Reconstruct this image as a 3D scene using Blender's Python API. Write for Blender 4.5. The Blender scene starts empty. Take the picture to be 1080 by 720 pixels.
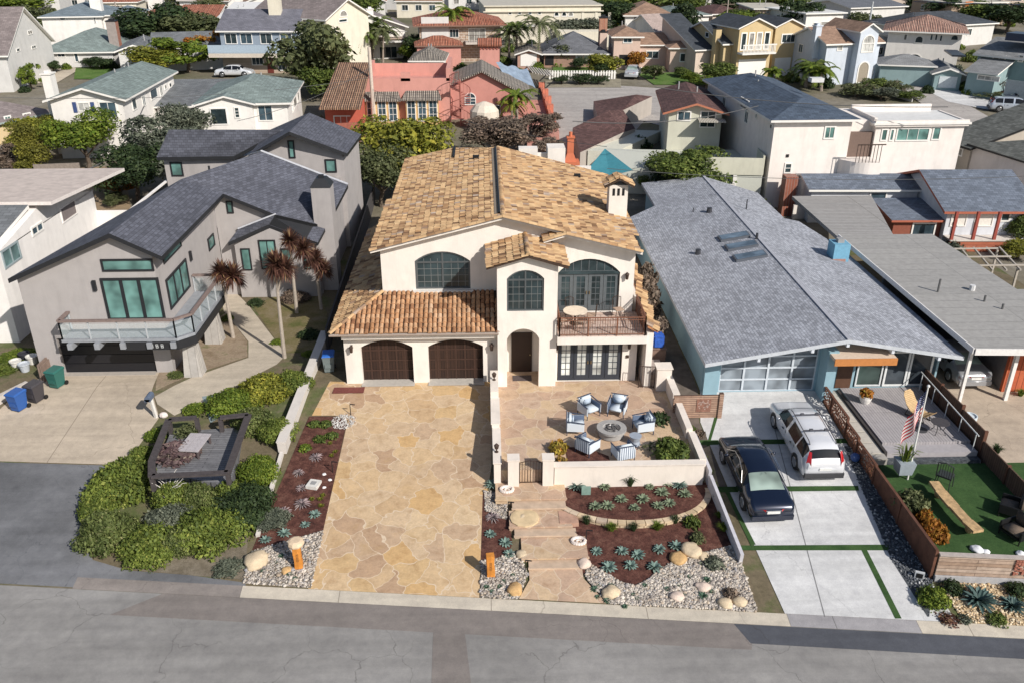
import bpy, bmesh, math, random
from math import sin, cos, radians, pi, sqrt, atan2, hypot
from mathutils import Vector, Matrix, noise
from mathutils.geometry import tessellate_polygon
S = bpy.context.scene
COL = S.collection
R = random.Random(7)

# ------------------------------------------------------------------ camera, sky, sun, exposure
HC = 21.5; PITCH = radians(25.67); YAW = radians(1.8); FPX = 905.0
cd = bpy.data.cameras.new('camera'); cam = bpy.data.objects.new('camera', cd); COL.objects.link(cam)
cam.location = (0, 0, HC); cam.rotation_euler = (pi/2 - PITCH, 0, -YAW)
cd.sensor_width = 36; cd.lens = 36*FPX/1080; cd.clip_start = .5; cd.clip_end = 4000
S.camera = cam
SUN_EL = radians(36); SX, SY = .66, -.75           # the sun stands to the right of and behind the camera
w = bpy.data.worlds.new('World'); S.world = w; w.use_nodes = True
wn = w.node_tree; bg = wn.nodes['Background']
sky = wn.nodes.new('ShaderNodeTexSky'); sky.sky_type = 'NISHITA'; sky.sun_disc = False
sky.sun_elevation = SUN_EL; sky.sun_rotation = atan2(SX, SY); sky.air_density = 1.0; sky.dust_density = 1.2
wn.links.new(sky.outputs[0], bg.inputs[0]); bg.inputs[1].default_value = .088
sl = bpy.data.lights.new('sun', 'SUN'); sl.energy = 4.9; sl.angle = radians(.53); sl.color = (1, .945, .87)
so = bpy.data.objects.new('sun', sl); COL.objects.link(so)
so.rotation_euler = Vector((-SX*cos(SUN_EL), -SY*cos(SUN_EL), -sin(SUN_EL))).to_track_quat('-Z', 'Y').to_euler()
so.location = (30, -40, 60)
S.view_settings.view_transform = 'Standard'; S.view_settings.look = 'None'
S.view_settings.exposure = 0.06; S.view_settings.gamma = 1

# ------------------------------------------------------------------ measuring helpers
cp, sp, cyw, syw = cos(PITCH), sin(PITCH), cos(YAW), sin(YAW)
def ray(px, py):
    u = px-540; v = py-360; f = FPX*cp - v*sp; d = FPX*sp + v*cp
    return (u*cyw + f*syw, f*cyw - u*syw, -d)
def kerb(x): return 25.6 - .105*(x+9.4)
def T(x, y):
    k = kerb(x)
    if y <= k: return -1.5
    if y < k+.55: return -1.5 + .09*(y-k)/.55
    if y < 40: return -1.41*(40-y)/(40-k-.55)
    if y < 62: return 0.
    if y < 110: return (y-62)/48*3.7
    if y < 170: return 3.7 + (y-110)/60*1.5
    if y < 300: return 5.2 + (y-170)/130*.8
    return 6.
def P(px, py, z=0.):
    r = ray(px, py); t = (HC-z)/-r[2]
    return Vector((r[0]*t, r[1]*t, z))
def G(px, py, h=0.):
    z = 0.
    for i in range(50):
        p = P(px, py, z); z = .5*z + .5*(T(p.x, p.y)+h)
    return P(px, py, z)
def onY(px, py, Y):
    r = ray(px, py); t = Y/r[1]; return Vector((r[0]*t, Y, HC+r[2]*t))

# ------------------------------------------------------------------ mesh helper
class MB:
    def __init__(s): s.v = []; s.f = []; s.m = []; s.uv = {}; s.mi = 0; s.X = None
    def add(s, vs, fs, mi=None):
        o = len(s.v)
        for p in vs:
            p = Vector(p); s.v.append(s.X @ p if s.X else p)
        for f in fs: s.f.append([o+i for i in f]); s.m.append(s.mi if mi is None else mi)
        return o
    def box(s, x0, y0, z0, x1, y1, z1, mi=None):
        if x0 > x1: x0, x1 = x1, x0
        if y0 > y1: y0, y1 = y1, y0
        if z0 > z1: z0, z1 = z1, z0
        s.add([(x0,y0,z0),(x1,y0,z0),(x1,y1,z0),(x0,y1,z0),(x0,y0,z1),(x1,y0,z1),(x1,y1,z1),(x0,y1,z1)],
              [(0,3,2,1),(4,5,6,7),(0,1,5,4),(1,2,6,5),(2,3,7,6),(3,0,4,7)], mi)
    def beam(s, a, b, wd, ht, mi=None):        # box beam from a to b, wd wide sideways, ht tall
        a = Vector(a); b = Vector(b); d = (b-a); L = d.length
        if L < 1e-6: return
        d /= L; side = d.cross(Vector((0,0,1)))
        if side.length < 1e-4: side = Vector((1,0,0))
        side.normalize(); up = side.cross(d)
        vs = []
        for p in (a, b):
            for i, j in ((-1,-1),(1,-1),(1,1),(-1,1)): vs.append(p + side*wd/2*i + up*ht/2*j)
        s.add(vs, [(0,1,2,3),(7,6,5,4),(0,4,5,1),(1,5,6,2),(2,6,7,3),(3,7,4,0)], mi)
    def cyl(s, a, b, r0, r1=None, n=10, mi=None, caps=True):
        if r1 is None: r1 = r0
        a = Vector(a); b = Vector(b); q = (b-a).to_track_quat('Z', 'Y')
        vs = []
        for p, r in ((a, r0), (b, r1)):
            for i in range(n): vs.append(p + q @ Vector((r*cos(2*pi*i/n), r*sin(2*pi*i/n), 0)))
        fs = [(i, (i+1)%n, n+(i+1)%n, n+i) for i in range(n)]
        if caps: fs += [tuple(range(n-1,-1,-1)), tuple(range(n, 2*n))]
        s.add(vs, fs, mi)
    def tube(s, pts, r, n=6, mi=None, r1=None):
        for i in range(len(pts)-1):
            k0 = r if r1 is None else r+(r1-r)*i/(len(pts)-1); k1 = r if r1 is None else r+(r1-r)*(i+1)/(len(pts)-1)
            s.cyl(pts[i], pts[i+1], k0, k1, n, mi)
    def lathe(s, prof, c=(0,0,0), n=16, mi=None):
        c = Vector(c); vs = []; fs = []
        for r, z in prof:
            for i in range(n): vs.append(c + Vector((r*cos(2*pi*i/n), r*sin(2*pi*i/n), z)))
        for k in range(len(prof)-1):
            for i in range(n):
                j = (i+1) % n; fs.append((k*n+i, k*n+j, (k+1)*n+j, (k+1)*n+i))
        fs.append(tuple(range(n-1,-1,-1))); fs.append(tuple(range((len(prof)-1)*n, len(prof)*n)))
        s.add(vs, fs, mi)
    def prism(s, poly, z0, z1, mi=None):
        n = len(poly); a = sum(poly[i][0]*poly[(i+1)%n][1]-poly[(i+1)%n][0]*poly[i][1] for i in range(n))
        if a < 0: poly = list(poly)[::-1]
        vs = [(p[0], p[1], z0) for p in poly] + [(p[0], p[1], z1) for p in poly]
        tri = tessellate_polygon([[Vector((p[0], p[1], 0)) for p in poly]])
        fs = []
        for t in tri:
            t = list(t); A, B, C_ = [Vector(poly[i][:2]) for i in t]
            if (B-A).cross(C_-A) < 0: t = t[::-1]
            fs.append(tuple(n+i for i in t)); fs.append(tuple(t[::-1]))
        fs += [(i, (i+1)%n, n+(i+1)%n, n+i) for i in range(n)]
        s.add(vs, fs, mi)
    def ball(s, c, rx, ry=None, rz=None, n=8, m=6, mi=None, jit=0, rng=None):
        ry = rx if ry is None else ry; rz = rx if rz is None else rz
        prof = []; c = Vector(c); vs = [c+Vector((0,0,-rz))]
        for k in range(1, m):
            a = -pi/2 + pi*k/m
            for i in range(n):
                j = 1 + (rng.uniform(-jit, jit) if rng else 0)
                vs.append(c + Vector((rx*cos(a)*cos(2*pi*i/n)*j, ry*cos(a)*sin(2*pi*i/n)*j, rz*sin(a)*j)))
        vs.append(c+Vector((0,0,rz))); L = len(vs)-1
        fs = [(0, 1+(i+1)%n, 1+i) for i in range(n)]
        for k in range(m-2):
            for i in range(n):
                a = 1+k*n+i; b = 1+k*n+(i+1)%n; fs.append((a, b, b+n, a+n))
        fs += [(L, 1+(m-2)*n+i, 1+(m-2)*n+(i+1)%n) for i in range(n)]
        s.add(vs, fs, mi)
    def mesh(s, name, mats, smooth=False, uv=None):
        me = bpy.data.meshes.new(name); us = sorted({i for f in s.f for i in f}); mp = {o: n for n, o in enumerate(us)}
        me.from_pydata([tuple(s.v[i]) for i in us], [], [[mp[i] for i in f] for f in s.f])
        for m in (mats if isinstance(mats, (list, tuple)) else [mats]): me.materials.append(m)
        for p, mi in zip(me.polygons, s.m): p.material_index = mi; p.use_smooth = smooth
        if uv:
            ul = me.uv_layers.new(name='UVMap')
            for p in me.polygons:
                n = p.normal
                u = Vector((0,0,1)).cross(n)
                u = Vector((1,0,0)) if u.length < 1e-3 else u.normalized()
                vv = n.cross(u)
                for li in p.loop_indices:
                    co = me.vertices[me.loops[li].vertex_index].co
                    ul.data[li].uv = (co.dot(u), co.dot(vv))
        me.update(); return me
    def build(s, name, mats, parent=None, world=True, smooth=False, uv=False, **kw):
        me = s.mesh(name, mats, smooth, uv)
        return link(name, me, parent, world, **kw)
def link(name, me, parent=None, world=True, **kw):
    o = bpy.data.objects.new(name, me); COL.objects.link(o)
    if parent:
        o.parent = parent
        if world: o.location = tuple(-c for c in parent_loc(parent))
    for k, v in kw.items():
        if v: o[k] = v
    return o
def parent_loc(p):
    l = Vector(p.location); q = p.parent
    while q: l = l + Vector(q.location); q = q.parent
    return l
LABELS = {}
def tag(o, label, cat=None, group=None, kind=None):
    if label: o['label'] = label
    if cat: o['category'] = cat
    if group: o['group'] = group
    if kind: o['kind'] = kind
    if not o.parent and label:
        LABELS.setdefault(label, []).append(o.name)
    return o
def root(name, loc, label, cat, group=None, rz=0):
    o = bpy.data.objects.new(name, None); COL.objects.link(o)
    o.empty_display_size = .3
    o.location = loc; o.rotation_euler = (0, 0, rz); return tag(o, label, cat, group)
def solo(mb, name, mats, loc, label, cat, group=None, smooth=False, rz=0, uv=False):
    """one-mesh thing, shapes given in local coordinates"""
    o = mb.build(name, mats, None, smooth=smooth, uv=uv); o.location = loc; o.rotation_euler = (0,0,rz)
    return tag(o, label, cat, group)
def dup(r, loc, rz=None, scale=None, label=None, group=None):
    c = r.copy(); COL.objects.link(c); c.location = loc
    if rz is not None: c.rotation_euler = (0, 0, rz)
    if scale is not None: c.scale = scale if isinstance(scale, (tuple, list)) else (scale,)*3
    if group: c['group'] = group
    if label: c['label'] = label; LABELS.setdefault(label, []).append(c.name)
    def rec(src, dst):
        for ch in src.children:
            k = ch.copy(); COL.objects.link(k); k.parent = dst; rec(ch, k)
    rec(r, c); return c

# ------------------------------------------------------------------ materials
MATS = {}
def newmat(name):
    m = bpy.data.materials.new(name); m.use_nodes = True
    nt = m.node_tree; b = nt.nodes['Principled BSDF']; return m, nt, b
def N(nt, t, **kw):
    n = nt.nodes.new('ShaderNode'+t)
    for k, v in kw.items():
        if k.startswith('i_'): n.inputs[k[2:].replace('_', ' ')].default_value = v
        else: setattr(n, k, v)
    return n
def c4(c): return (c[0], c[1], c[2], 1)
def sc(c, k): return tuple(max(0, min(1, x*k)) for x in c[:3])
def ramp(nt, src, stops, interp='LINEAR'):
    r = N(nt, 'ValToRGB'); e = r.color_ramp; e.interpolation = interp
    while len(e.elements) < len(stops): e.elements.new(.5)
    for el, (p, c) in zip(e.elements, stops): el.position = p; el.color = c4(c)
    nt.links.new(src, r.inputs[0]); return r.outputs[0]
def mixc(nt, fac, a, b, mode='MIX'):
    m = N(nt, 'Mix', data_type='RGBA', blend_type=mode)
    for i, x in ((0, fac), (6, a), (7, b)):
        if isinstance(x, (int, float)): m.inputs[i].default_value = x
        elif isinstance(x, tuple): m.inputs[i].default_value = c4(x)
        else: nt.links.new(x, m.inputs[i])
    return m.outputs[2]
def coord(nt, kind='Object', scale=None, rot=None):
    t = N(nt, 'TexCoord'); o = t.outputs[kind]
    if scale or rot:
        mp = N(nt, 'Mapping'); nt.links.new(o, mp.inputs[0])
        if scale: mp.inputs['Scale'].default_value = scale
        if rot: mp.inputs['Rotation'].default_value = rot
        o = mp.outputs[0]
    return o
def bump(nt, b, h, strength=.3, dist=.02):
    n = N(nt, 'Bump'); n.inputs['Strength'].default_value = strength; n.inputs['Distance'].default_value = dist
    nt.links.new(h, n.inputs['Height']); nt.links.new(n.outputs[0], b.inputs['Normal'])
def noise_(nt, co, scale, detail=4, rough=.6, dim='3D'):
    n = N(nt, 'TexNoise', noise_dimensions=dim); n.inputs['Scale'].default_value = scale
    n.inputs['Detail'].default_value = detail; n.inputs['Roughness'].default_value = rough
    nt.links.new(co, n.inputs['Vector']); return n.outputs[0]
def plain(col, rough=.7, var=.1, scale=6, metal=0, bmp=0, bscale=60, stain=.0, spec=.4, coat=0):
    key = ('plain', col, rough, var, scale, metal, bmp, bscale, stain, spec, coat)
    if key in MATS: return MATS[key]
    m, nt, b = newmat('surface'); co = coord(nt)
    f = noise_(nt, co, scale)
    c = ramp(nt, f, [(.3, sc(col, 1-var)), (.7, sc(col, 1+var))])
    if stain:
        g = noise_(nt, coord(nt, 'Object', (1,1,.22)), 1.3, 6, .7)
        sf = ramp(nt, g, [(.48, (0,0,0)), (.75, (1,1,1))])
        fm = N(nt, 'Math', operation='MULTIPLY'); nt.links.new(sf, fm.inputs[0]); fm.inputs[1].default_value = stain
        c = mixc(nt, fm.outputs[0], c, sc(col, .45))
    nt.links.new(c, b.inputs['Base Color'])
    b.inputs['Roughness'].default_value = rough; b.inputs['Metallic'].default_value = metal
    b.inputs['Specular IOR Level'].default_value = spec; b.inputs['Coat Weight'].default_value = coat
    if bmp: bump(nt, b, noise_(nt, co, bscale, 3), bmp, .02)
    MATS[key] = m; return m
def stucco(col): return plain(col, .9, .05, 1.3, bmp=.4, bscale=22, stain=.26, spec=.2)
def glass(col=(.03,.045,.05), rough=.06):
    key = ('glass', col, rough)
    if key in MATS: return MATS[key]
    m, nt, b = newmat('window glass'); co = coord(nt)
    f = noise_(nt, co, .8, 2)
    c = ramp(nt, f, [(.35, sc(col, .55)), (.65, sc(col, 1.5))])
    nt.links.new(c, b.inputs['Base Color']); b.inputs['Roughness'].default_value = rough
    b.inputs['Specular IOR Level'].default_value = .38
    bump(nt, b, noise_(nt, co, 1.1, 1), .08, .05)
    MATS[key] = m; return m
def shingle(col, bw=.32, bh=.17, contrast=.28):
    key = ('shingle', col, bw, bh, contrast)
    if key in MATS: return MATS[key]
    m, nt, b = newmat('roof shingles'); co = coord(nt, 'UV')
    br = N(nt, 'TexBrick', offset=.5); nt.links.new(co, br.inputs['Vector'])
    br.inputs['Color1'].default_value = c4(sc(col, 1-contrast)); br.inputs['Color2'].default_value = c4(sc(col, 1+contrast))
    br.inputs['Mortar'].default_value = c4(sc(col, .45)); br.inputs['Scale'].default_value = 1
    br.inputs['Mortar Size'].default_value = .012; br.inputs['Brick Width'].default_value = bw; br.inputs['Row Height'].default_value = bh
    br.inputs['Mortar Smooth'].default_value = .3
    f = noise_(nt, co, .45, 5, .6); v = ramp(nt, f, [(.3, (.82,.82,.82)), (.7, (1.12,1.12,1.12))])
    c = mixc(nt, 1.0, br.outputs[0], v, 'MULTIPLY')
    g = noise_(nt, co, 30, 2); v2 = ramp(nt, g, [(.3, (.85,.85,.85)), (.7, (1.1,1.1,1.1))])
    c = mixc(nt, 1.0, c, v2, 'MULTIPLY')
    nt.links.new(c, b.inputs['Base Color']); b.inputs['Roughness'].default_value = .9; b.inputs['Specular IOR Level'].default_value = .25
    bump(nt, b, br.outputs[1], -.4, .02)
    MATS[key] = m; return m
def barrel(c1, c2, wd=.3, ln=.42):            # far barrel tiles: wave relief plus a colour for each tile
    key = ('barrel', c1, c2, wd)
    if key in MATS: return MATS[key]
    m, nt, b = newmat('clay tiles'); co = coord(nt, 'UV')
    br = N(nt, 'TexBrick', offset=0); nt.links.new(co, br.inputs['Vector'])
    br.inputs['Color1'].default_value = c4(c1); br.inputs['Color2'].default_value = c4(c2); br.inputs['Mortar'].default_value = c4(sc(c1, .35))
    br.inputs['Scale'].default_value = 1; br.inputs['Mortar Size'].default_value = .03; br.inputs['Brick Width'].default_value = wd; br.inputs['Row Height'].default_value = ln
    f = noise_(nt, co, .7, 4); v = ramp(nt, f, [(.3, (.75,.75,.75)), (.7, (1.15,1.15,1.15))])
    c = mixc(nt, 1.0, br.outputs[0], v, 'MULTIPLY'); nt.links.new(c, b.inputs['Base Color'])
    wv = N(nt, 'TexWave', wave_type='BANDS', bands_direction='X'); nt.links.new(co, wv.inputs['Vector'])
    wv.inputs['Scale'].default_value = 1/wd/3.1416*1.5708/ .5 /2
    b.inputs['Roughness'].default_value = .85; bump(nt, b, wv.outputs[0], 1.0, .12)
    MATS[key] = m; return m
def island(name, stops, rough=.8, lo=(.85,.85,.85), hi=(1.15,1.15,1.15), nscale=1.2, trans=0, spec=.3, bmp=0):
    key = ('island', name)
    if key in MATS: return MATS[key]
    m, nt, b = newmat(name); g = N(nt, 'NewGeometry')
    c = ramp(nt, g.outputs['Random Per Island'], stops)
    f = noise_(nt, coord(nt), nscale, 3); v = ramp(nt, f, [(.35, lo), (.65, hi)])
    c = mixc(nt, 1.0, c, v, 'MULTIPLY'); nt.links.new(c, b.inputs['Base Color'])
    b.inputs['Roughness'].default_value = rough; b.inputs['Specular IOR Level'].default_value = spec
    if bmp: bump(nt, b, noise_(nt, coord(nt), 25, 3), bmp, .02)
    if trans:
        t = N(nt, 'BsdfTranslucent'); nt.links.new(c, t.inputs[0]); ms = N(nt, 'MixShader'); ms.inputs[0].default_value = trans
        nt.links.new(b.outputs[0], ms.inputs[1]); nt.links.new(t.outputs[0], ms.inputs[2])
        nt.links.new(ms.outputs[0], nt.nodes['Material Output'].inputs[0])
    MATS[key] = m; return m
def flag_stone(name, cols, scale=.75, joint=.035, jcol=(.42,.33,.22), warp=.5, nsc=2.2):
    m, nt, b = newmat(name); co = coord(nt)
    n = N(nt, 'TexNoise'); n.inputs['Scale'].default_value = 1.1; n.inputs['Detail'].default_value = 2; nt.links.new(co, n.inputs['Vector'])
    va = N(nt, 'VectorMath', operation='MULTIPLY_ADD'); nt.links.new(n.outputs[1], va.inputs[0]); va.inputs[1].default_value = (warp,)*3; nt.links.new(co, va.inputs[2])
    v1 = N(nt, 'TexVoronoi', voronoi_dimensions='2D'); v1.inputs['Scale'].default_value = scale; nt.links.new(va.outputs[0], v1.inputs['Vector'])
    v2 = N(nt, 'TexVoronoi', voronoi_dimensions='2D', feature='DISTANCE_TO_EDGE'); v2.inputs['Scale'].default_value = scale; nt.links.new(va.outputs[0], v2.inputs['Vector'])
    sep = N(nt, 'SeparateColor'); nt.links.new(v1.outputs['Color'], sep.inputs[0])
    k = len(cols); c = ramp(nt, sep.outputs[0], [(i/k, x) for i, x in enumerate(cols)], 'CONSTANT')
    f = noise_(nt, co, nsc, 6, .65); v = ramp(nt, f, [(.28, (.78,.72,.66)), (.5, (1,1,1)), (.75, (1.12,1.1,1.05))])
    c = mixc(nt, 1.0, c, v, 'MULTIPLY')
    f2 = noise_(nt, co, 11, 5, .75); v2_ = ramp(nt, f2, [(.3, (.84,.83,.82)), (.7, (1.12,1.12,1.12))]); c = mixc(nt, 1.0, c, v2_, 'MULTIPLY')
    f3 = noise_(nt, va.outputs[0], .9, 4, .7); v3 = ramp(nt, f3, [(.55, (0,0,0)), (.75, (.6,.6,.6))])
    c = mixc(nt, v3, c, sc(cols[-1], .75))
    e = ramp(nt, v2.outputs[0], [(joint*.5, (1,1,1)), (joint, (0,0,0))])
    c = mixc(nt, e, c, jcol); nt.links.new(c, b.inputs['Base Color'])
    b.inputs['Roughness'].default_value = .75; b.inputs['Specular IOR Level'].default_value = .3
    bump(nt, b, v2.outputs[0], .3, .05); return m
def brickm(name, c1, c2, mort, bw, bh, ms=.02, kind='Object', rot=None, rough=.8, off=.5, nz=.15, bm=.3):
    key = ('brickm', name)
    if key in MATS: return MATS[key]
    m, nt, b = newmat(name); co = coord(nt, kind, None, rot)
    br = N(nt, 'TexBrick', offset=off); nt.links.new(co, br.inputs['Vector'])
    br.inputs['Color1'].default_value = c4(c1); br.inputs['Color2'].default_value = c4(c2); br.inputs['Mortar'].default_value = c4(mort)
    br.inputs['Scale'].default_value = 1; br.inputs['Mortar Size'].default_value = ms; br.inputs['Brick Width'].default_value = bw; br.inputs['Row Height'].default_value = bh
    f = noise_(nt, coord(nt), 3, 5, .7); v = ramp(nt, f, [(.3, (1-nz,)*3), (.7, (1+nz,)*3)])
    c = mixc(nt, 1.0, br.outputs[0], v, 'MULTIPLY'); nt.links.new(c, b.inputs['Base Color'])
    b.inputs['Roughness'].default_value = rough; b.inputs['Specular IOR Level'].default_value = .3
    if bm: bump(nt, b, br.outputs[1], -bm, .01)
    MATS[key] = m; return m
def ground_mat(name, stops, s1=.5, s2=6, bmp=.4, rough=.95, fine=40, fl=.8, fh=1.2):
    m, nt, b = newmat(name); co = coord(nt)
    f = noise_(nt, co, s1, 6, .65); c = ramp(nt, f, stops)
    g = noise_(nt, co, s2, 5, .7); v = ramp(nt, g, [(.3, (fl,)*3), (.7, (fh,)*3)]); c = mixc(nt, 1.0, c, v, 'MULTIPLY')
    h = noise_(nt, co, fine, 3, .7); v = ramp(nt, h, [(.3, (fl,)*3), (.7, (fh,)*3)]); c = mixc(nt, 1.0, c, v, 'MULTIPLY')
    nt.links.new(c, b.inputs['Base Color']); b.inputs['Roughness'].default_value = rough; b.inputs['Specular IOR Level'].default_value = .2
    if bmp: bump(nt, b, h, bmp, .03)
    return m
def cracked(name, col, crack=(.03,.03,.03), cs=.16, jx=0, patch=.12, width=.006):
    m, nt, b = newmat(name); co = coord(nt)
    f = noise_(nt, co, .25, 6, .6); c = ramp(nt, f, [(.3, sc(col, 1-patch)), (.7, sc(col, 1+patch))])
    h = noise_(nt, co, 38, 4, .85); v = ramp(nt, h, [(.3, (.80,)*3), (.7, (1.2,)*3)]); c = mixc(nt, 1.0, c, v, 'MULTIPLY')
    k = noise_(nt, co, 2.2, 6, .75); v = ramp(nt, k, [(.32, (.86,.86,.87)), (.68, (1.12,1.12,1.11))]); c = mixc(nt, 1.0, c, v, 'MULTIPLY')
    k = noise_(nt, coord(nt, 'Object', (.06,1,1)), 1.4, 3, .6); v = ramp(nt, k, [(.38, (.9,.9,.9)), (.62, (1.06,1.06,1.06))]); c = mixc(nt, 1.0, c, v, 'MULTIPLY')
    n = N(nt, 'TexNoise'); n.inputs['Scale'].default_value = .9; n.inputs['Detail'].default_value = 5; nt.links.new(co, n.inputs['Vector'])
    va = N(nt, 'VectorMath', operation='MULTIPLY_ADD'); nt.links.new(n.outputs[1], va.inputs[0]); va.inputs[1].default_value = (1.6,)*3; nt.links.new(co, va.inputs[2])
    v2 = N(nt, 'TexVoronoi', voronoi_dimensions='2D', feature='DISTANCE_TO_EDGE'); v2.inputs['Scale'].default_value = cs; nt.links.new(va.outputs[0], v2.inputs['Vector'])
    e = ramp(nt, v2.outputs[0], [(width*.3, (.6,)*3), (width, (0,0,0))])
    mk = ramp(nt, noise_(nt, co, .12, 2), [(.42, (0,0,0)), (.52, (1,1,1))]); e = mixc(nt, 1.0, e, mk, 'MULTIPLY')
    c = mixc(nt, e, c, crack)
    if jx:
        sx = N(nt, 'SeparateXYZ'); nt.links.new(co, sx.inputs[0])
        md = N(nt, 'Math', operation='PINGPONG'); nt.links.new(sx.outputs[0], md.inputs[0]); md.inputs[1].default_value = jx
        j = ramp(nt, md.outputs[0], [(.012/1, (.8,)*3), (.02, (0,0,0))]); c = mixc(nt, j, c, crack)
    nt.links.new(c, b.inputs['Base Color']); b.inputs['Roughness'].default_value = .9; b.inputs['Specular IOR Level'].default_value = .25
    bump(nt, b, h, .25, .01); return m
WHITE = plain((.78,.76,.72), .6, .03); CREAM = stucco((.76,.70,.63)); DARKMET = plain((.025,.025,.028), .5, .1, metal=.3)
BLACK = plain((.012,.012,.013), .5); IRON = plain((.05,.03,.022), .6, .25)
GDARK = glass(); GTEAL = glass((.12,.235,.215), .10); GBLUE = glass((.05,.08,.10), .08); GCURT = glass((.26,.25,.23), .15); GWHITE = glass((.42,.42,.40), .25)  # GTEAL has the teal reflection painted into its base colour

# ------------------------------------------------------------------ draped sheets
def drape(polys, off=0., cell=True):
    bm = bmesh.new()
    for poly in polys:
        vs = [bm.verts.new((p[0], p[1], 0)) for p in poly]; bm.faces.new(vs)
    bm.normal_update()
    bmesh.ops.triangulate(bm, faces=bm.faces[:])
    bmesh.ops.recalc_face_normals(bm, faces=bm.faces[:])
    for f in bm.faces:
        if f.normal.z < 0: f.normal_flip()
    xs = [v.co.x for v in bm.verts]; ys = [v.co.y for v in bm.verts]
    def cut(co, no): bmesh.ops.bisect_plane(bm, geom=bm.verts[:]+bm.edges[:]+bm.faces[:], dist=1e-5, plane_co=co, plane_no=no)
    kn = Vector((.105, 1, 0)).normalized()
    y0, y1, x0, x1 = min(ys), max(ys), min(xs), max(xs)
    if y0 < 31:
        cut((-9.4, 25.6, 0), kn); cut((-9.4, 26.15, 0), kn)
    for Y in [40, 62, 110, 170, 300]:
        if y0 < Y < y1: cut((0, Y, 0), (0,1,0))
    if y0 < 40 and cell:
        for Y in range(max(22, int(y0)), 40):
            if y0 < Y < y1: cut((0, Y, 0), (0,1,0))
        if y1 > 24:
            for X in range(max(-44, int(x0)//2*2), min(44, int(x1)+1), 2):
                if x0 < X < x1: cut((X, 0, 0), (1,0,0))
    for v in bm.verts: v.co.z = T(v.co.x, v.co.y) + off
    return bm
def sheet(name, poly, off, mat, kind='structure', label=None, cat=None):
    bm = drape([poly], off); me = bpy.data.meshes.new(name); bm.to_mesh(me); bm.free(); me.materials.append(mat)
    o = bpy.data.objects.new(name, me); COL.objects.link(o)
    if kind: o['kind'] = kind
    return tag(o, label, cat)
def gp(*pts): return [tuple(G(*p)[:2]) for p in pts]
def kx(x, d=0): return (x, kerb(x)+d)

# ------------------------------------------------------------------ houses: faces, windows, roofs
class Face:
    """a vertical wall plane of a thing: local origin O (ground level), direction u, outward normal n"""
    def __init__(s, rt, O, u, n):
        s.rt = rt; s.O = Vector((O[0], O[1], 0)); s.u = Vector((u[0], u[1], 0)).normalized(); s.n = Vector((n[0], n[1], 0)).normalized()
    def pt(s, u, z, d=0): return s.O + s.u*u + s.n*d + Vector((0,0,z))
    def uz(s, px, py):
        M_ = Matrix.Rotation(s.rt.rotation_euler.z, 3, 'Z'); L = Vector(s.rt.location)
        O = L + M_ @ s.O; n = M_ @ s.n; u = M_ @ s.u
        r = Vector(ray(px, py)); c = Vector((0, 0, HC)); t = (O-c).dot(n)/r.dot(n); q = c + r*t
        return (q-O).dot(u), q.z - L.z
    def rect(s, x0, y0, x1, y1):
        """measure a rectangle on this wall from two photo corners (top left, bottom right)"""
        a = s.uz(x0, y0); b = s.uz(x1, y1); m = s.uz((x0+x1)/2, (y0+y1)/2)
        h = s.uz((x0+x1)/2, y0)[1], s.uz((x0+x1)/2, y1)[1]
        l = s.uz(x0, (y0+y1)/2)[0], s.uz(x1, (y0+y1)/2)[0]
        return min(l), max(l), min(h), max(h)
def arc_outline(u0, u1, z0, zs, zt, n=10):
    pts = [(u0, z0), (u1, z0), (u1, zs)]
    if zt > zs + .01:
        w_ = (u1-u0)/2; h = zt-zs; r = (w_*w_+h*h)/(2*h); cz = zt-r; a0 = math.asin(min(1, w_/r))
        if h > w_: r = w_; 
        for i in range(1, n):
            a = a0 - 2*a0*i/n; pts.append(((u0+u1)/2 + r*sin(a), cz + r*cos(a)))
    pts.append((u0, zs)); return pts
def ring(mb, face, outer, inner, d0, d1):
    n = len(outer)
    for lo, k in ((outer, 0), (inner, 0)): pass
    vs = [face.pt(*p, d1) for p in outer] + [face.pt(*p, d1) for p in inner] + [face.pt(*p, d0) for p in outer] + [face.pt(*p, d0) for p in inner]
    fs = []
    for i in range(n):
        j = (i+1) % n
        fs += [(i, j, n+j, n+i), (2*n+i, 2*n+j, j, i)[::1], (n+i, n+j, 3*n+j, 3*n+i)]
    mb.add(vs, fs)
def plate(mb, face, outline, d0, d1, mi=None):
    n = len(outline); vs = [face.pt(*p, d1) for p in outline] + [face.pt(*p, d0) for p in outline]
    tri = tessellate_polygon([[Vector((p[0], p[1], 0)) for p in outline]])
    fs = [tuple(t) for t in tri] + [tuple(n+i for i in t) for t in tri] + [(n+i, n+(i+1)%n, (i+1)%n, i) for i in range(n)]
    mb.add(vs, fs, mi)
def fixn(o):
    bm = bmesh.new(); bm.from_mesh(o.data); bmesh.ops.recalc_face_normals(bm, faces=bm.faces[:]); bm.to_mesh(o.data); bm.free(); return o
def shrink(outl, t):
    us = [p[0] for p in outl]; zs = [p[1] for p in outl]; cu = (min(us)+max(us))/2; cz = (min(zs)+max(zs))/2
    hu = (max(us)-min(us))/2; hz = (max(zs)-min(zs))/2
    return [(cu+(p[0]-cu)*(hu-t)/hu, cz+(p[1]-cz)*(hz-t)/hz) for p in outl]
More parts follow.
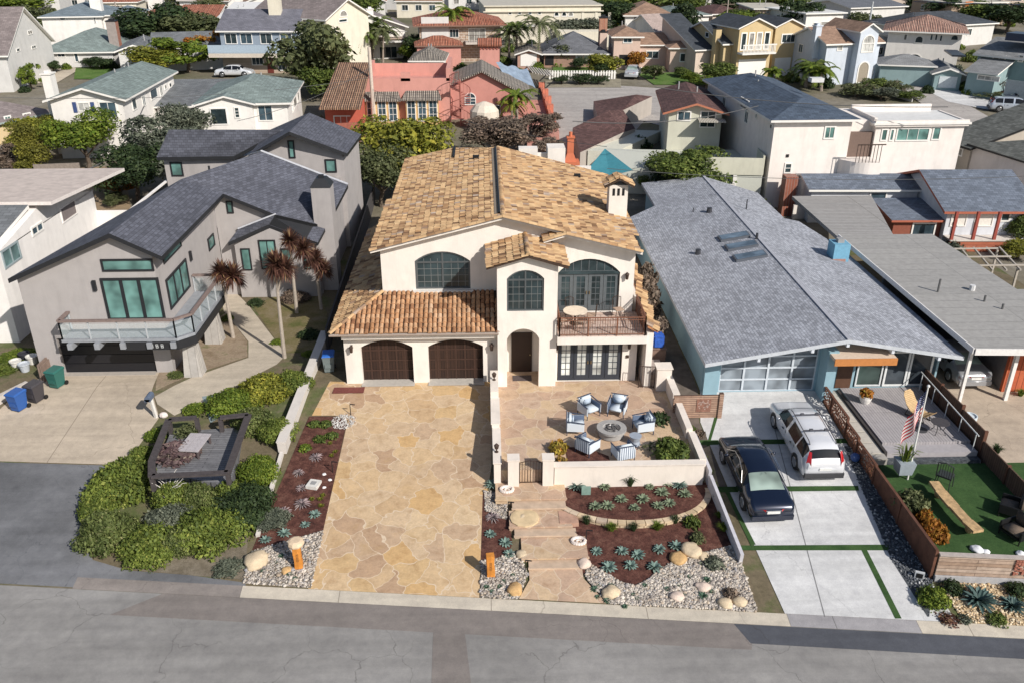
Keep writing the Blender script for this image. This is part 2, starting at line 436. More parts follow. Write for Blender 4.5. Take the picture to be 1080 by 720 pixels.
def window(rt, face, u0, u1, z0, z1, nx=2, nz=1, fm=None, gm=None, t=.07, arch=0, d=0., name='window', sill=False, bar=.04, label=None, depth=.06):
    fm = fm or WHITE; gm = gm or R.choice((GDARK, GDARK, GBLUE, GCURT))
    outl = arc_outline(u0, u1, z0, z1-arch, z1) if arch else [(u0,z0),(u1,z0),(u1,z1),(u0,z1)]
    inn = shrink(outl, t); mb = MB(); ring(mb, face, outl, inn, d-.02, d+depth)
    iu0, iu1 = u0+t, u1-t; iz0, iz1 = z0+t, z1-t
    for i in range(1, nx):
        x = iu0+(iu1-iu0)*i/nx; zt = iz1 - (arch*(abs(x-(u0+u1)/2)/((u1-u0)/2))**2 if arch else 0)
        mb_rect(mb, face, x-bar/2, x+bar/2, iz0, zt, d+.012, d+depth-.01)
    for k in range(1, nz):
        z = iz0+(iz1-arch-iz0)*k/nz if arch else iz0+(iz1-iz0)*k/nz
        mb_rect(mb, face, iu0, iu1, z-bar/2, z+bar/2, d+.012, d+depth-.012)
    if arch and nz > 0 and nx > 1: mb_rect(mb, face, iu0, iu1, iz1-arch-.05, iz1-arch+.04, d+.012, d+depth-.008)
    if sill: mb_rect(mb, face, u0-.08, u1+.08, z0-.07, z0-.002, d-.02, d+depth+.06)
    o = fixn(mb.build(name, fm, rt, world=False)); 
    if label: o['label'] = label
    g = MB(); plate(g, face, inn, d-.01, d+.01); p = fixn(g.build('pane', gm, o, world=False)); return o
def mb_rect(mb, face, u0, u1, z0, z1, d0, d1, mi=None):
    plate(mb, face, [(u0,z0),(u1,z0),(u1,z1),(u0,z1)], d0, d1, mi)
def part_rect(name, rt, face, r, d0, d1, mat, **kw):
    mb = MB(); mb_rect(mb, face, *r, d0, d1); return fixn(mb.build(name, mat, rt, world=False, **kw))
def wall_panel(mb, face, outer, holes, thick, d=0.):
    loops = [outer] + holes
    flat = [p for l in loops for p in l]; n = len(flat)
    tri = tessellate_polygon([[Vector((p[0], p[1], 0)) for p in l] for l in loops])
    vs = [face.pt(*p, d) for p in flat] + [face.pt(*p, d-thick) for p in flat]
    fs = [tuple(t) for t in tri] + [tuple(n+i for i in t) for t in tri]; o = 0
    for l in loops:
        k = len(l)
        fs += [(o+i, o+(i+1)%k, n+o+(i+1)%k, n+o+i) for i in range(k)]; o += k
    mb.add(vs, fs)
def roof_mesh(faces, t=.18, name='roof', mats=None, rt=None, world=False, **kw):
    """closed slab from 3-D roof polygons; edges of the eaves take the second material (fascia)"""
    vs = []; idx = {}; fs = []
    def vi(p):
        k = (round(p[0], 3), round(p[1], 3), round(p[2], 3))
        if k not in idx: idx[k] = len(vs); vs.append(Vector(p))
        return idx[k]
    for f in faces: fs.append([vi(p) for p in f])
    n = len(vs); edges = {}
    out = []; mi = []
    for f in fs:
        pts = [vs[i] for i in f]; nz = 0
        for i in range(len(pts)): a, b = pts[i], pts[(i+1) % len(pts)]; nz += a.x*b.y-b.x*a.y
        if nz < 0: f.reverse()
        out.append(tuple(f)); mi.append(0); out.append(tuple(n+i for i in reversed(f))); mi.append(1)
        for i in range(len(f)): edges.setdefault(frozenset((f[i], f[(i+1)%len(f)])), []).append((f[i], f[(i+1)%len(f)]))
    for e, l in edges.items():
        if len(l) == 1: a, b = l[0]; out.append((a, n+a, n+b, b)); mi.append(1)
    mb = MB(); mb.v = vs + [v-Vector((0,0,t)) for v in vs]; mb.f = [list(f) for f in out]; mb.m = mi
    return mb.build(name, mats, rt, world=world, uv=True, **kw)
def gen_roof(kind, wd, dp, h, o=.45, pitch=.32):
    """roof polygons over the rectangle 0..wd x 0..dp with wall top h"""
    e = h - o*pitch
    if kind == 'gable_x':
        r = h + dp/2*pitch
        return [[(-o,-o,e),(wd+o,-o,e),(wd+o,dp/2,r),(-o,dp/2,r)], [(wd+o,dp+o,e),(-o,dp+o,e),(-o,dp/2,r),(wd+o,dp/2,r)]]
    if kind == 'gable_y':
        r = h + wd/2*pitch
        return [[(-o,-o,e),(wd/2,-o,r),(wd/2,dp+o,r),(-o,dp+o,e)], [(wd/2,-o,r),(wd+o,-o,e),(wd+o,dp+o,e),(wd/2,dp+o,r)]]
    if kind == 'hip':
        m = min(wd, dp)/2; r = h + m*pitch
        if wd >= dp: a, b = (m, dp/2, r), (wd-m, dp/2, r)
        else: a, b = (wd/2, m, r), (wd/2, dp-m, r)
        A, B, C_, D = (-o,-o,e), (wd+o,-o,e), (wd+o,dp+o,e), (-o,dp+o,e)
        if wd >= dp: return [[A,B,b,a],[B,C_,b],[C_,D,a,b],[D,A,a]]
        return [[A,B,a],[B,C_,b,a],[C_,D,b],[D,A,a,b]]
    if kind == 'flat': return [[(-o,-o,h+.12),(wd+o,-o,h+.12),(wd+o,dp+o,h+.12),(-o,dp+o,h+.12)]]
    if kind == 'shed': return [[(-o,-o,e),(wd+o,-o,e),(wd+o,dp+o,h+(dp+o)*pitch),(-o,dp+o,h+(dp+o)*pitch)]]
def gen_walls(mb, kind, wd, dp, h, pitch=.32, z0=-2.5, cut=.14):
    if kind == 'gable_x':
        s = [(0,z0),(0,h-cut),(dp/2,h+dp/2*pitch-cut),(dp,h-cut),(dp,z0)]; n = 5
        mb.add([(0,y,z) for y, z in s]+[(wd,y,z) for y, z in s], [(4,3,2,1,0),(5,6,7,8,9)]+[(i,i+1,i+6,i+5) for i in range(4)])
    elif kind == 'gable_y':
        s = [(0,z0),(0,h-cut),(wd/2,h+wd/2*pitch-cut),(wd,h-cut),(wd,z0)]
        mb.add([(x,0,z) for x, z in s]+[(x,dp,z) for x, z in s], [(0,1,2,3,4),(9,8,7,6,5)]+[(i+5,i+6,i+1,i) for i in range(4)])
    elif kind == 'shed':
        mb.add([(0,0,z0),(wd,0,z0),(wd,dp,z0),(0,dp,z0),(0,0,h-cut),(wd,0,h-cut),(wd,dp,h+dp*pitch-cut),(0,dp,h+dp*pitch-cut)],
               [(0,3,2,1),(4,5,6,7),(0,1,5,4),(1,2,6,5),(2,3,7,6),(3,0,4,7)])
    else: mb.box(0, 0, z0, wd, dp, h-.02)
HS = []
class House:
    """a plain background house measured from the two top corners of its front wall (photo pixels) at height h over the ground"""
    def __init__(s, name, label, A, B, h, dp, roof='gable_x', wall=None, roofm=None, trim=None, o=.45, pitch=.32, cat='house', group=None, base=None, t=.18):
        if base:      # the foot of the wall is seen: take the height from it
            g = G(A[0], base); q = onY(A[0], A[1], g.y); h = min(9.5, max(2.2, q.z-g.z))
        a, b = G(A[0], A[1], h), G(B[0], B[1], h)
        z = (T(a.x, a.y)+T(b.x, b.y))/2; a = P(A[0], A[1], z+h); b = P(B[0], B[1], z+h)
        d = b-a; s.w = hypot(d.x, d.y); s.dp = dp; s.h = h; s.wall = wall or CREAM; s.trim = trim or WHITE; s.roofm = roofm
        s.rt = root(name, (a.x, a.y, z), label, cat, group, atan2(d.y, d.x))
        mb = MB(); gen_walls(mb, roof, s.w, dp, h, pitch); s.wo = fixn(mb.build('wall', s.wall, s.rt, world=False))
        s.ro = roof_mesh(gen_roof(roof, s.w, dp, h, o, pitch), t, 'roof', [roofm, s.trim], s.rt)
        HS.append(s); s.F = Face(s.rt, (0,0), (1,0), (0,-1)); s.Rt = Face(s.rt, (s.w,0), (0,1), (1,0)); s.Lf = Face(s.rt, (0,0), (0,1), (-1,0))
    def win(s, x0, y0, x1, y1, face=None, **kw):
        face = face or s.F; r = face.rect(x0, y0, x1, y1); return window(s.rt, face, *r, **kw)
    def rect(s, name, x0, y0, x1, y1, mat, face=None, d0=-.02, d1=.05):
        face = face or s.F; return part_rect(name, s.rt, face, face.rect(x0, y0, x1, y1), d0, d1, mat)
    def block(s, x0, y0, x1, y1, h, roof='gable_x', wall=None, roofm=None, o=.35, pitch=.32, z0=-2.5, wname='wall', base=0, t=.16, trim=None):
        """an extra wing in local metres"""
        X = Matrix.Translation((x0, y0, base)); mb = MB(); mb.X = X; gen_walls(mb, roof, x1-x0, y1-y0, h-base, pitch, z0-base if z0 < -1 else z0)
        fixn(mb.build(wname, wall or s.wall, s.rt, world=False))
        fs = [[tuple(X @ Vector(p)) for p in f] for f in gen_roof(roof, x1-x0, y1-y0, h-base, o, pitch)]
        return roof_mesh(fs, t, 'roof', [roofm or s.roofm, trim or s.trim], s.rt)
    def chimney(s, x, y, sx, sy, z0, z1, mat, capm=None, name='chimney'):
        mb = MB(); mb.box(x-sx/2, y-sy/2, z0, x+sx/2, y+sy/2, z1); c = mb.build(name, mat, s.rt, world=False)
        mb = MB(); mb.box(x-sx/2-.08, y-sy/2-.08, z1+.002, x+sx/2+.08, y+sy/2+.08, z1+.12); mb.box(x-sx/4, y-sy/4, z1+.12, x+sx/4, y+sy/4, z1+.35)
        mb.build('chimney_cap', capm or DARKMET, c, world=False); return c
    def box(s, name, mat, *bx):
        mb = MB()
        for b_ in bx: mb.box(*b_)
        return mb.build(name, mat, s.rt, world=False)
# ================================================================== SETTING
soil = ground_mat('garden soil', [(.3,(.10,.085,.05)),(.5,(.16,.13,.085)),(.62,(.09,.11,.04)),(.75,(.20,.17,.12))], .35)
far_ground = ground_mat('town ground', [(.3,(.09,.10,.05)),(.5,(.17,.15,.11)),(.7,(.24,.22,.19))], .08, 1.5)
asphalt = cracked('asphalt', (.262,.253,.243), (.085,.08,.075), .30, 0, .13, .0055)
asphalt_old = cracked('worn asphalt', (.155,.158,.168), (.06,.062,.07), .55, 0, .32, .007)
asphalt_strip = cracked('brown asphalt strip', (.225,.20,.185), (.07,.06,.06), .4, 0, .14, .005)
asphalt_dark = cracked('new asphalt patch', (.085,.09,.105), (.05,.05,.05), .1, 0, .12, .003)
conc_drive = cracked('driveway concrete', (.45,.38,.30), (.16,.13,.10), .22, 3.4, .1, .005)
conc_kerb = cracked('kerb concrete', (.50,.45,.375), (.2,.17,.14), .1, 2.9, .07, .003)
conc_kerb_grey = cracked('grey kerb concrete', (.30,.29,.30), (.12,.12,.12), .1, 2.1, .07, .003)
conc_path = cracked('path concrete', (.46,.40,.32), (.2,.17,.14), .3, 0, .08, .004)
conc_slab = cracked('pale slab concrete', (.56,.56,.56), (.3,.3,.31), .25, 0, .09, .004)
BASE = [(-900,-60),(900,-60),(900,1600),(-900,1600)]
sheet('ground', BASE, -.03, far_ground)
sheet('garden_ground', [kx(-46,.5), kx(36,.5), (36,62), (-46,62)], -.012, soil)
sheet('street', [(-220,kerb(-220)-9),(220,kerb(220)-9), kx(220,0), kx(-220,0)], .0, asphalt)
sheet('street_edge_strip', [kx(-14.2,-1.25), kx(9.2,-1.25), kx(9.6,0), kx(-12.6,0)], .005, asphalt_strip)
sheet('street_patch', gp((457,662),(490,664),(497,722),(455,722)), .006, asphalt_strip)
sheet('street_dark_patch', [kx(9.25,-.95), kx(33,-1.05), kx(33,-.02), kx(8.9,-.02)], .007, asphalt_dark)
sheet('far_pavement', [kx(-220,-9.01),kx(220,-9.01),kx(220,-11),kx(-220,-11)], .0, conc_kerb)
sheet('asphalt_apron', [kx(-60,0)]+[kx(-46,4)]+gp((-60,487),(0,487),(132,491),(104,500),(92,530),(86,565),(98,590),(135,601),(200,606),(259,614),(259,628)), .004, asphalt_old)
def kerbstrip(name, x0, x1, m):
    sheet(name, [kx(x0,0), kx(x1,0), kx(x1,.55), kx(x0,.55)], .012, m)
kerbstrip('kerb', -9.6, 10.95, conc_kerb); kerbstrip('kerb_dark', 10.96, 15.6, conc_kerb_grey); kerbstrip('kerb_right', 15.61, 60, conc_kerb)
kerbstrip('kerb_left', -16.2, -9.61, asphalt_strip)
STONE = [tuple(.82*a+.18*b for a, b in zip(c, (.58,.40,.225))) for c in [(.53,.385,.24),(.56,.42,.27),(.50,.355,.215),(.56,.41,.25),(.51,.385,.265),(.46,.335,.235),(.59,.455,.30),(.54,.38,.205),(.55,.42,.285),(.56,.415,.26),(.41,.28,.19),(.56,.42,.265),(.55,.36,.17)]]
flagd = flag_stone('driveway flagstone', STONE, 1.0, .021, (.62,.50,.365), 1.2)
flagp = flag_stone('patio flagstone', [(.50,.36,.25),(.54,.40,.28),(.47,.33,.24),(.55,.41,.27),(.49,.36,.27)], 1.1, .022, (.57,.46,.34), .8)
sheet('driveway', gp((348,402),(382,403),(524,401))+[(.18,38),(.1,33),(-.35,29),(-.45,kerb(-.45)+.56),(-7.05,kerb(-7.05)+.56)]+gp((341,558),(367,443),(354,438),(329,438)), .010, flagd)
mulch = ground_mat('red bark mulch', [(.3,(.045,.020,.017)),(.5,(.105,.044,.034)),(.7,(.16,.08,.06))], 3, 14, .8, .95, 60, .55, 1.45)
sheet('mulch_bed', gp((326,439),(354,439),(366,444),(341,559),(305,569),(266,580),(285,535)), .016, mulch)
pebbase = ground_mat('pebble bed ground', [(.3,(.16,.14,.12)),(.6,(.26,.23,.19))], 5, 20, .6)
PB_L = gp((266,581),(305,570),(341,560),(328,620),(255,615)); sheet('pebble_ground', PB_L, .014, pebbase)
sheet('neighbour_driveway', [(-23.6,41.5),(-17.7,41.5)]+gp((160,412),(168,440),(132,490),(0,486),(-60,480),(-10,440),(30,405)), .006, conc_drive)
sheet('garden_path', gp((246,306),(262,322),(302,374),(292,384),(250,406),(214,424),(184,438),(166,426),(163,418),(202,398),(262,377),(262,360),(236,328),(232,306)), .008, conc_path)
sheet('flagstone_path', gp((213,418),(228,416),(238,436),(222,446)), .014, plain((.22,.27,.28),.8,.25,4))
sheet('dry_bed', gp((166,392),(205,352),(238,330),(261,360),(261,376),(200,396),(164,412)), .003, ground_mat('dry leaf litter', [(.3,(.20,.15,.10)),(.55,(.30,.235,.17)),(.75,(.12,.13,.05))], 1.2, 9))
sheet('garden_bed', gp((266,322),(330,300),(345,330),(345,372),(300,372)), .003, ground_mat('mossy bed', [(.3,(.09,.10,.03)),(.5,(.17,.14,.07)),(.7,(.22,.18,.12))], 1.0, 9))
sheet('gravel_verge', gp((135,600),(262,560),(258,611),(200,606)), .003, ground_mat('verge soil', [(.3,(.12,.10,.07)),(.6,(.20,.17,.13))], 2, 14))
# front yard of the main house
sheet('front_mulch', [(2.7,31.5),(9.7,31.5),(9.95,27.5),(9.0,26.0),(6.2,25.2),(3.3,26.4)], .018, mulch)
PB_R = [(4.4,kerb(4.4)+.56),(9.9,kerb(9.9)+.56),(9.95,27.6)]+gp((739,583),(722,586),(707,594),(695,601),(684,611),(670,618),(655,614),(641,605),(626,597),(617,592))+[(3.75,26.9),(3.7,26.0)]
sheet('pebble_ground', PB_R, .03, pebbase)
sheet('walk_mulch', [(-.3,31.3),(.75,30.2),(.9,28.1),(.7,27.2),(-.4,27.0)], .018, mulch)
PB_M = [(-.42,kerb(-.42)+.56),(1.0,kerb(1.05)+.56),(1.45,26.3),(1.2,27.3),(.8,27.5),(.2,27.2),(-.38,27.1)]; sheet('pebble_ground', PB_M, .03, pebbase)
PB_U = [(-.25,31.3),(.6,31.1),(.75,30.3),(.7,29.4),(-.2,30.0)]; sheet('pebble_ground', PB_U, .03, pebbase)
# right neighbour's drive: pale slabs with strips of artificial turf
turf = ground_mat('artificial turf', [(.35,(.028,.065,.020)),(.65,(.05,.10,.032))], 1.2, 12, .6)
sheet('slab_driveway', [(11.0,38.8),(17.0,38.8),(16.95,33.0),(17.05,kerb(17)+.56),(10.9,kerb(10.9)+.56),(10.55,31),(10.4,36)], .008, conc_slab)
for k, pts in enumerate([((738,464),(905,462),(906,467),(738,469)), ((752,513),(905,512),(906,517),(752,519)), ((770,575),(936,574),(940,580),(771,580)), ((908,579),(914,579),(951,652),(944,652)), ((760,416),(764,416),(748,470),(745,470)), ((765,519),(769,519),(797,574),(792,575))]):
    sheet('turf_strip', gp(*pts), .014, turf)
sheet('slab_joint', gp((813.4,440),(814.3,440),(870.4,650),(869.2,650)), .012, plain((.2,.2,.2),.9))
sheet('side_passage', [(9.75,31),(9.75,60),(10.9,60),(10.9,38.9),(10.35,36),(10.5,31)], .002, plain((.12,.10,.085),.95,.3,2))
sheet('drive_verge', gp((735,475),(748,470),(770,560),(794,640),(786,645),(766,610)), .009, ground_mat('sandy verge', [(.3,(.25,.2,.14)),(.6,(.38,.31,.22))], 2, 14))
gravel_dark = ground_mat('dark gravel', [(.3,(.03,.035,.045)),(.6,(.10,.11,.12)),(.72,(.35,.36,.36))], 6, 22, .7)
sheet('gravel_strip', gp((890,470),(905,470),(985,600),(980,650),(978,650),(940,590)), .012, gravel_dark)
gravel_gold = ground_mat('gold gravel', [(.3,(.30,.21,.12)),(.5,(.45,.34,.21)),(.7,(.58,.48,.33))], 8, 26, .8)
GG = [(17.3,25.35),(32,24.0),(32,kerb(32)+.56),(17.3,kerb(17.3)+.56)]
sheet('gold_gravel', GG, .012, gravel_gold)
sheet('carport_drive', [(22.7,24),(36,24),(36,39),(27.5,39),(27.5,48),(22.9,48)], .004, cracked('old concrete', (.40,.33,.26), (.15,.12,.1), .4, 0, .15))
# back street and other hard ground behind
road2 = cracked('back street surface', (.36,.335,.315), (.12,.11,.11), .2, 0, .06)
sheet('back_street', gp((575,104),(575,92),(600,88),(700,94),(712,108),(790,150),(760,150),(640,118),(585,118)), .03, road2)
sheet('back_street_turn', gp((925,80),(955,78),(1090,150),(1090,180),(1040,160),(975,112)), .03, road2)
sheet('back_lane', gp((575,100),(700,104),(660,150),(600,200),(575,200)), .02, road2)
sheet('concrete_apron', gp((975,95),(1030,92),(1062,110),(1050,118),(1000,108)), .05, conc_slab)
sheet('verge_strip', gp((575,86),(655,84),(655,93),(575,93)), .06, ground_mat('verge', [(.3,(.2,.18,.14)),(.6,(.3,.27,.2))], 1, 9))
lawn = ground_mat('lawn grass', [(.3,(.05,.10,.02)),(.5,(.09,.16,.035)),(.7,(.13,.17,.06))], .5, 6, .5)
for a in [((80,72),(120,70),(112,84),(78,84)), ((583,71),(640,71),(636,76),(583,76)), ((672,78),(748,76),(752,90),(690,90))]:
    sheet('lawn', gp(*a), .05, lawn)
sheet('paved_yard', gp((0,70),(45,66),(85,73),(60,88),(0,90)), .04, conc_path)
sheet('backyard', gp((40,180),(130,175),(140,230),(80,230)), .02, ground_mat('yard earth', [(.3,(.2,.15,.1)),(.6,(.30,.22,.14))], .6, 8))
sheet('pavement', gp((1015,90),(1085,80),(1085,88),(1020,96)), .05, conc_path)

# ================================================================== MAIN HOUSE
stw = stucco((.765,.715,.655))
tile_i = island('clay roof tile', [(0,(.15,.085,.05)),(.12,(.31,.185,.10)),(.3,(.49,.32,.18)),(.5,(.55,.37,.205)),(.7,(.60,.42,.24)),(.84,(.50,.30,.15)),(.93,(.27,.17,.11)),(1,(.45,.37,.31))], .9, (.74,.71,.68), (1.1,1.1,1.08), 1.4, bmp=.5)
tile_g = island('orange barrel tile', [(0,(.24,.115,.06)),(.25,(.43,.235,.125)),(.55,(.53,.33,.195)),(.8,(.47,.25,.125)),(1,(.57,.40,.27))], .9, (.78,.75,.72), (1.1,1.1,1.08), 1.6, bmp=.5)
tile_b = plain((.05,.03,.02), .9)
mh = root('stucco_villa', (0, 40, 0), 'cream stucco two-storey villa with orange clay tile roofs and two arched garage doors', 'house')
def tile_field(name, faces, parent, tw=.27, tl=.36, rise=.07, mt=None):
    """barrel tiles as geometry on planar roof polygons (each polygon: list of 3-D points)"""
    mb = MB(); rng = random.Random(3)
    for f in faces:
        pts = [Vector(p) for p in f]; n = (pts[1]-pts[0]).cross(pts[2]-pts[0]).normalized()
        if n.z < 0: n = -n
        u = Vector((0,0,1)).cross(n).normalized(); v = n.cross(u)
        if v.z < 0: v = -v; u = -u
        o = pts[0]; pl = [((p-o).dot(u), (p-o).dot(v)) for p in pts]
        def inside(x, y):
            c = False; j = len(pl)-1
            for i in range(len(pl)):
                if (pl[i][1] > y) != (pl[j][1] > y) and x < (pl[j][0]-pl[i][0])*(y-pl[i][1])/(pl[j][1]-pl[i][1]) + pl[i][0]: c = not c
                j = i
            return c
        u0, u1 = min(p[0] for p in pl), max(p[0] for p in pl); v0, v1 = min(p[1] for p in pl), max(p[1] for p in pl)
        nx = int((u1-u0)/tw)+1; ny = int((v1-v0)/tl)+2
        for j in range(ny):
            for i in range(nx):
                cx = u0+(i+.5)*tw; cy = v0 + j*tl + tl*.5
                if not inside(cx, min(cy, v1-.05)): continue
                jx = rng.uniform(-.012,.012); jl = rng.uniform(-.03,.03); tz = rng.uniform(0,.012); sk = rng.uniform(-.015,.015)
                a, b = cy-tl*.56+jl, min(cy+tl*.52, v1+.02)
                if b-a < .12: continue
                r0, r1 = tw*.455, tw*.38
                vs = []
                for yy, r, zz, sx_ in ((a, r0, .03+tz, -sk), (b, r1, .0, sk)):
                    for k in range(6):
                        t = pi*k/5; vs.append(o + u*(cx+jx+sx_-r*cos(t)) + v*yy + n*(zz+rise*sin(t)*(r/r0)))
                fs = [(k, k+1, k+7, k+6) for k in range(5)] + [(5,4,3,2,1,0)]
                mb.add(vs, fs)
    return mb.build(name, mt or tile_i, parent, world=True, smooth=False)
def ridge_tiles(name, segs, parent, r=.15, ln=.42):
    mb = MB(); rng = random.Random(5)
    for a, b in segs:
        a = Vector(a); b = Vector(b); L = (b-a).length; k = max(1, int(L/ln)); d = (b-a)/k
        side = d.cross(Vector((0,0,1))).normalized(); up = side.cross(d).normalized()
        for i in range(k):
            p0 = a+d*i - d*.06; p1 = a+d*(i+1)
            vs = []
            for p, rr in ((p0, r*1.05), (p1, r*.9)):
                for j in range(6):
                    t = pi*j/5; vs.append(p + side*rr*-cos(t) + up*(rr*sin(t)*.8 + rng.uniform(0,.01)))
            mb.add(vs, [(j, j+1, j+7, j+6) for j in range(5)] + [(5,4,3,2,1,0), (6,7,8,9,10,11)])
    return mb.build(name, tile_i, parent, world=True)
RX, RZ, SL = .85, 8.40, .254
def rz_(x): return RZ - SL*abs(x-RX)
# main gable roof, A (left + right slopes) and B (right slope reaching forward)
ridgeB = (4.05, rz_(4.05))
Lf = [(-5.95,41.75,rz_(-5.95)), (RX,41.75,RZ), (RX,57.0,RZ), (.2,57.2,rz_(.2)), (-2.1,59.9,rz_(-2.1)), (-5.6,60.6,rz_(-5.6))]
Rg = [(RX,41.75,RZ), (ridgeB[0],41.75,ridgeB[1]), (ridgeB[0],41.35,ridgeB[1]), (8.0,41.35,rz_(8.0)), (8.2,56.6,rz_(8.2)), (RX,57.0,RZ)]
BL = [(ridgeB[0],41.35,ridgeB[1]), (ridgeB[0],42.6,ridgeB[1]-.0), (2.9,42.6,ridgeB[1]-.34), (2.9,41.35,ridgeB[1]-.34)]
rt_ = MB()
def slab_world(faces, t, mats, name='roof'): return roof_mesh(faces, t, name, mats, mh, world=True)
rf = slab_world([Lf, Rg], .16, [tile_b, stw]); rfB = slab_world([BL], .14, [tile_b, stw])
tile_field('tiles', [Lf, Rg], rf, .26, .34, .08); tile_field('tiles', [BL], rfB)
ridge_tiles('ridge_tiles', [((RX,41.7,RZ+.02),(RX,57,RZ+.02)), ((-5.95,41.72,rz_(-5.95)+.02),(RX,41.72,RZ+.02)), ((RX,41.72,RZ+.02),(ridgeB[0]-.1,41.72,ridgeB[1]+.02)), ((ridgeB[0],41.32,ridgeB[1]+.02),(8.0,41.32,rz_(8)+.02)), ((-5.6,60.6,rz_(-5.6)),(-2.1,59.9,rz_(-2.1))), ((-2.1,59.9,rz_(-2.1)),(.2,57.2,rz_(.2))), ((RX,57,RZ),(8.2,56.6,rz_(8.2))), ((2.9,41.32,ridgeB[1]-.32),(ridgeB[0],41.32,ridgeB[1]+.02))], rf, .13)
# flashing, a black strip painting the shadow line beside the ridge, and vents
mb = MB(); mb.add([(RX-.42,42.2,rz_(RX-.42)+.1),(RX-.24,42.2,rz_(RX-.24)+.1),(RX-.24,56.8,rz_(RX-.24)+.1),(RX-.42,56.8,rz_(RX-.42)+.1)], [(0,1,2,3)]); mb.box(RX-.22,42.2,RZ-.05,RX-.10,56.8,RZ+.11)
mb2 = MB(); mb2.box(RX-.22,42.2,RZ-.06,RX-.12,56.8,RZ+.12); mb2.build('ridge_shadow_line', BLACK, rf, world=True); mb2 = MB(); mb2.beam((-2.1,59.8,7.78),(-2.1,57.0,7.78),.12,.12); mb2.build('dark_ridge_strip', BLACK, rf, world=True)
mb.build('flashing', plain((.30,.24,.18),.8), rf, world=True)
for (px, py) in ((502,175), (609,180)):
    q = P(px, py, 7.6); z = rz_(q.x); mb = MB(); mb.box(q.x-.2,q.y-.12,z,q.x+.2,q.y+.12,z+.25); mb.build('roof_vent', BLACK, rf)
# small gable at the rear
# walls
FA = Face(mh, (0,2.2), (1,0), (0,-1)); FG = Face(mh, (0,-.1), (1,0), (0,-1)); FT = Face(mh, (0,-.7), (1,0), (0,-1)); FF = Face(mh, (0,-.2), (1,0), (0,-1))
def wpanel(face, outer, holes, th, name='wall', m=None):
    mb = MB(); wall_panel(mb, face, outer, holes, th); return fixn(mb.build(name, m or stw, mh, world=False))
def wbox(name, m, *bx):
    mb = MB()
    for b_ in bx: mb.box(*b_)
    return mb.build(name, m, mh, world=True)
gd1, gd2 = arc_outline(-6.56,-3.89,0,2.08,2.48,12), arc_outline(-3.09,-.25,0,2.08,2.48,12)
wpanel(FG, [(-7.4,-.5),(.48,-.5),(.48,3.02),(-7.4,3.02)], [gd1, gd2], .45)
wbox('wall', stw, (-7.4,40.36,-.5,-7.1,52,3.0))
WA = (-3.75,-.87,4.32,6.42)
wpanel(FA, [(-5.5,2.9),(3.4,2.9),(3.4,rz_(3.4)-.17),(RX,RZ-.17),(-5.5,rz_(-5.5)-.17)], [arc_outline(WA[0],WA[1],WA[2],5.9,WA[3],12)], .35)
wbox('wall', stw, (-5.5,42.56,-.5,-5.2,60.2,rz_(-5.5)-.18), (7.45,42.4,-.5,7.75,56.4,rz_(7.75)-.18), (-5.2,59.6,-.5,7.45,59.9,6.4))
DB = (3.72,7.0,3.0,6.02)
FB = Face(mh, (0,1.95), (1,0), (0,-1))
wpanel(FB, [(3.41,2.9),(7.75,2.9),(7.75,rz_(7.75)-.17),(ridgeB[0],ridgeB[1]-.17),(3.41,ridgeB[1]-.30)], [arc_outline(DB[0],DB[1],DB[2],5.25,DB[3],14)], .4)
# tower
wpanel(FT, [(.5,-.5),(3.5,-.5),(3.5,6.82),(2.0,7.22),(.5,6.82)], [arc_outline(.98,2.62,0,2.75,3.3,12), arc_outline(.98,2.82,4.25,6.0,6.45,12)], .4)
wbox('wall', stw, (.5,39.71,-.5,.9,42.19,6.75), (3.1,39.71,-.5,3.5,41.6,6.75), (.9,41.0,-.5,3.1,41.3,3.4))
wbox('floor_slab', stw, (.9,39.71,3.4,3.1,42.1,3.6)); wbox('porch_floor', flagp, (.9,39.3,-.4,3.1,41.0,.004))
TL = [(-.02,38.95,6.74),(2.0,38.95,7.34),(2.0,42.6,7.34),(-.02,42.6,6.74)]; TR = [(2.0,38.95,7.34),(3.98,38.95,6.74),(3.98,42.2,6.74),(2.0,42.6,7.34)]
tr = slab_world([TL, TR], .13, [tile_b, tile_b]); tile_field('tiles', [TL, TR], tr)
ridge_tiles('ridge_tiles', [((2.0,38.92,7.37),(2.0,42.3,7.37))], tr, .12)
# entry door in the shaded porch
E_ = Face(mh, (0,1.0), (1,0), (0,-1))
mb = MB(); mb_rect(mb, E_, 1.25, 2.35, 0.02, 2.3, .0, .07); d = fixn(mb.build('door', plain((.035,.02,.015),.5), mh, world=False))
mb = MB(); mb.lathe([(.03,0),(.04,.03),(.03,.06)], (2.25,40.9,1.0), 8); mb.build('handle', plain((.5,.4,.25),.3,metal=1), d, world=True)
mb = MB(); mb.box(1.3,39.9,.012,2.3,40.5,.03); solo(mb, 'door_mat', plain((.09,.07,.07),.95,.4,20), (0,0,0), 'dark brown door mat in the arched villa entry', 'door mat')
# lower right room
wpanel(FF, [(3.51,-.5),(7.75,-.5),(7.75,2.55),(3.51,2.55)], [[(3.62,0),(7.0,0),(7.0,2.28),(3.62,2.28)]], .35)
wbox('wall', stw, (7.45,40.16,-.5,7.75,42.3,2.55), (3.51,40.16,-.5,3.8,42.0,2.55))
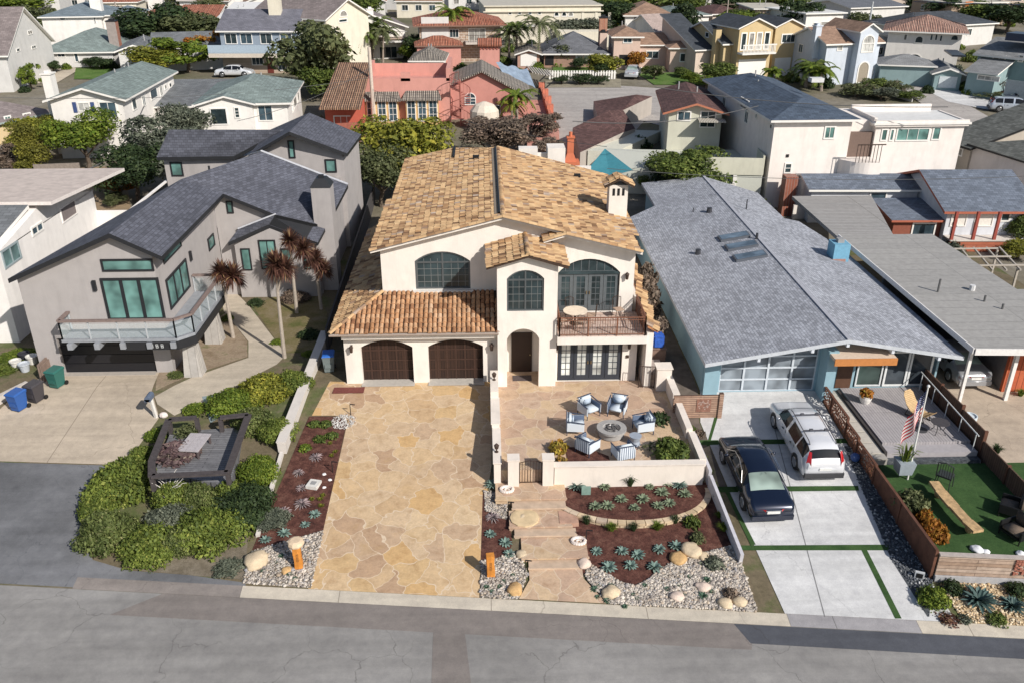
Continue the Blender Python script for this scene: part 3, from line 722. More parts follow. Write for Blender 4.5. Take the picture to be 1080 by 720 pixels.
# garage doors: arched dark wood with grids
wood_d = brickm('dark door boards', (.030,.016,.012), (.050,.026,.018), (.012,.007,.006), .17, 2.5, .012, rough=.6)
for u0, u1 in ((-6.56,-3.89), (-3.09,-.25)):
    mb = MB(); plate(mb, FG, arc_outline(u0-.02,u1+.02,-.02,2.1,2.5,12), -.44, -.36); g = fixn(mb.build('garage_door', wood_d, mh, world=False))
    mb = MB()
    for k in range(1, 4): mb_rect(mb, FG, u0, u1, .58*k-.03, .58*k+.03, -.37, -.335)
    for k in range(0, 7): x = u0+(u1-u0)*k/6; mb_rect(mb, FG, x-.035, x+.035, 0, 2.05 if k in (0,6) else 2.2, -.37, -.34)
    fixn(mb.build('door_rails', plain((.055,.028,.02),.55), g, world=False))
wbox('threshold', plain((.45,.42,.38),.8), (-6.6,39.55,0,-3.85,40.3,.03), (-3.13,39.55,0,-.2,40.3,.03))
# windows and doors
fr = plain((.085,.095,.10), .5)
window(mh, FA, WA[0], WA[1], WA[2], WA[3], 2, 1, fr, GDARK, .09, .52, -.12, sill=False, bar=.09)
mb = MB()
for k in range(8):
    if k != 4: x = WA[0]+.1+(WA[1]-WA[0]-.2)*k/7.5; mb_rect(mb, FA, x, x+.018, WA[2]+.1, 6.0, -.11, -.095)
for k in range(4): mb_rect(mb, FA, WA[0]+.1, WA[1]-.1, 4.7+.36*k, 4.718+.36*k, -.11, -.096)
fixn(mb.build('glazing_bars', plain((.20,.21,.21),.5), mh, world=False))
wbox('window_sill', plain((.62,.60,.57),.8), (WA[0]-.15,42.0,4.2,WA[1]+.15,42.45,4.31))
window(mh, FT, .98, 2.82, 4.25, 6.45, 2, 1, fr, GDARK, .08, .45, -.12, bar=.08)
mb = MB()
for x in (1.28,1.58,2.2,2.5): mb_rect(mb, FT, x, x+.018, 4.35, 6.1, -.11, -.095)
for k in range(4): mb_rect(mb, FT, 1.06, 2.74, 4.75+.38*k, 4.768+.38*k, -.11, -.096)
fixn(mb.build('glazing_bars', plain((.18,.19,.19),.5), mh, world=False))
bluef = plain((.035,.042,.055), .45)
def french(face, u0, u1, z0, z1, n, d, gm, fm, nx=2, nz=5, h=0):
    W = (u1-u0)/n
    for k in range(n):
        a, b = u0+k*W+.01, u0+(k+1)*W-.01
        mb = MB(); out = [(a,z0),(b,z0),(b,z1),(a,z1)]; inn = [(a+.17,z0+.28),(b-.17,z0+.28),(b-.17,z1-.16),(a+.17,z1-.16)]
        ring(mb, face, out, inn, d-.06, d)
        for i in range(1, nx): x = a+.17+(b-a-.34)*i/nx; mb_rect(mb, face, x-.015, x+.015, z0+.28, z1-.16, d-.05, d-.015)
        for i in range(1, nz): z = z0+.28+(z1-z0-.44)*i/nz; mb_rect(mb, face, a+.17, b-.17, z-.014, z+.014, d-.05, d-.012)
        o = fixn(mb.build('french_door', fm, mh, world=False))
        mb = MB(); plate(mb, face, inn, d-.045, d-.03); fixn(mb.build('pane', gm, o, world=False))
        if k in (n//2-1, n//2):
            x = b-.07 if k < n/2 else a+.07
            mb = MB(); mb_rect(mb, face, x-.02, x+.02, z0+.95, z0+1.12, d-.001, d+.05); fixn(mb.build('handle', plain((.6,.5,.3),.3,metal=1), o, world=False))
french(FF, 3.66, 6.96, .03, 2.26, 4, -.1, glass((.50,.52,.50),.2), bluef)
french(FB, 3.76, 6.96, 3.06, 5.15, 4, -.12, GDARK, plain((.10,.115,.125),.45))
mb = MB(); mb_rect(mb, FB, 3.72, 7.0, 5.15, 5.3, -.16, -.05); plate(mb, FB, arc_outline(3.73,6.99,5.3,5.28,6.0,14), -.2, -.14)
t_ = fixn(mb.build('transom_window', [GDARK], mh, world=False))
mb = MB()
for k in range(1, 8):
    x = 3.72+3.28*k/8; zt = 6.0-.72*(abs(x-5.36)/1.64)**2; mb_rect(mb, FB, x-.02, x+.02, 5.3, zt-.02, -.15, -.12)
mb_rect(mb, FB, 3.72, 7.0, 5.14, 5.32, -.15, -.11); fixn(mb.build('transom_bars', plain((.10,.115,.125),.45), t_, world=False))
# garage roof: front slope and the lean-to down the left side
GS = .40; ez = 3.1
def gz(d): return ez + GS*d
GF = [(-7.95,39.35,ez),(.56,39.35,ez),(.49,42.15,gz(2.8)),(-5.5,42.15,gz(2.8))]
GL_ = [(-7.95,39.35,ez),(-5.5,42.15,gz(2.8)),(-5.5,56,gz(2.8)),(-7.95,56,ez)]
gr = slab_world([GF, GL_], .12, [tile_b, plain((.50,.46,.42),.8)]); tile_field('tiles', [GF], gr, .245, .34, .09, tile_g); tile_field('tiles', [GL_], gr, .29, .37)
ridge_tiles('ridge_tiles', [((-7.95,39.35,ez+.05),(-5.5,42.15,gz(2.8)+.05))], gr, .12)
mb = MB(); mb.tube([(-7.98,39.28,ez-.05),(.56,39.28,ez-.05)], .06, 8); mb.build('gutter', plain((.30,.24,.20),.5), mh)
wbox('eave_cornice', stw, (-7.42,39.5,2.72,.47,39.82,2.95))
# balcony
terr = brickm('balcony tiles', (.50,.36,.29), (.56,.44,.38), (.3,.24,.2), .4, .4, .02)
wbox('balcony_slab', stw, (3.51,38.9,2.56,8.05,41.6,2.96)); wbox('balcony_floor', terr, (3.55,39.0,2.961,8.0,42.0,2.985))
rail = root('x', (0,0,0), None, None); bpy.data.objects.remove(rail)
rust = plain((.20,.085,.05), .6, .2)
def railing(name, path, parent, h=1.0, z=2.985, m=rust, sp=.125, post=1.35, world=True, hoop=False):
    mb = MB()
    for a, b in zip(path[:-1], path[1:]):
        a = Vector((a[0],a[1],z)); b = Vector((b[0],b[1],z)); L = (b-a).length; d = (b-a)/L
        mb.beam(a+Vector((0,0,h)), b+Vector((0,0,h)), .055, .04); mb.beam(a+Vector((0,0,.1)), b+Vector((0,0,.1)), .035, .03); mb.beam(a+Vector((0,0,h-.14)), b+Vector((0,0,h-.14)), .03, .025)
        k = int(L/sp)
        for i in range(1, k): p = a+d*(L*i/k); mb.cyl(p+Vector((0,0,.1)), p+Vector((0,0,h)), .011, n=4)
        q = max(1, round(L/post))
        for i in range(q+1): p = a+d*(L*i/q); mb.box(p.x-.03,p.y-.03,z,p.x+.03,p.y+.03,z+h+.03)
    return mb.build(name, m, parent, world=world)
railing('balcony_railing', [(3.62,41.5),(3.62,39.0),(7.95,39.0),(7.95,41.9)], mh)
# tiled coping strip along the right edge of the balcony
CP = [(8.05,38.95,3.55),(8.05,46.5,4.3),(8.6,46.5,4.0),(8.6,38.95,3.25)]
wbox('wall', stw, (8.06,39.0,-.5,8.4,46.4,3.1)); cr = slab_world([CP], .12, [tile_b, plain((.45,.2,.09),.8)]); tile_field('tiles', [CP], cr)
# chimney with its own little tiled roof
mb = MB(); mb.box(6.95,46.9,5.0,8.0,47.75,8.55); ch = mb.build('chimney', stw, mh, world=True)
CH = [[(6.65,46.6,8.55),(7.48,46.6,9.0),(7.48,48.05,9.0),(6.65,48.05,8.55)],[(7.48,46.6,9.0),(8.3,46.6,8.55),(8.3,48.05,8.55),(7.48,48.05,9.0)]]
cf = roof_mesh(CH, .1, 'chimney_roof', [tile_b, tile_b], ch, world=True)
o = tile_field('tiles', CH, ch)
mb = MB()
for k in range(3): mb.box(7.13+.27*k,46.88,8.0,7.27+.27*k,46.9,8.38)
for k in range(3): mb.lathe([(.07,0),(.07,.004)], (0,0,-50), 4)
mb = MB()
for k in range(3): mb.box(7.13+.27*k,46.885,7.95,7.27+.27*k,46.91,8.36)
mb.build('flue_opening', BLACK, ch, world=True)
# wall lanterns
def lantern(x, y, z, parent):
    mb = MB(); mb.box(x-.05,y-.02,z-.1,x+.05,y,z+.15); mb.beam((x,y,z+.12),(x,y-.22,z+.16),.025,.025); mb.cyl((x,y-.22,z-.18),(x,y-.22,z+.1),.07,.10,6); mb.lathe([(.13,.1),(.03,.2),(.0,.23)], (x,y-.22,z), 6)
    return mb.build('wall_lantern', IRON, parent)
for x, y, z in ((-7.0,39.9,2.1), (.2,39.9,2.1), (3.56,39.78,2.15), (7.3,39.78,2.15), (7.35,42.0,5.1)): lantern(x, y, z, mh)
mb = MB(); mb.box(7.2,39.74,1.35,7.34,39.8,1.5); mb.build('intercom', IRON, mh)
# low block with parapet seen above the rear roof edge
wbox('wall', stw, (2.3,58.5,5.8,3.6,59.3,7.95), (4.3,58.5,5.8,5.5,60,7.95), (3.6,59.0,5.8,4.3,59.3,7.5)); 

# ---- patio in front of the villa
pat = MB(); pat.box(.25, 31.65, -1.3, 9.45, 39.8, -.0); po = pat.build('patio', flagp); po['kind'] = 'structure'
pg = MB(); pg.box(7.75,39.8,-.3,9.4,60,.004); q = pg.build('side_path', plain((.28,.21,.16),.9,.2)); q['kind'] = 'structure'
wst = stucco((.74,.67,.60))
mb = MB()
mb.box(2.85,31.35,-1.2,9.45,31.65,.32); mb.box(2.82,31.3,.32,9.5,31.7,.37)
solo(mb, 'garden_wall', wst, (0,0,0), 'low cream stucco wall along the front of the round-table fire pit patio', 'garden wall')
mb = MB()
mb.box(.2,31.55,-1.1,.5,34.5,.42); mb.box(.14,34.5,-.9,.5,37.0,.62); mb.box(.1,37.0,-.6,.5,39.25,1.0); mb.box(.16,31.5,.42,.54,34.5,.47); mb.box(.1,34.5,.62,.54,37.0,.67)
solo(mb, 'garden_wall', wst, (0,0,0), 'stepped cream stucco wall between the flagstone driveway and the patio', 'garden wall')
mb = MB()
mb.box(9.15,36.9,-.8,9.5,39.0,.75); mb.box(9.2,34.0,-1,9.5,36.9,.55); mb.box(9.3,31.66,-1.2,9.6,34.0,.4)
solo(mb, 'garden_wall', wst, (0,0,0), 'cream stucco wall stepping down on the right side of the patio', 'garden wall')
mb = MB(); mb.box(8.65,38.6,-.3,9.4,39.25,1.25); mb.box(8.6,38.55,1.25,9.45,39.3,1.31)
solo(mb, 'gate_pillar', wst, (0,0,0), 'square cream pillar by the side gate right of the villa', 'pillar')
for x, l in ((1.2,'cream stucco gate pillar left of the small iron gate'), (2.72,'cream stucco gate pillar right of the small iron gate')):
    mb = MB(); mb.box(-.24,-.24,-1.1,.24,.24,.72); mb.box(-.27,-.27,.72,.27,.27,.79); solo(mb, 'gate_pillar', wst, (x-.15,31.5,0), l, 'pillar', 'pillars of the front gate')
def iron_gate(name, a, b, h, z, label, curve=.12):
    r = root(name, (a[0],a[1],z), label, 'gate'); a = Vector((0,0,0)); b = Vector((b[0]-r.location.x, b[1]-r.location.y, 0)); L = b.length; d = b/L
    mb = MB(); fr_ = MB(); pts = [d*(L*i/10)+Vector((0,0,h-curve+curve*sin(pi*i/10))) for i in range(11)]
    fr_.tube(pts, .02, 5); fr_.beam((0,0,.08), tuple(b+Vector((0,0,.08))), .03,.03); fr_.cyl((0,0,0),(0,0,h-curve),.022,n=6); fr_.cyl(tuple(b),tuple(b+Vector((0,0,h-curve))),.022,n=6)
    k = int(L/.12)
    for i in range(1, k): p = d*(L*i/k); mb.cyl(p+Vector((0,0,.08)), p+Vector((0,0,h-curve+curve*sin(pi*i/k))), .011, n=4)
    fr_.build('frame', IRON, r, world=False); mb.build('bars', IRON, r, world=False); return r
iron_gate('iron_gate', (1.32,31.5), (2.3,31.5), 1.2, -.62, 'small arched black iron gate between two cream pillars')
iron_gate('iron_gate', (7.8,39.0), (8.6,38.9), 1.25, 0, 'brown iron side gate right of the french doors', 0)
def lamp_post_small(x, y, z, label):
    r = root('wall_top_lantern', (x,y,z), label, 'lantern', 'lanterns on the patio wall')
    mb = MB(); mb.lathe([(.09,0),(.09,.03),(.03,.05),(.03,.16),(.08,.18),(.12,.36),(.02,.46)], (0,0,0), 6); mb.build('lantern_body', IRON, r, world=False)
lamp_post_small(.33,32.4,.47,'black lantern on the driveway wall nearest the front gate')
lamp_post_small(.3,38.2,1.0,'black lantern on the driveway wall nearest the villa')
# steps and flagstone walk
stepm = flagp
r = root('garden_steps', (1.6,28.5,-1.2), 'broad tan flagstone steps climbing from the kerb to the iron gate', 'steps')
steps = [(.25,30.35,3.3,31.6,-.60),(.95,29.85,3.25,30.35,-.72),(.8,28.75,3.4,29.85,-.84),(1.0,28.3,3.55,28.75,-.95),(1.25,27.0,3.9,28.3,-1.04),(1.5,26.55,3.7,27.0,-1.15)]
sheet('lower_walk', [(1.05,kerb(1)+.56),(4.35,kerb(4.35)+.56),(3.6,26.0),(3.6,26.6),(1.5,26.6),(1.5,26.0)], .05, flagp)
for (x0,y0,x1,y1,z) in steps:
    mb = MB(); mb.box(x0,y0+.004,z-.6,x1,y1,z); mb.box(x0-.03,y0-.05,z-.06,x1+.03,y0+.02,z+.012); mb.build('step', flagp if y1-y0 > .7 else plain((.50,.38,.28),.8,.15,3), r)
mb = MB(); mb.lathe([(.62,0),(.62,.06),(.5,.075)], (1.45,29.3,-.842), 12); mb.build('round_slab', plain((.60,.46,.28),.8,.15,3), r)
mb = MB(); mb.box(2.9,28.9,-1.2,3.7,29.75,-.82); mb.build('side_slab', plain((.42,.26,.19),.8,.2,3), r)
for k, (x, y, z) in enumerate(((.75,31.0,-.59),(3.6,27.95,-1.03))):
    mb = MB(); pts = [(.27*cos(a*.35)*(1+.02*sin(a)), .22*sin(a*.35), .03) for a in range(0, 18)]
    mb.tube(pts, .075, 6); mb.tube([(.1*cos(a), .08*sin(a), .02) for a in range(0, 5)], .04, 5)
    solo(mb, 'ring_stone', plain((.74,.66,.60),.6,.05), (x,y,z), ['pale ring-shaped stone on the top step by the gate', 'pale ring-shaped stone at the right end of the lower walk'][k], 'ring ornament')
# curved retaining wall of the upper bed
ashl = island('tan wall blocks', [(0,(.50,.38,.24)),(.4,(.60,.47,.32)),(.75,(.66,.54,.38)),(1,(.45,.36,.28))], .85, bmp=.4)
rng = random.Random(4); rw = root('retaining_wall', (6.3,29,-1), 'low curved tan stone block wall round the upper mulch bed', 'retaining wall')
cx_, cy_, rx_, ry_ = 6.15, 31.6, 3.5, 2.75
def arcp(t, r=0): return Vector((cx_-(rx_+r)*cos(t), cy_-(ry_+r)*sin(t)**.8 if sin(t)>0 else cy_, 0))
for lay in range(3):
    mb = MB(); t = .32 + lay*.02
    while t < pi-.05:
        dt = rng.uniform(.07,.12) if lay < 2 else rng.uniform(.1,.15); a, b = arcp(t), arcp(min(t+dt*.93, pi-.02)); z = -1.12+lay*.15
        mb.beam(a+Vector((0,0,z)), b+Vector((0,0,z)), .27+rng.uniform(-.02,.03) if lay<2 else .34, .14 if lay<2 else .1); t += dt
    mb.build('stone_course' if lay < 2 else 'cap_course', ashl, rw)
ub = [tuple(arcp(.2+(pi-.25)*i/24, -.1)[:2]) for i in range(25)]
mb = MB(); mb.prism([(3.0,31.33)]+ub[1:-1]+[(9.5,31.33)], -1.3, -.76); o = mb.build('upper_mulch_bed', mulch); o['kind'] = 'structure'
# ================================================================== PLANTS
def leafmat(name, a, b, c=None, trans=.22):
    st = [(0, a), (.45, tuple((x+y)/2 for x, y in zip(a, b))), (.85, b), (1, c or b)]
    return island(name, st, .65, (.62,.65,.6), (1.35,1.3,1.2), 1.3, trans, .3)
L_OLIVE = leafmat('olive green leaves', (.06,.075,.032), (.135,.155,.07), (.21,.22,.12))
L_DARK = leafmat('dark green leaves', (.018,.035,.014), (.05,.08,.03), (.08,.11,.04))
L_MID = leafmat('green leaves', (.045,.075,.016), (.125,.165,.038), (.20,.235,.06))
L_YEL = leafmat('yellow green leaves', (.11,.13,.018), (.26,.26,.04), (.40,.36,.06))
L_LIME = leafmat('bright green leaves', (.06,.11,.012), (.17,.22,.03), (.24,.28,.05))
L_GREY = leafmat('grey green leaves', (.07,.085,.065), (.16,.18,.14), (.22,.24,.19))
L_ORANGE = leafmat('orange leaves', (.22,.07,.012), (.42,.20,.03), (.30,.25,.04))
L_RED = leafmat('bronze leaves', (.06,.025,.022), (.15,.07,.05), (.36,.24,.13))
L_BROWN = leafmat('bare brown twigs', (.09,.065,.055), (.20,.15,.12), (.26,.20,.16), 0)
L_BLUE = leafmat('blue green succulent leaves', (.11,.17,.16), (.20,.29,.27), (.26,.34,.31), 0)
L_PURP = leafmat('grey purple succulent leaves', (.20,.15,.17), (.34,.28,.30), (.40,.33,.34), 0)
L_FM = leafmat('foreground green leaves', (.065,.10,.018), (.175,.22,.045), (.26,.28,.07)); L_FO = leafmat('foreground olive leaves', (.065,.09,.025), (.15,.185,.06), (.25,.25,.12))  # brighter leaf colours of the foreground bushes
BARK = plain((.13,.10,.075), .9, .25, 8, bmp=.5, bscale=20); BARKP = plain((.36,.31,.26), .9, .15, 8)
CM = {}
def leaves(mb, rng, c, r, n, ls, up=.15, flat=1., inner=.55):
    for _ in range(n):
        while True:
            d = Vector((rng.gauss(0,1), rng.gauss(0,1), rng.gauss(0,1)))
            if d.length > .1: break
        d.normalize()
        if d.z < -.55 and rng.random() < .7: d.z = -d.z
        k = r*(inner+(1.02-inner)*rng.random()**.6)*(1+.34*noise.noise(Vector((d.x*2.2+c[0], d.y*2.2+c[1], d.z*2.2+c[2]))))
        p = Vector(c) + Vector((d.x*k, d.y*k, d.z*k*flat))
        nn = (d*.9 + Vector((rng.gauss(0,.7), rng.gauss(0,.7), rng.gauss(0,.7)+up))).normalized()
        t = nn.orthogonal().normalized(); t = Matrix.Rotation(rng.uniform(0,2*pi), 3, nn) @ t; s = nn.cross(t)
        a = ls*rng.choice((.5,.7,.9,1.1,1.6))*rng.uniform(.8,1.2); b = a*rng.uniform(.45,.75)
        mb.add([p-t*a, p-s*b, p+t*a+nn*a*.15, p+s*b], [(0,1,2,3)])
def crown(kind, mat, n, ls, seed=0):
    key = (kind, mat.name, n, ls, seed)
    if key in CM: return CM[key]
    rng = random.Random(hash(kind) % 1000 + seed if False else sum(map(ord, kind))+seed); mb = MB()
    if kind == 'round': lobes = [((rng.uniform(-.55,.55), rng.uniform(-.55,.55), rng.uniform(-.35,.45)), rng.uniform(.32,.55)) for _ in range(13)] + [((0,0,0),.62)]
    elif kind == 'tall': lobes = [((rng.uniform(-.35,.35), rng.uniform(-.35,.35), -.9+1.9*i/12), rng.uniform(.35,.55)*(1-.35*abs(i/12-.4))) for i in range(13)]
    elif kind == 'cone': lobes = [((rng.uniform(-.12,.12), rng.uniform(-.12,.12), -.9+1.8*i/9), .62*(1-i/11)+.1) for i in range(10)]
    elif kind == 'mound': lobes = [((.62*cos(a)*rng.uniform(.5,1.1), .62*sin(a)*rng.uniform(.5,1.1), rng.uniform(.0,.25)), rng.uniform(.28,.42)) for a in [i*2*pi/11 for i in range(11)]] + [((rng.uniform(-.3,.3),rng.uniform(-.3,.3),rng.uniform(.25,.4)),.42) for _ in range(5)]
    elif kind == 'hedge': lobes = [((-1+2*(i+.5)/9, rng.uniform(-.1,.1), rng.uniform(.35,.6)), rng.uniform(.24,.34)) for i in range(9)] + [((-1+2*(i+.5)/8, rng.uniform(-.1,.1), .2), .26) for i in range(8)]
    elif kind == 'loose': lobes = [((rng.uniform(-.75,.75), rng.uniform(-.75,.75), rng.uniform(-.5,.7)), rng.uniform(.16,.34)) for _ in range(24)]
    else: lobes = [((0,0,0),1)]
    W = sum(r*r for _, r in lobes)
    for c, r in lobes: leaves(mb, rng, c, r, max(10, int(n*r*r/W)), ls, .2, .85, .5 if kind != 'loose' else .2)
    CM[key] = mb.mesh('crown', mat); return CM[key]
def trunk_mesh(key, h, r, limbs, top, mat, seed):
    k = ('trunk', key, seed)
    if k in CM: return CM[k]
    rng = random.Random(seed+11); mb = MB(); pts = [Vector((0,0,-.3))]
    for i in range(1, 5): pts.append(Vector((rng.uniform(-.08,.08)*h, rng.uniform(-.08,.08)*h, h*i/4)))
    mb.tube(pts, r, 8, r1=r*.6)
    for i in range(limbs):
        a = rng.uniform(0, 2*pi); s = pts[rng.choice((2,3,4))]; m_ = s+Vector((cos(a)*top*.3, sin(a)*top*.3, top*.3)); e = s+Vector((cos(a)*top*.6, sin(a)*top*.6, top*rng.uniform(.5,.8)))
        mb.tube([s, m_, e], r*.45, 6, r1=r*.12)
        for q in range(2):
            b = a+rng.uniform(-1,1); mb.tube([m_, m_+Vector((cos(b)*top*.3, sin(b)*top*.3, top*.3))], r*.2, 5, r1=.01)
    CM[k] = mb.mesh('trunk', mat); return CM[k]
def tree(px, py, ch, rad, hgt, mat, label, kind='round', n=3500, ls=.11, seed=0, name='tree', cat='tree', group='trees among the houses', at=None, rz=None, bark=None):
    """crown centre shows at photo point (px,py), ch metres over the ground"""
    g = G(px, py, ch) if at is None else Vector((at[0], at[1], T(*at)+ch)); gx, gy = g.x, g.y; gz0 = T(gx, gy)
    r = root(name, (gx, gy, gz0), label, cat, group, (R.uniform(0,6.28) if rz is None else rz))
    t = link('trunk', trunk_mesh((round(ch,1), round(rad,1)), max(.5, ch-hgt*.15), .05*rad+.05, 6, rad*.8, bark or BARK, seed), r, False)
    c = link('crown', crown(kind, mat, n, ls, seed), r, False); c.location = (0, 0, ch); c.scale = (rad, rad, hgt/2)
    return r
def shrub(px, py, rad, hgt, mat, label, kind='mound', n=2200, ls=.09, seed=0, name='shrub', cat='shrub', group=None, at=None, rz=None, sx=1., z=None):
    if at is None:
        g = G(px, py, hgt*.35); x, y = g.x, g.y
    else: x, y = at
    o = link(name, crown(kind, mat, n, ls, seed)); o.location = (x, y, (T(x, y) if z is None else z) + (.0 if kind in ('mound','hedge') else hgt*.45))
    o.scale = (rad*sx, rad, hgt/1.0 if kind in ('mound','hedge') else hgt/2); o.rotation_euler.z = R.uniform(0,6.28) if rz is None else rz
    return tag(o, label, cat, group)
def rosette_mesh(key, n, r, mat, wdt=.16, curve=.5, rings=3, up=.9, seed=1):
    k = ('ros', key)
    if k in CM: return CM[k]
    rng = random.Random(seed); mb = MB()
    for q in range(rings):
        m_ = int(n*(1-.22*q))
        for i in range(m_):
            a = 2*pi*(i+.5*q)/m_+rng.uniform(-.1,.1); el = radians(12+ (62/(rings))*q*up + rng.uniform(-6,6)); L = r*(1-.13*q)*rng.uniform(.88,1.08)
            d = Vector((cos(a), sin(a), 0)); s = Vector((-sin(a), cos(a), 0)); vs = []
            for t, wf in ((0,.55),(.4,1.),(.75,.8),(1.,.05)):
                e = el - curve*t*.3; c = d*(L*t*cos(e)) + Vector((0,0,.03+L*t*sin(e)+.0))
                vs += [c - s*r*wdt*wf + Vector((0,0,r*.05*wf)), c, c + s*r*wdt*wf + Vector((0,0,r*.05*wf))]
            mb.add(vs, [f for j in range(3) for f in ((3*j,3*j+1,3*j+4,3*j+3),(3*j+1,3*j+2,3*j+5,3*j+4))])
    CM[k] = mb.mesh('rosette', mat); return CM[k]
ROS = dict(agave=rosette_mesh('agave', 11, .30, L_BLUE), small=rosette_mesh('small', 12, .17, leafmat('small dark rosette leaves',(.04,.085,.06),(.09,.16,.11),None,0), .13), big=rosette_mesh('big', 15, .5, L_BLUE, .1, .3, 4),
           purple=rosette_mesh('purple', 14, .42, L_PURP, .07, .9, 4), dark=rosette_mesh('dark', 15, .55, leafmat('dark agave leaves',(.045,.085,.085),(.09,.15,.15),None,0), .11, .3, 4),
           pale=rosette_mesh('pale', 12, .32, leafmat('pale green rosette leaves',(.14,.18,.12),(.24,.29,.20),None,0), .15))
def plant(kind, px, py, label, name='agave', cat='succulent', group=None, s=1., z=None, at=None):
    p = G(px, py) if at is None else Vector((at[0], at[1], T(*at)))
    if z is not None: p = P(px, py, z)
    o = link(name, ROS[kind]); o.location = (p.x, p.y, (z if z is not None else p.z)+.01); o.scale = (s*R.uniform(.78,1.2),)*3; o.rotation_euler = (R.uniform(-.08,.08), R.uniform(-.08,.08), R.uniform(0,6.28))
    return tag(o, label, cat, group)
def grass_mesh(key, mat, n, r, h, wd=.012):
    k = ('grass', key)
    if k in CM: return CM[k]
    rng = random.Random(8); mb = MB()
    for _ in range(n):
        a = rng.uniform(0, 2*pi); rr = r*.3*rng.random(); b = Vector((rr*cos(a), rr*sin(a), 0)); lean = rng.uniform(.1,1.)*r; H = h*rng.uniform(.6,1.1)
        s = Vector((-sin(a), cos(a), 0))*wd; d = Vector((cos(a), sin(a), 0)); m1 = b+d*lean*.4+Vector((0,0,H*.7)); m2 = b+d*lean+Vector((0,0,H*(1-.35*lean/r)))
        mb.add([b-s, b+s, m1+s*.8, m1-s*.8, m2], [(0,1,2,3),(3,2,4)])
    CM[k] = mb.mesh('grass', mat); return CM[k]
GR_DARK = grass_mesh('dark', L_DARK, 150, .3, .45); GR_MID = grass_mesh('mid', L_LIME, 170, .34, .42, .014); GR_YEL = grass_mesh('yel', L_YEL, 90, .16, .15)
def tuft(me, px, py, label, s=1., name='grass_tuft', cat='grass tuft', group=None, z=None):
    p = G(px, py) if z is None else P(px, py, z); o = link(name, me); o.location = (p.x, p.y, p.z); o.scale = (s,)*3; o.rotation_euler.z = R.uniform(0,6.28); return tag(o, label, cat, group)
BOUL = {}
def boulder(px, py, s, label, mat=None, seed=1, sq=.62, z=None, group='boulders in the front yard'):
    rng = random.Random(seed); bm = bmesh.new(); bmesh.ops.create_icosphere(bm, subdivisions=3, radius=1)
    for v in bm.verts:
        k = 1 + .25*noise.noise(v.co*1.1+Vector((seed*3.1,0,0))) + .15*noise.noise(v.co*2.6+Vector((seed,0,0))); v.co *= k; v.co.z *= sq; v.co.x *= 1.15
    me = bpy.data.meshes.new('boulder'); bm.to_mesh(me); bm.free(); me.materials.append(mat)
    for p in me.polygons: p.use_smooth = True
    o = link('boulder', me); p = G(px, py) if z is None else P(px, py, z); o.location = (p.x, p.y, p.z+s*sq*.35); o.scale = (s,)*3; o.rotation_euler.z = rng.uniform(0,6)
    return tag(o, label, 'boulder', group)
def pebbles(name, poly, n, mat, label, off=.03, s0=.03, s1=.07, seed=2, z=None, cat='pebbles'):
    rng = random.Random(seed); mb = MB(); xs = [p[0] for p in poly]; ys = [p[1] for p in poly]
    ico = bmesh.new(); bmesh.ops.create_icosphere(ico, subdivisions=1, radius=1); V = [v.co.copy() for v in ico.verts]; Fc = [tuple(v.index for v in f.verts) for f in ico.faces]; ico.free()
    k = 0
    while k < n:
        x, y = rng.uniform(min(xs), max(xs)), rng.uniform(min(ys), max(ys)); c = False; j = len(poly)-1
        for i in range(len(poly)):
            if (poly[i][1] > y) != (poly[j][1] > y) and x < (poly[j][0]-poly[i][0])*(y-poly[i][1])/(poly[j][1]-poly[i][1]) + poly[i][0]: c = not c
            j = i
        if not c: continue
        s = rng.uniform(s0, s1)*(1.5 if rng.random() < .06 else 1); a, b, h = s*rng.uniform(.8,1.4), s*rng.uniform(.6,1), s*rng.uniform(.4,.7)
        t = rng.uniform(0, 2*pi); zz = (T(x, y) if z is None else z)+off+h*.4
        mb.add([(x+v.x*a*cos(t)-v.y*b*sin(t), y+v.x*a*sin(t)+v.y*b*cos(t), zz+v.z*h) for v in V], Fc); k += 1
    o = mb.build(name, mat, smooth=True); return tag(o, label, cat, None, 'stuff')
peb = island('river pebbles', [(0,(.17,.15,.14)),(.2,(.30,.265,.235)),(.45,(.43,.39,.34)),(.7,(.56,.51,.45)),(.88,(.40,.32,.24)),(1,(.28,.28,.30))], .8)
pebg = island('golden gravel stones', [(0,(.36,.25,.14)),(.4,(.55,.42,.26)),(.8,(.66,.56,.40)),(1,(.40,.33,.26))], .8)
pebd = island('dark gravel stones', [(0,(.03,.035,.045)),(.5,(.09,.10,.12)),(.85,(.20,.21,.22)),(1,(.5,.5,.5))], .7)
pebbles('pebbles', PB_L, 2100, peb, 'white and grey river pebbles at the foot of the left mulch bed', seed=2)
pebbles('pebbles', PB_R, 6500, peb, 'white and grey river pebbles along the kerb below the right mulch bed', seed=3)
pebbles('pebbles', PB_M, 1300, peb, 'white and grey river pebbles between the driveway foot and the walk', seed=4)
pebbles('pebbles', PB_U, 500, peb, 'white river pebbles beside the iron gate steps', seed=5, s0=.03, s1=.06)
pebbles('gravel', GG, 4200, pebg, 'golden gravel at the foot of the wooden retaining wall', .02, .03, .07, 6, cat='gravel')
pebbles('gravel', gp((890,472),(905,472),(985,600),(980,640),(940,590)), 1500, pebd, 'dark gravel along the slab driveway below the rusty fence', .02, .03, .06, 7, cat='gravel')

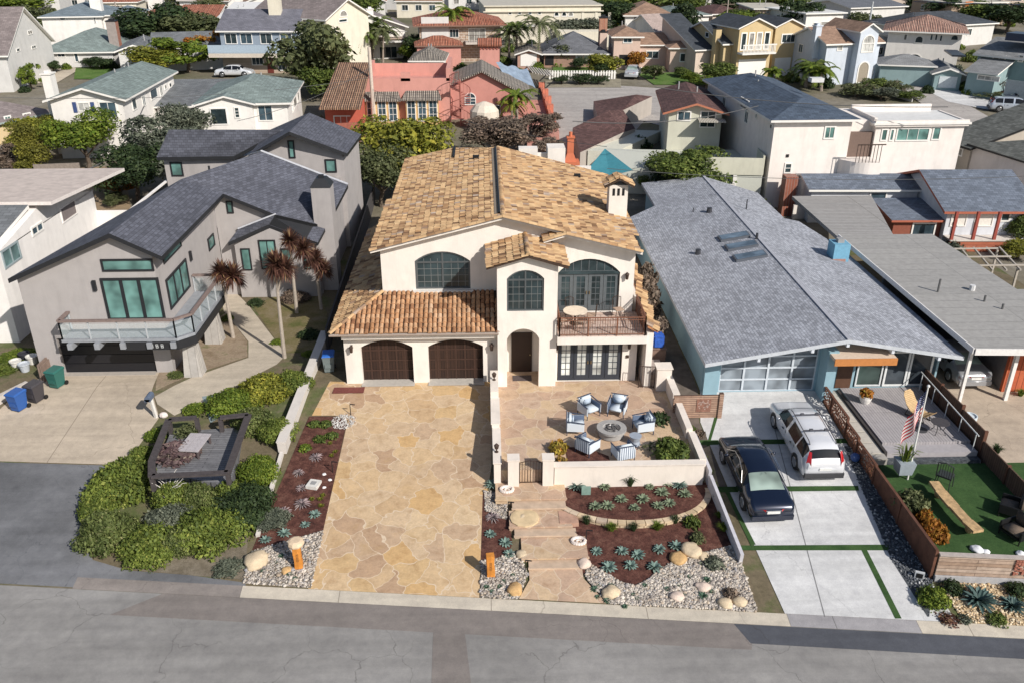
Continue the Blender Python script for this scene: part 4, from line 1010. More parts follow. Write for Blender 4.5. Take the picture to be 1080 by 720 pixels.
# ---- left mulch bed
AG = 'blue agaves in the front beds'
tanb = plain((.56,.45,.31), .85, .15, 3, bmp=.5, bscale=6); ochb = plain((.52,.33,.15), .85, .2, 3, bmp=.5, bscale=6); pink_b = plain((.62,.50,.42), .85, .12, 3, bmp=.4, bscale=6)
for px, py, l in ((280,570,'blue agave at the lower left corner of the left mulch bed'), (300,563,'blue agave second from the left along the pebbles of the left bed'), (322,554,'blue agave just behind the boulder on the orange post'), (332,543,'blue agave at the lower right of the left mulch bed beside the driveway')):
    plant('agave', px, py, l, group=AG, s=1.05)
for px, py, l in ((300,540,'grey purple rosette lowest in the left mulch bed'), (319,532,'grey purple rosette below the white box in the left bed'), (318,515,'grey purple rosette left of the white box'), (315,499,'grey purple rosette above the white box in the left bed'), (333,483,'grey purple rosette highest in the left mulch bed')):
    plant('purple', px, py, l, 'purple_rosette', group='grey purple rosettes in the left bed', s=.9)
for px, py, l in ((331,446,'dark green grassy clump at the top left of the mulch bed'), (344,446,'dark green grassy clump beside the round pebble patch'), (338,462,'broad green clump in the upper left mulch bed'), (350,458,'small green clump right of the broad clump in the left bed'), (322,471,'yellowish green clump by the low wall in the left bed')):
    shrub(px, py, .38, .35, L_MID if 'yellow' not in l else L_LIME, l, 'mound', 420, .16, group='green clumps in the left bed')
for k, (px, py) in enumerate(((348,468),(350,481),(354,477),(329,527),(338,527),(339,534),(341,523))):
    tuft(GR_YEL, px, py, ['small yellow tuft uppermost in the left bed','small yellow tuft by the driveway edge, second from top','small yellow tuft leaning over the driveway edge','small yellow tuft left of a pair low in the left bed','small yellow tuft right of a pair low in the left bed','lowest small yellow tuft in the left bed','small yellow tuft just right of the white box'][k], 1.0, 'yellow_tuft', 'plant', 'small yellow tufts in the left bed')
mb = MB(); mb.box(-.26,-.28,0,.26,.28,.16); mb.box(-.12,-.12,.16,.12,.12,.175, 1); o = solo(mb, 'utility_box', [plain((.66,.64,.6),.6), plain((.3,.3,.3),.6)], tuple(G(331,512)), 'white plastic utility box lying in the left mulch bed', 'utility box', rz=-.25)
for k, (px, py) in enumerate(((342,500),(348,506),(342,514))):
    boulder(px, py, .08, ['small white stone farthest up the left mulch bed','small white stone by the driveway in the left bed','small white stone lowest beside the white box'][k], plain((.78,.75,.74),.7), k+30, group='small white stones')
pebbles('pebbles', [tuple((G(362,445)+Vector((.62*cos(a),.62*sin(a),0)))[:2]) for a in [i*.5 for i in range(12)]], 300, island('white pebbles',[(0,(.34,.32,.30)),(1,(.62,.60,.57))],.7), 'round patch of white pebbles at the top of the left bed', seed=9, s0=.025, s1=.05)
mb = MB(); mb.box(-.8,-.35,0,.8,.35,.02); solo(mb, 'doormat', plain((.17,.05,.04),.95,.3,20), tuple(G(368,411)+Vector((0,0,.015))), 'dark red mat beside the left end of the villa', 'mat')
def path_light(px, py, label, z=None):
    mb = MB(); mb.cyl((0,0,0),(0,0,.6),.02,n=6); mb.beam((0,0,.6),(.25,-.05,.6),.04,.035); p = G(px, py) if z is None else P(px, py, z)
    solo(mb, 'path_light', BLACK, tuple(p), label, 'path light', 'black path lights')
path_light(370,437,'black hooked path light beside the round pebble patch'); path_light(536,541,'black hooked path light left of the upper steps'); path_light(554,603,'black hooked path light left of the lower steps'); path_light(351,498,'black hooked path light between the left bed and the driveway'); path_light(618,571,'black hooked path light right of the lower steps')
def bollard(px, py, h, label, cap, hue):
    p = G(px, py); r = root('wooden_bollard', tuple(p), label, 'bollard', 'orange wooden bollards at the driveway foot', .1)
    mt = brickm('orange wood', (.60,.24,.045), (.48,.18,.03), (.35,.12,.02), .3, .9, .004, bm=0, nz=.25)
    mb = MB(); a = .15; mb.X = None
    for k in range(6): z0, z1 = h*k/6, h*(k+1)/6; mb.box(-a+.012*sin(k), -.13, z0, a+.012*sin(k+1), .13, z1)
    mb.build('post', mt, r, world=False)
    mb = MB(); rng = random.Random(2)
    for k in range(7):
        z = h*.38+k*.055; mb.box(-.045,-.138,z,-.03,-.131,z+.03); mb.box(.02+.01*(k%2),-.138,z,.035+.01*(k%2),-.131,z+.035); mb.box(-.03,-.1375,z+.012*(k%3),.02,-.1315,z+.012+.012*(k%3))
    mb.build('lettering', plain((.10,.045,.02),.7), r, world=False)
    if cap:
        mb = MB(); mb.lathe([(.30,0),(.33,.08),(.30,.2),(.2,.24)], (-.02,.1,h), 10); mb.build('cap_stone', plain((.64,.50,.35),.8,.1,4), r, world=False)
bollard(315.5, 598, 1.05, 'orange wooden post topped by a round tan stone, left of the driveway', 1, 0)
bollard(517.5, 607, 1.05, 'orange wooden post with dark lettering, right of the driveway', 0, 0)
sm = [(266,598,'tiny dark rosette at the far left end of the left pebbles'),(278,603,'tiny dark rosette second from left in the left pebbles'),(291,593,'tiny dark rosette near the middle of the left pebbles'),(297,587,'tiny dark rosette above the others left of the orange post'),(305,606,'tiny dark rosette low in the left pebbles under the orange post'),(311,611,'tiny dark rosette nearest the kerb in the left pebbles'),
 (519,625,'tiny dark rosette at the left edge of the middle pebbles'),(527,619,'tiny dark rosette above centre in the middle pebbles'),(532,613,'tiny dark rosette right of the orange lettered post'),(541,607,'tiny dark rosette topmost in the middle pebbles'),(539,628,'tiny dark rosette near the kerb in the middle pebbles'),(513,620,'tiny dark rosette touching the driveway in the middle pebbles')]
rp = [(627,622,'below the pink boulder'),(633,618,'in the upper part of the pair near the walk'),(630,630,'close to the kerb near the walk'),(640,634,'just left of the tan boulder'),(645,620,'above the tan boulder'),(659,640,'right of the tan boulder'),(668,628,'under the lowest point of the mulch'),(672,632,'beside the one under the mulch point'),(680,618,'where the pebbles rise right of the mulch point'),(704,622,'in the middle of the right pebbles'),(716,617,'above the middle of the right pebbles'),(722,628,'right of the middle of the right pebbles'),(727,609,'close under the mulch on the right'),(737,620,'left of the pale stones on the right'),(745,612,'upper right of the pebbles'),(741,629,'nearest the kerb on the right'),(751,625,'beside the low white boulder')]
for px, py, l in sm: plant('small', px, py, l, 'small_succulent', group='tiny succulents in the pebbles', s=.9)
for px, py, l in rp: plant('small', px, py, 'tiny dark rosette, right pebbles, '+l, 'small_succulent', group='tiny succulents in the pebbles', s=R.uniform(.9,1.25))
for px, py, l in ((517,564,'blue agave nearest the driveway in the middle mulch bed'),(533,573,'blue agave upper right in the middle mulch bed'),(537,585,'blue agave by the stones in the middle mulch bed'),
  (629,582,'blue agave closest to the steps in the right mulch bed'),(656,582,'blue agave second from the steps in the upper row of the right bed'),(673,586,'blue agave in the middle of the right mulch bed'),(695,580,'blue agave upper right of the middle in the right mulch bed'),(713,577,'blue agave beside the ochre boulders'),(642,599,'blue agave lower left in the right mulch bed'),(665,597,'largest blue agave low in the right mulch bed'),(690,599,'blue agave lower right next to the pebbles')):
    plant('agave', px, py, l, group=AG, s=1.3 if 'largest' in l else 1.08)
plant('big', 519, 512, 'large blue agave between the driveway and the iron gate', group=AG, s=.85); plant('purple', 520, 546, 'grey purple rosette beside the driveway above the orange post', 'purple_rosette', s=.9)
ZU = -.75
plant('big', 609, 513, 'big blue agave at the left end of the upper bed', group=AG, z=ZU, s=.85); plant('big', 717, 512, 'big blue agave at the right end of the upper bed', group=AG, z=ZU, s=.95)
for px, py, l in ((638,514,'pale green rosette left of the dark grass in the upper bed'),(704,510,'pale green rosette beside the big right agave'),(698,520,'pale green rosette right of the middle of the upper bed'),(685,514,'pale green rosette in the middle of the upper bed'),(641,534,'pale rosette left end of the front row in the upper bed'),(655,527,'pale rosette second in the front row of the upper bed'),(678,527,'pale rosette third in the front row of the upper bed'),(669,536,'pale rosette low in the middle of the upper bed'),(628,535,'pale rosette nearest the cap stones on the left'),(694,534,'pale rosette fourth along the curved wall'),(706,531,'pale rosette fifth along the curved wall'),(722,522,'pale rosette at the right tip of the upper bed')):
    plant('pale', px, py, l, 'pale_rosette', group='pale rosettes in the upper bed', z=ZU, s=1.0)
tuft(GR_DARK, 664, 511, 'tall dark grass clump against the cream wall in the upper bed', 1.5, z=ZU)
for px, py, l, m_ in ((619,552,'dark green grass clump below the left end of the curved wall',GR_DARK),(645,559,'green grass clump below the curved wall, second from the left',GR_MID),(668,559,'green grass clump below the middle of the curved wall',GR_DARK),(693,558,'bright yellow green grass clump below the curved wall',GR_MID),(712,551,'dark green plant below the right end of the curved wall',GR_DARK)):
    tuft(m_, px, py, l, .95, group='grass clumps below the curved wall')
for px, py, rr, hh, m_, l in ((731,549,.45,.6,L_MID,'leafy green shrub at the right end of the curved wall'),(736,566,.4,.5,L_OLIVE,'thin green shrub right of the agaves'),(752,592,.55,.5,L_GREY,'spiky grey shrub right of the ochre boulders'),(770,625,.4,.45,L_BROWN,'dry brown shrub at the corner of the slab driveway')):
    shrub(px, py, rr, hh, m_, l, 'mound', 500, .12)
for px, py, s, m_, l, sd in ((551,549,.30,tanb,'pale boulder left of the steps',1),(551,586,.25,tanb,'small tan boulder right of the walk mulch',2),(543,622,.30,ochb,'round ochre boulder in the middle pebbles',3),(616,595,.28,pink_b,'pinkish boulder at the right of the lower walk',4),(644,626,.32,tanb,'tan boulder in the pebbles near the kerb',5),(715,590,.34,ochb,'flat ochre boulder beside the tall tan boulders',6),(729,582,.42,tanb,'large tan boulder behind the ochre one',7),(742,588,.24,tanb,'small tan boulder right of the large one',8),(741,620,.26,pink_b,'pale pink boulder in the right pebbles',9),(714,630,.24,pink_b,'low pale boulder in the middle of the right pebbles',10),(764,637,.27,tanb,'whitish boulder at the right end of the pebbles',11),(780,635,.26,tanb,'whitish boulder at the corner of the slab driveway',12),(270,592,.45,tanb,'wide flat tan boulder in the left pebbles',13),(302,602,.2,ochb,'small ochre boulder beside the capped post',14)):
    boulder(px, py, s, l, m_, sd)
mb = MB(); mb.box(-.2,-.03,0,.2,.03,.42); solo(mb, 'garden_plaque', plain((.20,.30,.26),.5,.2,5), tuple(P(618,521,ZU)), 'small green plaque standing in the upper bed near the steps', 'plaque')
mb = MB(); a, b = G(741,497), G(765,607); mb.add([], []); mb.beam(tuple(Vector((9.72,31.2,-.45))), tuple(Vector((9.92,26.6,-1.05))), .14, .7); mb.beam((9.6,34,-.1),(9.72,31.3,-.35),.14,.8)
solo(mb, 'low_wall', plain((.50,.49,.53),.8,.1), (0,0,0), 'low pale grey wall between the mulch bed and the slab driveway', 'low wall')
for k, (px, py, s) in enumerate(((741,487,.95),(748,500,.8),(752,514,.75),(757,528,.95),(758,545,.7),(763,559,.95))):
    tuft(GR_MID if k != 3 else GR_DARK, px, py, 'yellow green grass tuft beside the grey low wall, '+['nearest the wooden gate','second from the wooden gate','third from the wooden gate','darker and fourth from the wooden gate','small and fifth from the wooden gate','lowest of the row'][k], s, group='tufts along the slab driveway')

# ---- patio furniture
def stripes(c1, c2, freq):
    m, nt, b = newmat('striped fabric'); co = coord(nt); wv = N(nt, 'TexWave', wave_type='BANDS', bands_direction='X'); wv.inputs['Scale'].default_value = freq; nt.links.new(co, wv.inputs['Vector'])
    c = ramp(nt, wv.outputs[0], [(.62, c1), (.66, c2)]); nt.links.new(c, b.inputs['Base Color']); b.inputs['Roughness'].default_value = .9; return m
cush = plain((.52,.58,.64), .9, .06, 12); cush2 = stripes((.60,.65,.70), (.12,.16,.24), 3.2); navy = plain((.045,.06,.10), .6)
def bevbox(mb, x0, y0, z0, x1, y1, z1, r=.04):
    r = min(r, (x1-x0)/2.01, (y1-y0)/2.01, (z1-z0)/2.01); bm = bmesh.new(); bmesh.ops.create_cube(bm, size=1)
    for v in bm.verts: v.co = Vector((x0+(v.co.x+.5)*(x1-x0), y0+(v.co.y+.5)*(y1-y0), z0+(v.co.z+.5)*(z1-z0)))
    bmesh.ops.bevel(bm, geom=bm.edges[:], offset=r, segments=2, affect='EDGES'); bm.verts.index_update()
    mb.add([v.co.copy() for v in bm.verts], [[v.index for v in f.verts] for f in bm.faces]); bm.free()
pc = P(645, 452, .35)
def club_chair():
    r = root('club_chair', (0,0,0), None, 'chair', 'six club chairs round the fire pit')
    mb = MB(); bevbox(mb, -.31,-.36,.28,.31,.28,.46,.06); mb.build('seat_cushion', cush, r, world=False, smooth=True)
    mb = MB(); bevbox(mb, -.30,.20,.44,.30,.38,.86,.07); mb.build('back_cushion', cush, r, world=False, smooth=True)
    mb = MB(); bevbox(mb, -.40,-.36,.20,-.33,.40,.62,.02); bevbox(mb, .33,-.36,.20,.40,.40,.62,.02); bevbox(mb, -.33,.36,.20,.33,.43,.80,.02); mb.build('shell', cush2, r, world=False)
    mb = MB(); mb.beam((-.4,-.37,.63),(-.4,.42,.72),.05,.03); mb.beam((.4,-.37,.63),(.4,.42,.72),.05,.03); mb.beam((-.4,.42,.82),(.4,.42,.82),.04,.03); mb.build('arm_rail', navy, r, world=False)
    for sx in (-1,1):
        for yy in (-.33,.38): mb = MB(); mb.cyl((sx*.36,yy,0),(sx*.36,yy,.22),.022,n=6); mb.build('leg', navy, r, world=False)
    mb = MB(); bevbox(mb, -.2,.10,.50,.2,.2,.78,.05); mb.X = None; mb.build('pillow', plain((.40,.47,.56),.9,.2,30), r, world=False, smooth=True)
    return r
proto = club_chair()
for k, (px, py, l) in enumerate(((621.5,429,'pale blue club chair behind the fire pit on the left, nearest the villa'),(651,428,'pale blue club chair behind the fire pit on the right, nearest the villa'),(607.5,446,'pale blue club chair directly left of the fire pit'),(678,446,'pale blue club chair directly right of the fire pit'),(620,467,'pale blue club chair front left of the fire pit beside the yellow shrub'),(657,474,'pale blue club chair in front of the pit against the low wall'))):
    p = P(px, py, .45); rz = atan2(pc.x-p.x, -(pc.y-p.y)) ; o = proto if k == 0 else dup(proto, (0,0,0))
    o.location = (p.x, p.y, .005); o.rotation_euler.z = atan2(pc.y-p.y, pc.x-p.x)+pi/2 + R.uniform(-.15,.15); o.scale = (1.08,)*3; o['label'] = l; LABELS.setdefault(l, []).append(o.name)
r = root('fire_pit', (pc.x,pc.y,.003), 'round grey concrete fire pit table in the ring of chairs', 'fire pit')
mb = MB(); mb.lathe([(.55,0),(.60,.05),(.60,.3),(.70,.34),(.70,.44),(.42,.44),(.40,.38),(.0,.38)], (0,0,0), 36); mb.build('bowl', plain((.33,.32,.31),.85,.12,8), r, world=False, smooth=False)
mb = MB(); rng = random.Random(5)
for _ in range(60): a = rng.uniform(0,6.28); q = .36*sqrt(rng.random()); mb.ball((q*cos(a),q*sin(a),.41),.05,.045,.03,6,4)
mb.build('lava_rock', plain((.09,.085,.085),.9,.5,20), r, world=False); mb = MB(); mb.tube([(.2*cos(i*.4),.2*sin(i*.4),.45) for i in range(17)], .018, 5); mb.build('burner_ring', plain((.2,.2,.2),.4,metal=.6), r, world=False)
r = root('side_table', tuple(P(670,463,.25)[:2])+(.003,), 'small round grey drum side table right of the fire pit', 'side table'); mb = MB(); mb.lathe([(.26,0),(.2,.2),(.26,.42),(.29,.44),(.29,.47)], (0,0,0), 16); mb.build('drum', plain((.30,.34,.40),.7), r, world=False)
mb = MB(); mb.prism([(3.5,31.7),(5.4,31.7),(5.4,32.6),(4.4,33.4),(3.5,33.4)], .0, .03); o = mb.build('planting_bed', mulch); o['kind'] = 'structure'
shrub(588,466,.5,.7,leafmat('variegated yellow leaves',(.16,.10,.02),(.38,.30,.05),(.45,.20,.03)),'yellow and orange leaved shrub on the patio by the chairs','mound',420,.2,z=.02,at=tuple(P(588,470,.3)[:2]))
shrub(593,481,.4,.45,leafmat('bronze yellow leaves',(.12,.07,.02),(.30,.20,.04),(.4,.16,.03)),'lower bronze leaved shrub behind the cream front wall','mound',300,.18,z=.02,at=tuple(P(592,483,.3)[:2]))
shrub(709,466,1.0,1.25,L_MID,'round glossy green shrub in the right corner of the patio','mound',2600,.075,z=.0,at=tuple(P(709,470,.5)[:2]))
shrub(694,437,.6,.8,L_DARK,'dark low shrub against the right patio wall','mound',500,.13,z=.0,at=tuple(P(696,437,.4)[:2]))
shrub(690,470,.5,.5,L_OLIVE,'thin olive shrub between the side table and the glossy shrub','loose',300,.10,z=.0,at=tuple(P(689,470,.3)[:2]))
# balcony table and chairs
bt = onY(608,318,40.7); bx, by = 4.55, 40.55
r = root('bistro_table', (bx,by,2.987), 'round cream bistro table on the villa balcony', 'table'); mb = MB(); mb.lathe([(.0,.70),(.62,.70),(.63,.73),(.0,.74)], (0,0,0), 24); mb.build('table_top', plain((.72,.62,.5),.6), r, world=False); mb = MB(); mb.cyl((0,0,0),(0,0,.7),.05,n=8); mb.lathe([(.3,0),(.28,.03),(.05,.06)], (0,0,0), 12); mb.build('pedestal', IRON, r, world=False)
def iron_chair(name, loc, rz, label, m=IRON, group='iron chairs on the balcony', sc_=1.):
    r = root(name, loc, label, 'chair', group, rz)
    mb = MB(); bevbox(mb, -.22,-.22,.43,.22,.22,.48,.02); mb.build('seat', plain((.42,.30,.22),.7) if m is IRON else m, r, world=False)
    mb = MB(); mb.tube([(-.22,.22,.45),(-.22,.27,.95),(0,.29,1.02),(.22,.27,.95),(.22,.22,.45)],.018,5)
    for k in range(5): mb.cyl((-.14+.07*k,.23,.48),(-.14+.07*k,.28,.97),.008,n=4)
    mb.build('backrest', m, r, world=False)
    for sx in (-1,1):
        for sy_ in (-1,1): mb = MB(); mb.cyl((sx*.2,sy_*.2,.44),(sx*.23,sy_*.23,0),.015,n=5); mb.build('leg', m, r, world=False)
    r.scale = (sc_,)*3; return r
iron_chair('iron_chair', (bx-.75,by-.55,2.987), 2.2, 'iron bistro chair left of the balcony table by the railing'); iron_chair('iron_chair', (bx+.1,by-.95,2.987), 3.2, 'iron bistro chair in front of the balcony table'); iron_chair('iron_chair', (bx+.85,by+.1,2.987), 4.6, 'iron bistro chair right of the balcony table'); iron_chair('iron_chair', (bx-.2,by+.9,2.987), 0, 'iron bistro chair behind the balcony table by the glass doors')
iron_chair('iron_chair', (6.9,41.2,2.987), .3, 'dark lounge chair near the right end of the balcony', IRON, None, 1.1)

# ---- wheelie bins and small things by the villa
def bin_(x, y, z, col, rz, label, h=1.05, lid=None, group='wheeled bins'):
    r = root('wheelie_bin', (x,y,z), label, 'bin', group, rz); mt = plain(col,.5,.05)
    mb = MB(); mb.add([(-.24,-.28,.06),(.24,-.28,.06),(.24,.26,.06),(-.24,.26,.06),(-.31,-.38,h*.9),(.31,-.38,h*.9),(.31,.34,h*.9),(-.31,.34,h*.9)], [(0,3,2,1),(4,5,6,7),(0,1,5,4),(1,2,6,5),(2,3,7,6),(3,0,4,7)]); mb.box(-.33,-.4,h*.86,.33,.36,h*.9+.005); mb.box(-.2,-.37,h*.3,.2,-.345,h*.5); mb.build('body', mt, r, world=False)
    mb = MB(); mb.add([(-.33,-.42,h*.905),(.33,-.42,h*.905),(.33,.38,h*.93),(-.33,.38,h*.93),(-.28,-.36,h*.97),(.28,-.36,h*.97),(.28,.34,h),(-.28,.34,h)], [(0,3,2,1),(4,5,6,7),(0,1,5,4),(1,2,6,5),(2,3,7,6),(3,0,4,7)]); mb.build('lid', plain(lid or col,.45,.05), r, world=False)
    mb = MB(); mb.cyl((-.25,.42,h*.92),(.25,.42,h*.92),.02,n=6); mb.build('handle', mt, r, world=False)
    for sx in (-1,1): mb = MB(); mb.cyl((sx*.27,.3,.12),(sx*.33,.3,.12),.12,n=14); mb.build('wheel', BLACK, r, world=False)
    return r
bin_(-8.55, 41.4, 0, (.16,.19,.19), .1, 'grey bin with a blue lid beside the villa garage', 1.1, (.02,.12,.45))
# ================================================================== LEFT HOUSE (grey modern)
def onS(px, py, f):
    r = ray(px, py); lo, hi = 5/r[1], 900/r[1]
    for _ in range(60):
        m = (lo+hi)/2
        if HC+r[2]*m > f(r[0]*m, r[1]*m): lo = m
        else: hi = m
    return Vector((r[0]*m, r[1]*m, HC+r[2]*m))
greyst = stucco((.385,.36,.352)); sh_char = shingle((.10,.105,.13), .33, .19, .25); sh_char2 = shingle((.095,.10,.125), .34, .2, .25)
lh = root('grey_house', (-20, 41.5, 0), 'grey stucco modern house with dark shingle gables and a balcony over its black garage door', 'house')
def wb(rt, name, m, *bx, world=True):
    mb = MB()
    for b_ in bx: mb.box(*b_)
    return mb.build(name, m, rt, world=world)
blackt = plain((.02,.021,.024), .5)
F1 = Face(lh, (3.1-7, 0), (1,0), (0,-1))       # front wall, local x from -3.9
mb = MB(); wall_panel(mb, Face(lh, (0,0), (1,0), (0,-1)), [(-3.9,-.4),(3.1,-.4),(3.1,6.75),(1.4,7.72),(-3.9,5.45)], [[(-2.7,0),(2.2,0),(2.2,2.08),(-2.7,2.08)]], .3); fixn(mb.build('wall', greyst, lh, world=False))
mb = MB(); mb.prism([(-23.88,41.82),(-23.6,41.82),(-18.6,51.6),(-16.92,52.25),(-16.92,41.82),(-17.2,41.82),(-17.2,51.8),(-18.5,51.3)], -.4, 5.5); mb.build('wall', greyst, lh)
wb(lh, 'wall', greyst, (-17.15,41.81,5.4,-16.91,52.25,6.7))
FR1 = Face(lh, (3.1, 0), (0,1), (1,0)); FL0 = Face(lh, (0,0), (1,0), (0,-1))
def lw(face, x0, y0, x1, y1, **kw): return window(lh, face, *face.rect(x0, y0, x1, y1), fm=blackt, gm=GTEAL, **kw)
lw(FL0, 110,293,171,337, nx=3, t=.12, bar=.16); lw(FL0, 107,273,162,286, nx=1, t=.09)
lw(FR1, 175,281,200,318, nx=3, t=.12, bar=.13); lw(FR1, 170,261,192,270, nx=1, t=.08)
lw(FR1, 219,248,226,263, nx=1, t=.09); lw(FR1, 228,213,232,226, nx=1, t=.08)
mb = MB()
for k in range(4): mb_rect(mb, FL0, -2.66, 2.16, .52*k+.01, .52*k+.50, -.22, -.16)
fixn(mb.build('garage_door', plain((.014,.014,.017), .4), lh, world=False)); wb(lh, 'threshold', plain((.4,.36,.32),.8), (-22.7,41.2,0,-17.8,41.6,.02))
for (x, z) in ((-.35+.0, 4.55), ): pass
for px, py in ((100,301), (200,270)):
    f = FL0 if px == 100 else FR1; u, z = f.uz(px, py); mb = MB(); mb_rect(mb, f, u-.09, u+.09, z-.28, z+.28, 0, .12); fixn(mb.build('wall_lamp', blackt, lh, world=False))
A_ = (-18.25,51.2,7.96); ap1 = (-18.6,41.05,7.96); rc1 = (-16.25,41.05,6.74); ap2 = (-16.1,51.9,6.85)
D_ = tuple(onY(290.5,226.5,51.9)); Q_ = tuple(P(338,184,6.4)); B_ = tuple(P(276,160,8.1)); E_2 = tuple(P(344,239,4.3)); R_2 = tuple(P(367,195,5.7))
L3 = tuple(P(240.5,256,3.85)); V3 = tuple(P(251,242,4.5)); M3 = tuple(P(283,237,4.85)); R3 = tuple(P(335,256,3.75))
bt_ = [sh_char, blackt]
def lroof(faces, t=.24, m=None): return roof_mesh(faces, t, 'roof', m or bt_, lh, world=True)
rl = lroof([[(-24.1,41.05,5.62), ap1, A_], [ap1, rc1, ap2, A_]])
lroof([[A_, ap2, D_, Q_, B_], [D_, E_2, R_2, Q_]]); lroof([[L3, M3, D_, V3], [M3, R3, E_2, D_]], .22)
a4 = tuple(P(305,139,8.8)); b4 = tuple(P(366,162,7.1)); c4_ = tuple(P(381,142,7.1)); d4 = tuple(P(326,119,8.8)); e4 = tuple(P(262,164,7.0)); f4 = tuple(P(285,137,7.0))
lroof([[a4, b4, c4_, d4], [a4, e4, f4, d4]])
g4 = [tuple(P(165,166,6.0)), tuple(P(248,165,6.0)), tuple(P(300,137,8.0)), tuple(P(178,137,8.0))]; lroof([g4])
# white flashing lines along the roof joints
mb = MB(); up = Vector((0,0,.05))
for p, q in ((B_, Q_), (Q_, R_2), (e4, B_), (V3, D_)): mb.beam(Vector(p)+up, Vector(q)+up, .12, .08)
mb.build('flashing', plain((.55,.56,.60),.5), rl)
F2 = Face(lh, (3.1, 10.8), (1,0), (0,-1))
x2 = D_[0]+16.9
mb = MB(); wall_panel(mb, F2, [(.0,-.3),(6.2,-.3),(6.2,3.3),(x2,D_[2]-.3),(.65,6.55),(0,6.5)], [], .25); fixn(mb.build('wall', greyst, lh, world=False)); lw(F2, 239,212,246,225, nx=1, t=.08)
F3 = Face(lh, (20+L3[0]+.25, L3[1]+.4-41.5), (1,0), (0,-1)); w3 = R3[0]-L3[0]-.4
mb = MB(); wall_panel(mb, F3, [(0,-.3),(w3,-.3),(w3,3.5),(M3[0]-L3[0]-.2,4.6),(0,3.6)], [], .25); fixn(mb.build('wall', greyst, lh, world=False))
lw(F3, 255,262,265,285, nx=1, t=.07); lw(F3, 274,253,292,284, nx=2, t=.08); lw(F3, 320,262,327,284, nx=1, t=.07); lw(F3, 297,262,308,284, nx=1, t=.07)
yy3 = L3[1]+.65
wb(lh, 'wall', greyst, (L3[0]+.25,yy3,-.3,L3[0]+.5,52.3,3.5), (R3[0]-.4,yy3,-.3,R3[0]-.15,57.4,3.7), (R3[0]-.25,57.4,-.3,R3[0]+.1,66,5.3))
# far two-storey wing
w4a = Vector(e4); w4b = Vector(b4); mb = MB()
yw = (w4a.y+w4b.y)/2+.5; F4 = Face(lh, (w4a.x+20+.4, yw-41.5), (1,0), (0,-1)); ww = w4b.x-w4a.x-.8
d_ = (w4b-w4a); F4 = Face(lh, (w4a.x+20+.4, w4a.y-41.5+.4), (d_.x, d_.y), (d_.y, -d_.x)); ww = hypot(d_.x, d_.y)-.8
am = (Vector(a4)-w4a); ua = am.x*F4.u.x+am.y*F4.u.y-.4
wall_panel(mb, F4, [(0,1),(ww,1),(ww,6.95),(ua,8.5),(0,6.9)], [], .3); fixn(mb.build('wall', greyst, lh, world=False))
lw(F4, 304,148,311,167, nx=1, t=.1); lw(F4, 343,168,355,182, nx=1, t=.1)
e_ = w4b + Vector((.15,.5,0)); cc = Vector(c4_); mb = MB(); mb.beam((w4b.x-.5,w4b.y+.4,3.3),(cc.x-.4,cc.y,3.3),.3,7.0); mb.build('wall', greyst, lh)
F5 = Face(lh, (g4[0][0]+20+.3, g4[0][1]-41.5+.5), (1,.0), (0,-1)); mb = MB(); mb_rect(mb, F5, 0, g4[1][0]-g4[0][0]+1.5, -.5, 5.95, -6, 0); fixn(mb.build('wall', greyst, lh, world=False)); lw(F5, 180,171,193,186, nx=1, t=.1)
# chimney
wb(lh, 'chimney', greyst, (-10.95,52.9,-.3,-9.75,54.2,6.9)); mb = MB(); mb.add([(-11.0,52.85,6.9),(-9.7,52.85,6.9),(-9.7,54.25,6.9),(-11,54.25,6.9),(-10.65,53.2,7.4),(-10.05,53.2,7.4),(-10.05,53.9,7.4),(-10.65,53.9,7.4)], [(0,3,2,1),(4,5,6,7),(0,1,5,4),(1,2,6,5),(2,3,7,6),(3,0,4,7)]); mb.box(-10.5,53.4,7.4,-10.2,53.7,7.55); mb.build('chimney_cap', blackt, lh)
for px, py, z in ((211,203,7.0),(221,181,7.6),(213,192,7.3),(226,147,7.0)):
    p = P(px, py, z); mb = MB(); mb.cyl(tuple(p-Vector((0,0,.5))), tuple(p+Vector((0,0,.35))), .07, n=8); mb.build('vent_pipe', blackt, rl)
# balcony
dk = plain((.27,.285,.31), .6, .12, 4); tim = plain((.20,.15,.135), .8, .2, 6)
mb = MB(); mb.prism([(-21.75,41.48),(-21.75,40.2),(-15.9,40.2),(-15.2,40.9),(-15.2,46.6),(-16.9,46.6),(-16.9,41.48)], 2.45, 2.6); mb.build('balcony_floor', dk, lh)
mb = MB(); mb.prism([(-18.6,40.14),(-15.88,40.14),(-15.14,40.88),(-15.14,46.65),(-15.3,46.65),(-15.3,40.95),(-15.95,40.3),(-18.6,40.3)], 2.0, 2.44); mb.build('edge_beam', blackt, lh)
for x in (-21.3,-19.95,-18.65,-17.3,-16.1): wb(lh, 'outrigger', dk, (x-.13,40.0,2.12,x+.13,41.5,2.44))
pth = [(-21.7,41.4),(-21.7,40.25),(-15.95,40.25),(-15.25,40.95),(-15.25,46.5),(-16.85,46.5)]
mb = MB(); pm = MB(); gm_ = MB()
for a, b in zip(pth[:-1], pth[1:]):
    mb.beam((a[0],a[1],3.62),(b[0],b[1],3.62),.2,.1); L = hypot(b[0]-a[0], b[1]-a[1]); k = max(1, round(L/1.35))
    for i in range(k+1): x = a[0]+(b[0]-a[0])*i/k; y = a[1]+(b[1]-a[1])*i/k; wb(lh, 'railing_post', plain((.42,.44,.46),.5), (x-.03,y-.03,2.6,x+.03,y+.03,3.57))
    gm_.beam((a[0],a[1],3.05),(b[0],b[1],3.05),.012,.78)
mb.build('top_rail', tim, lh); pass
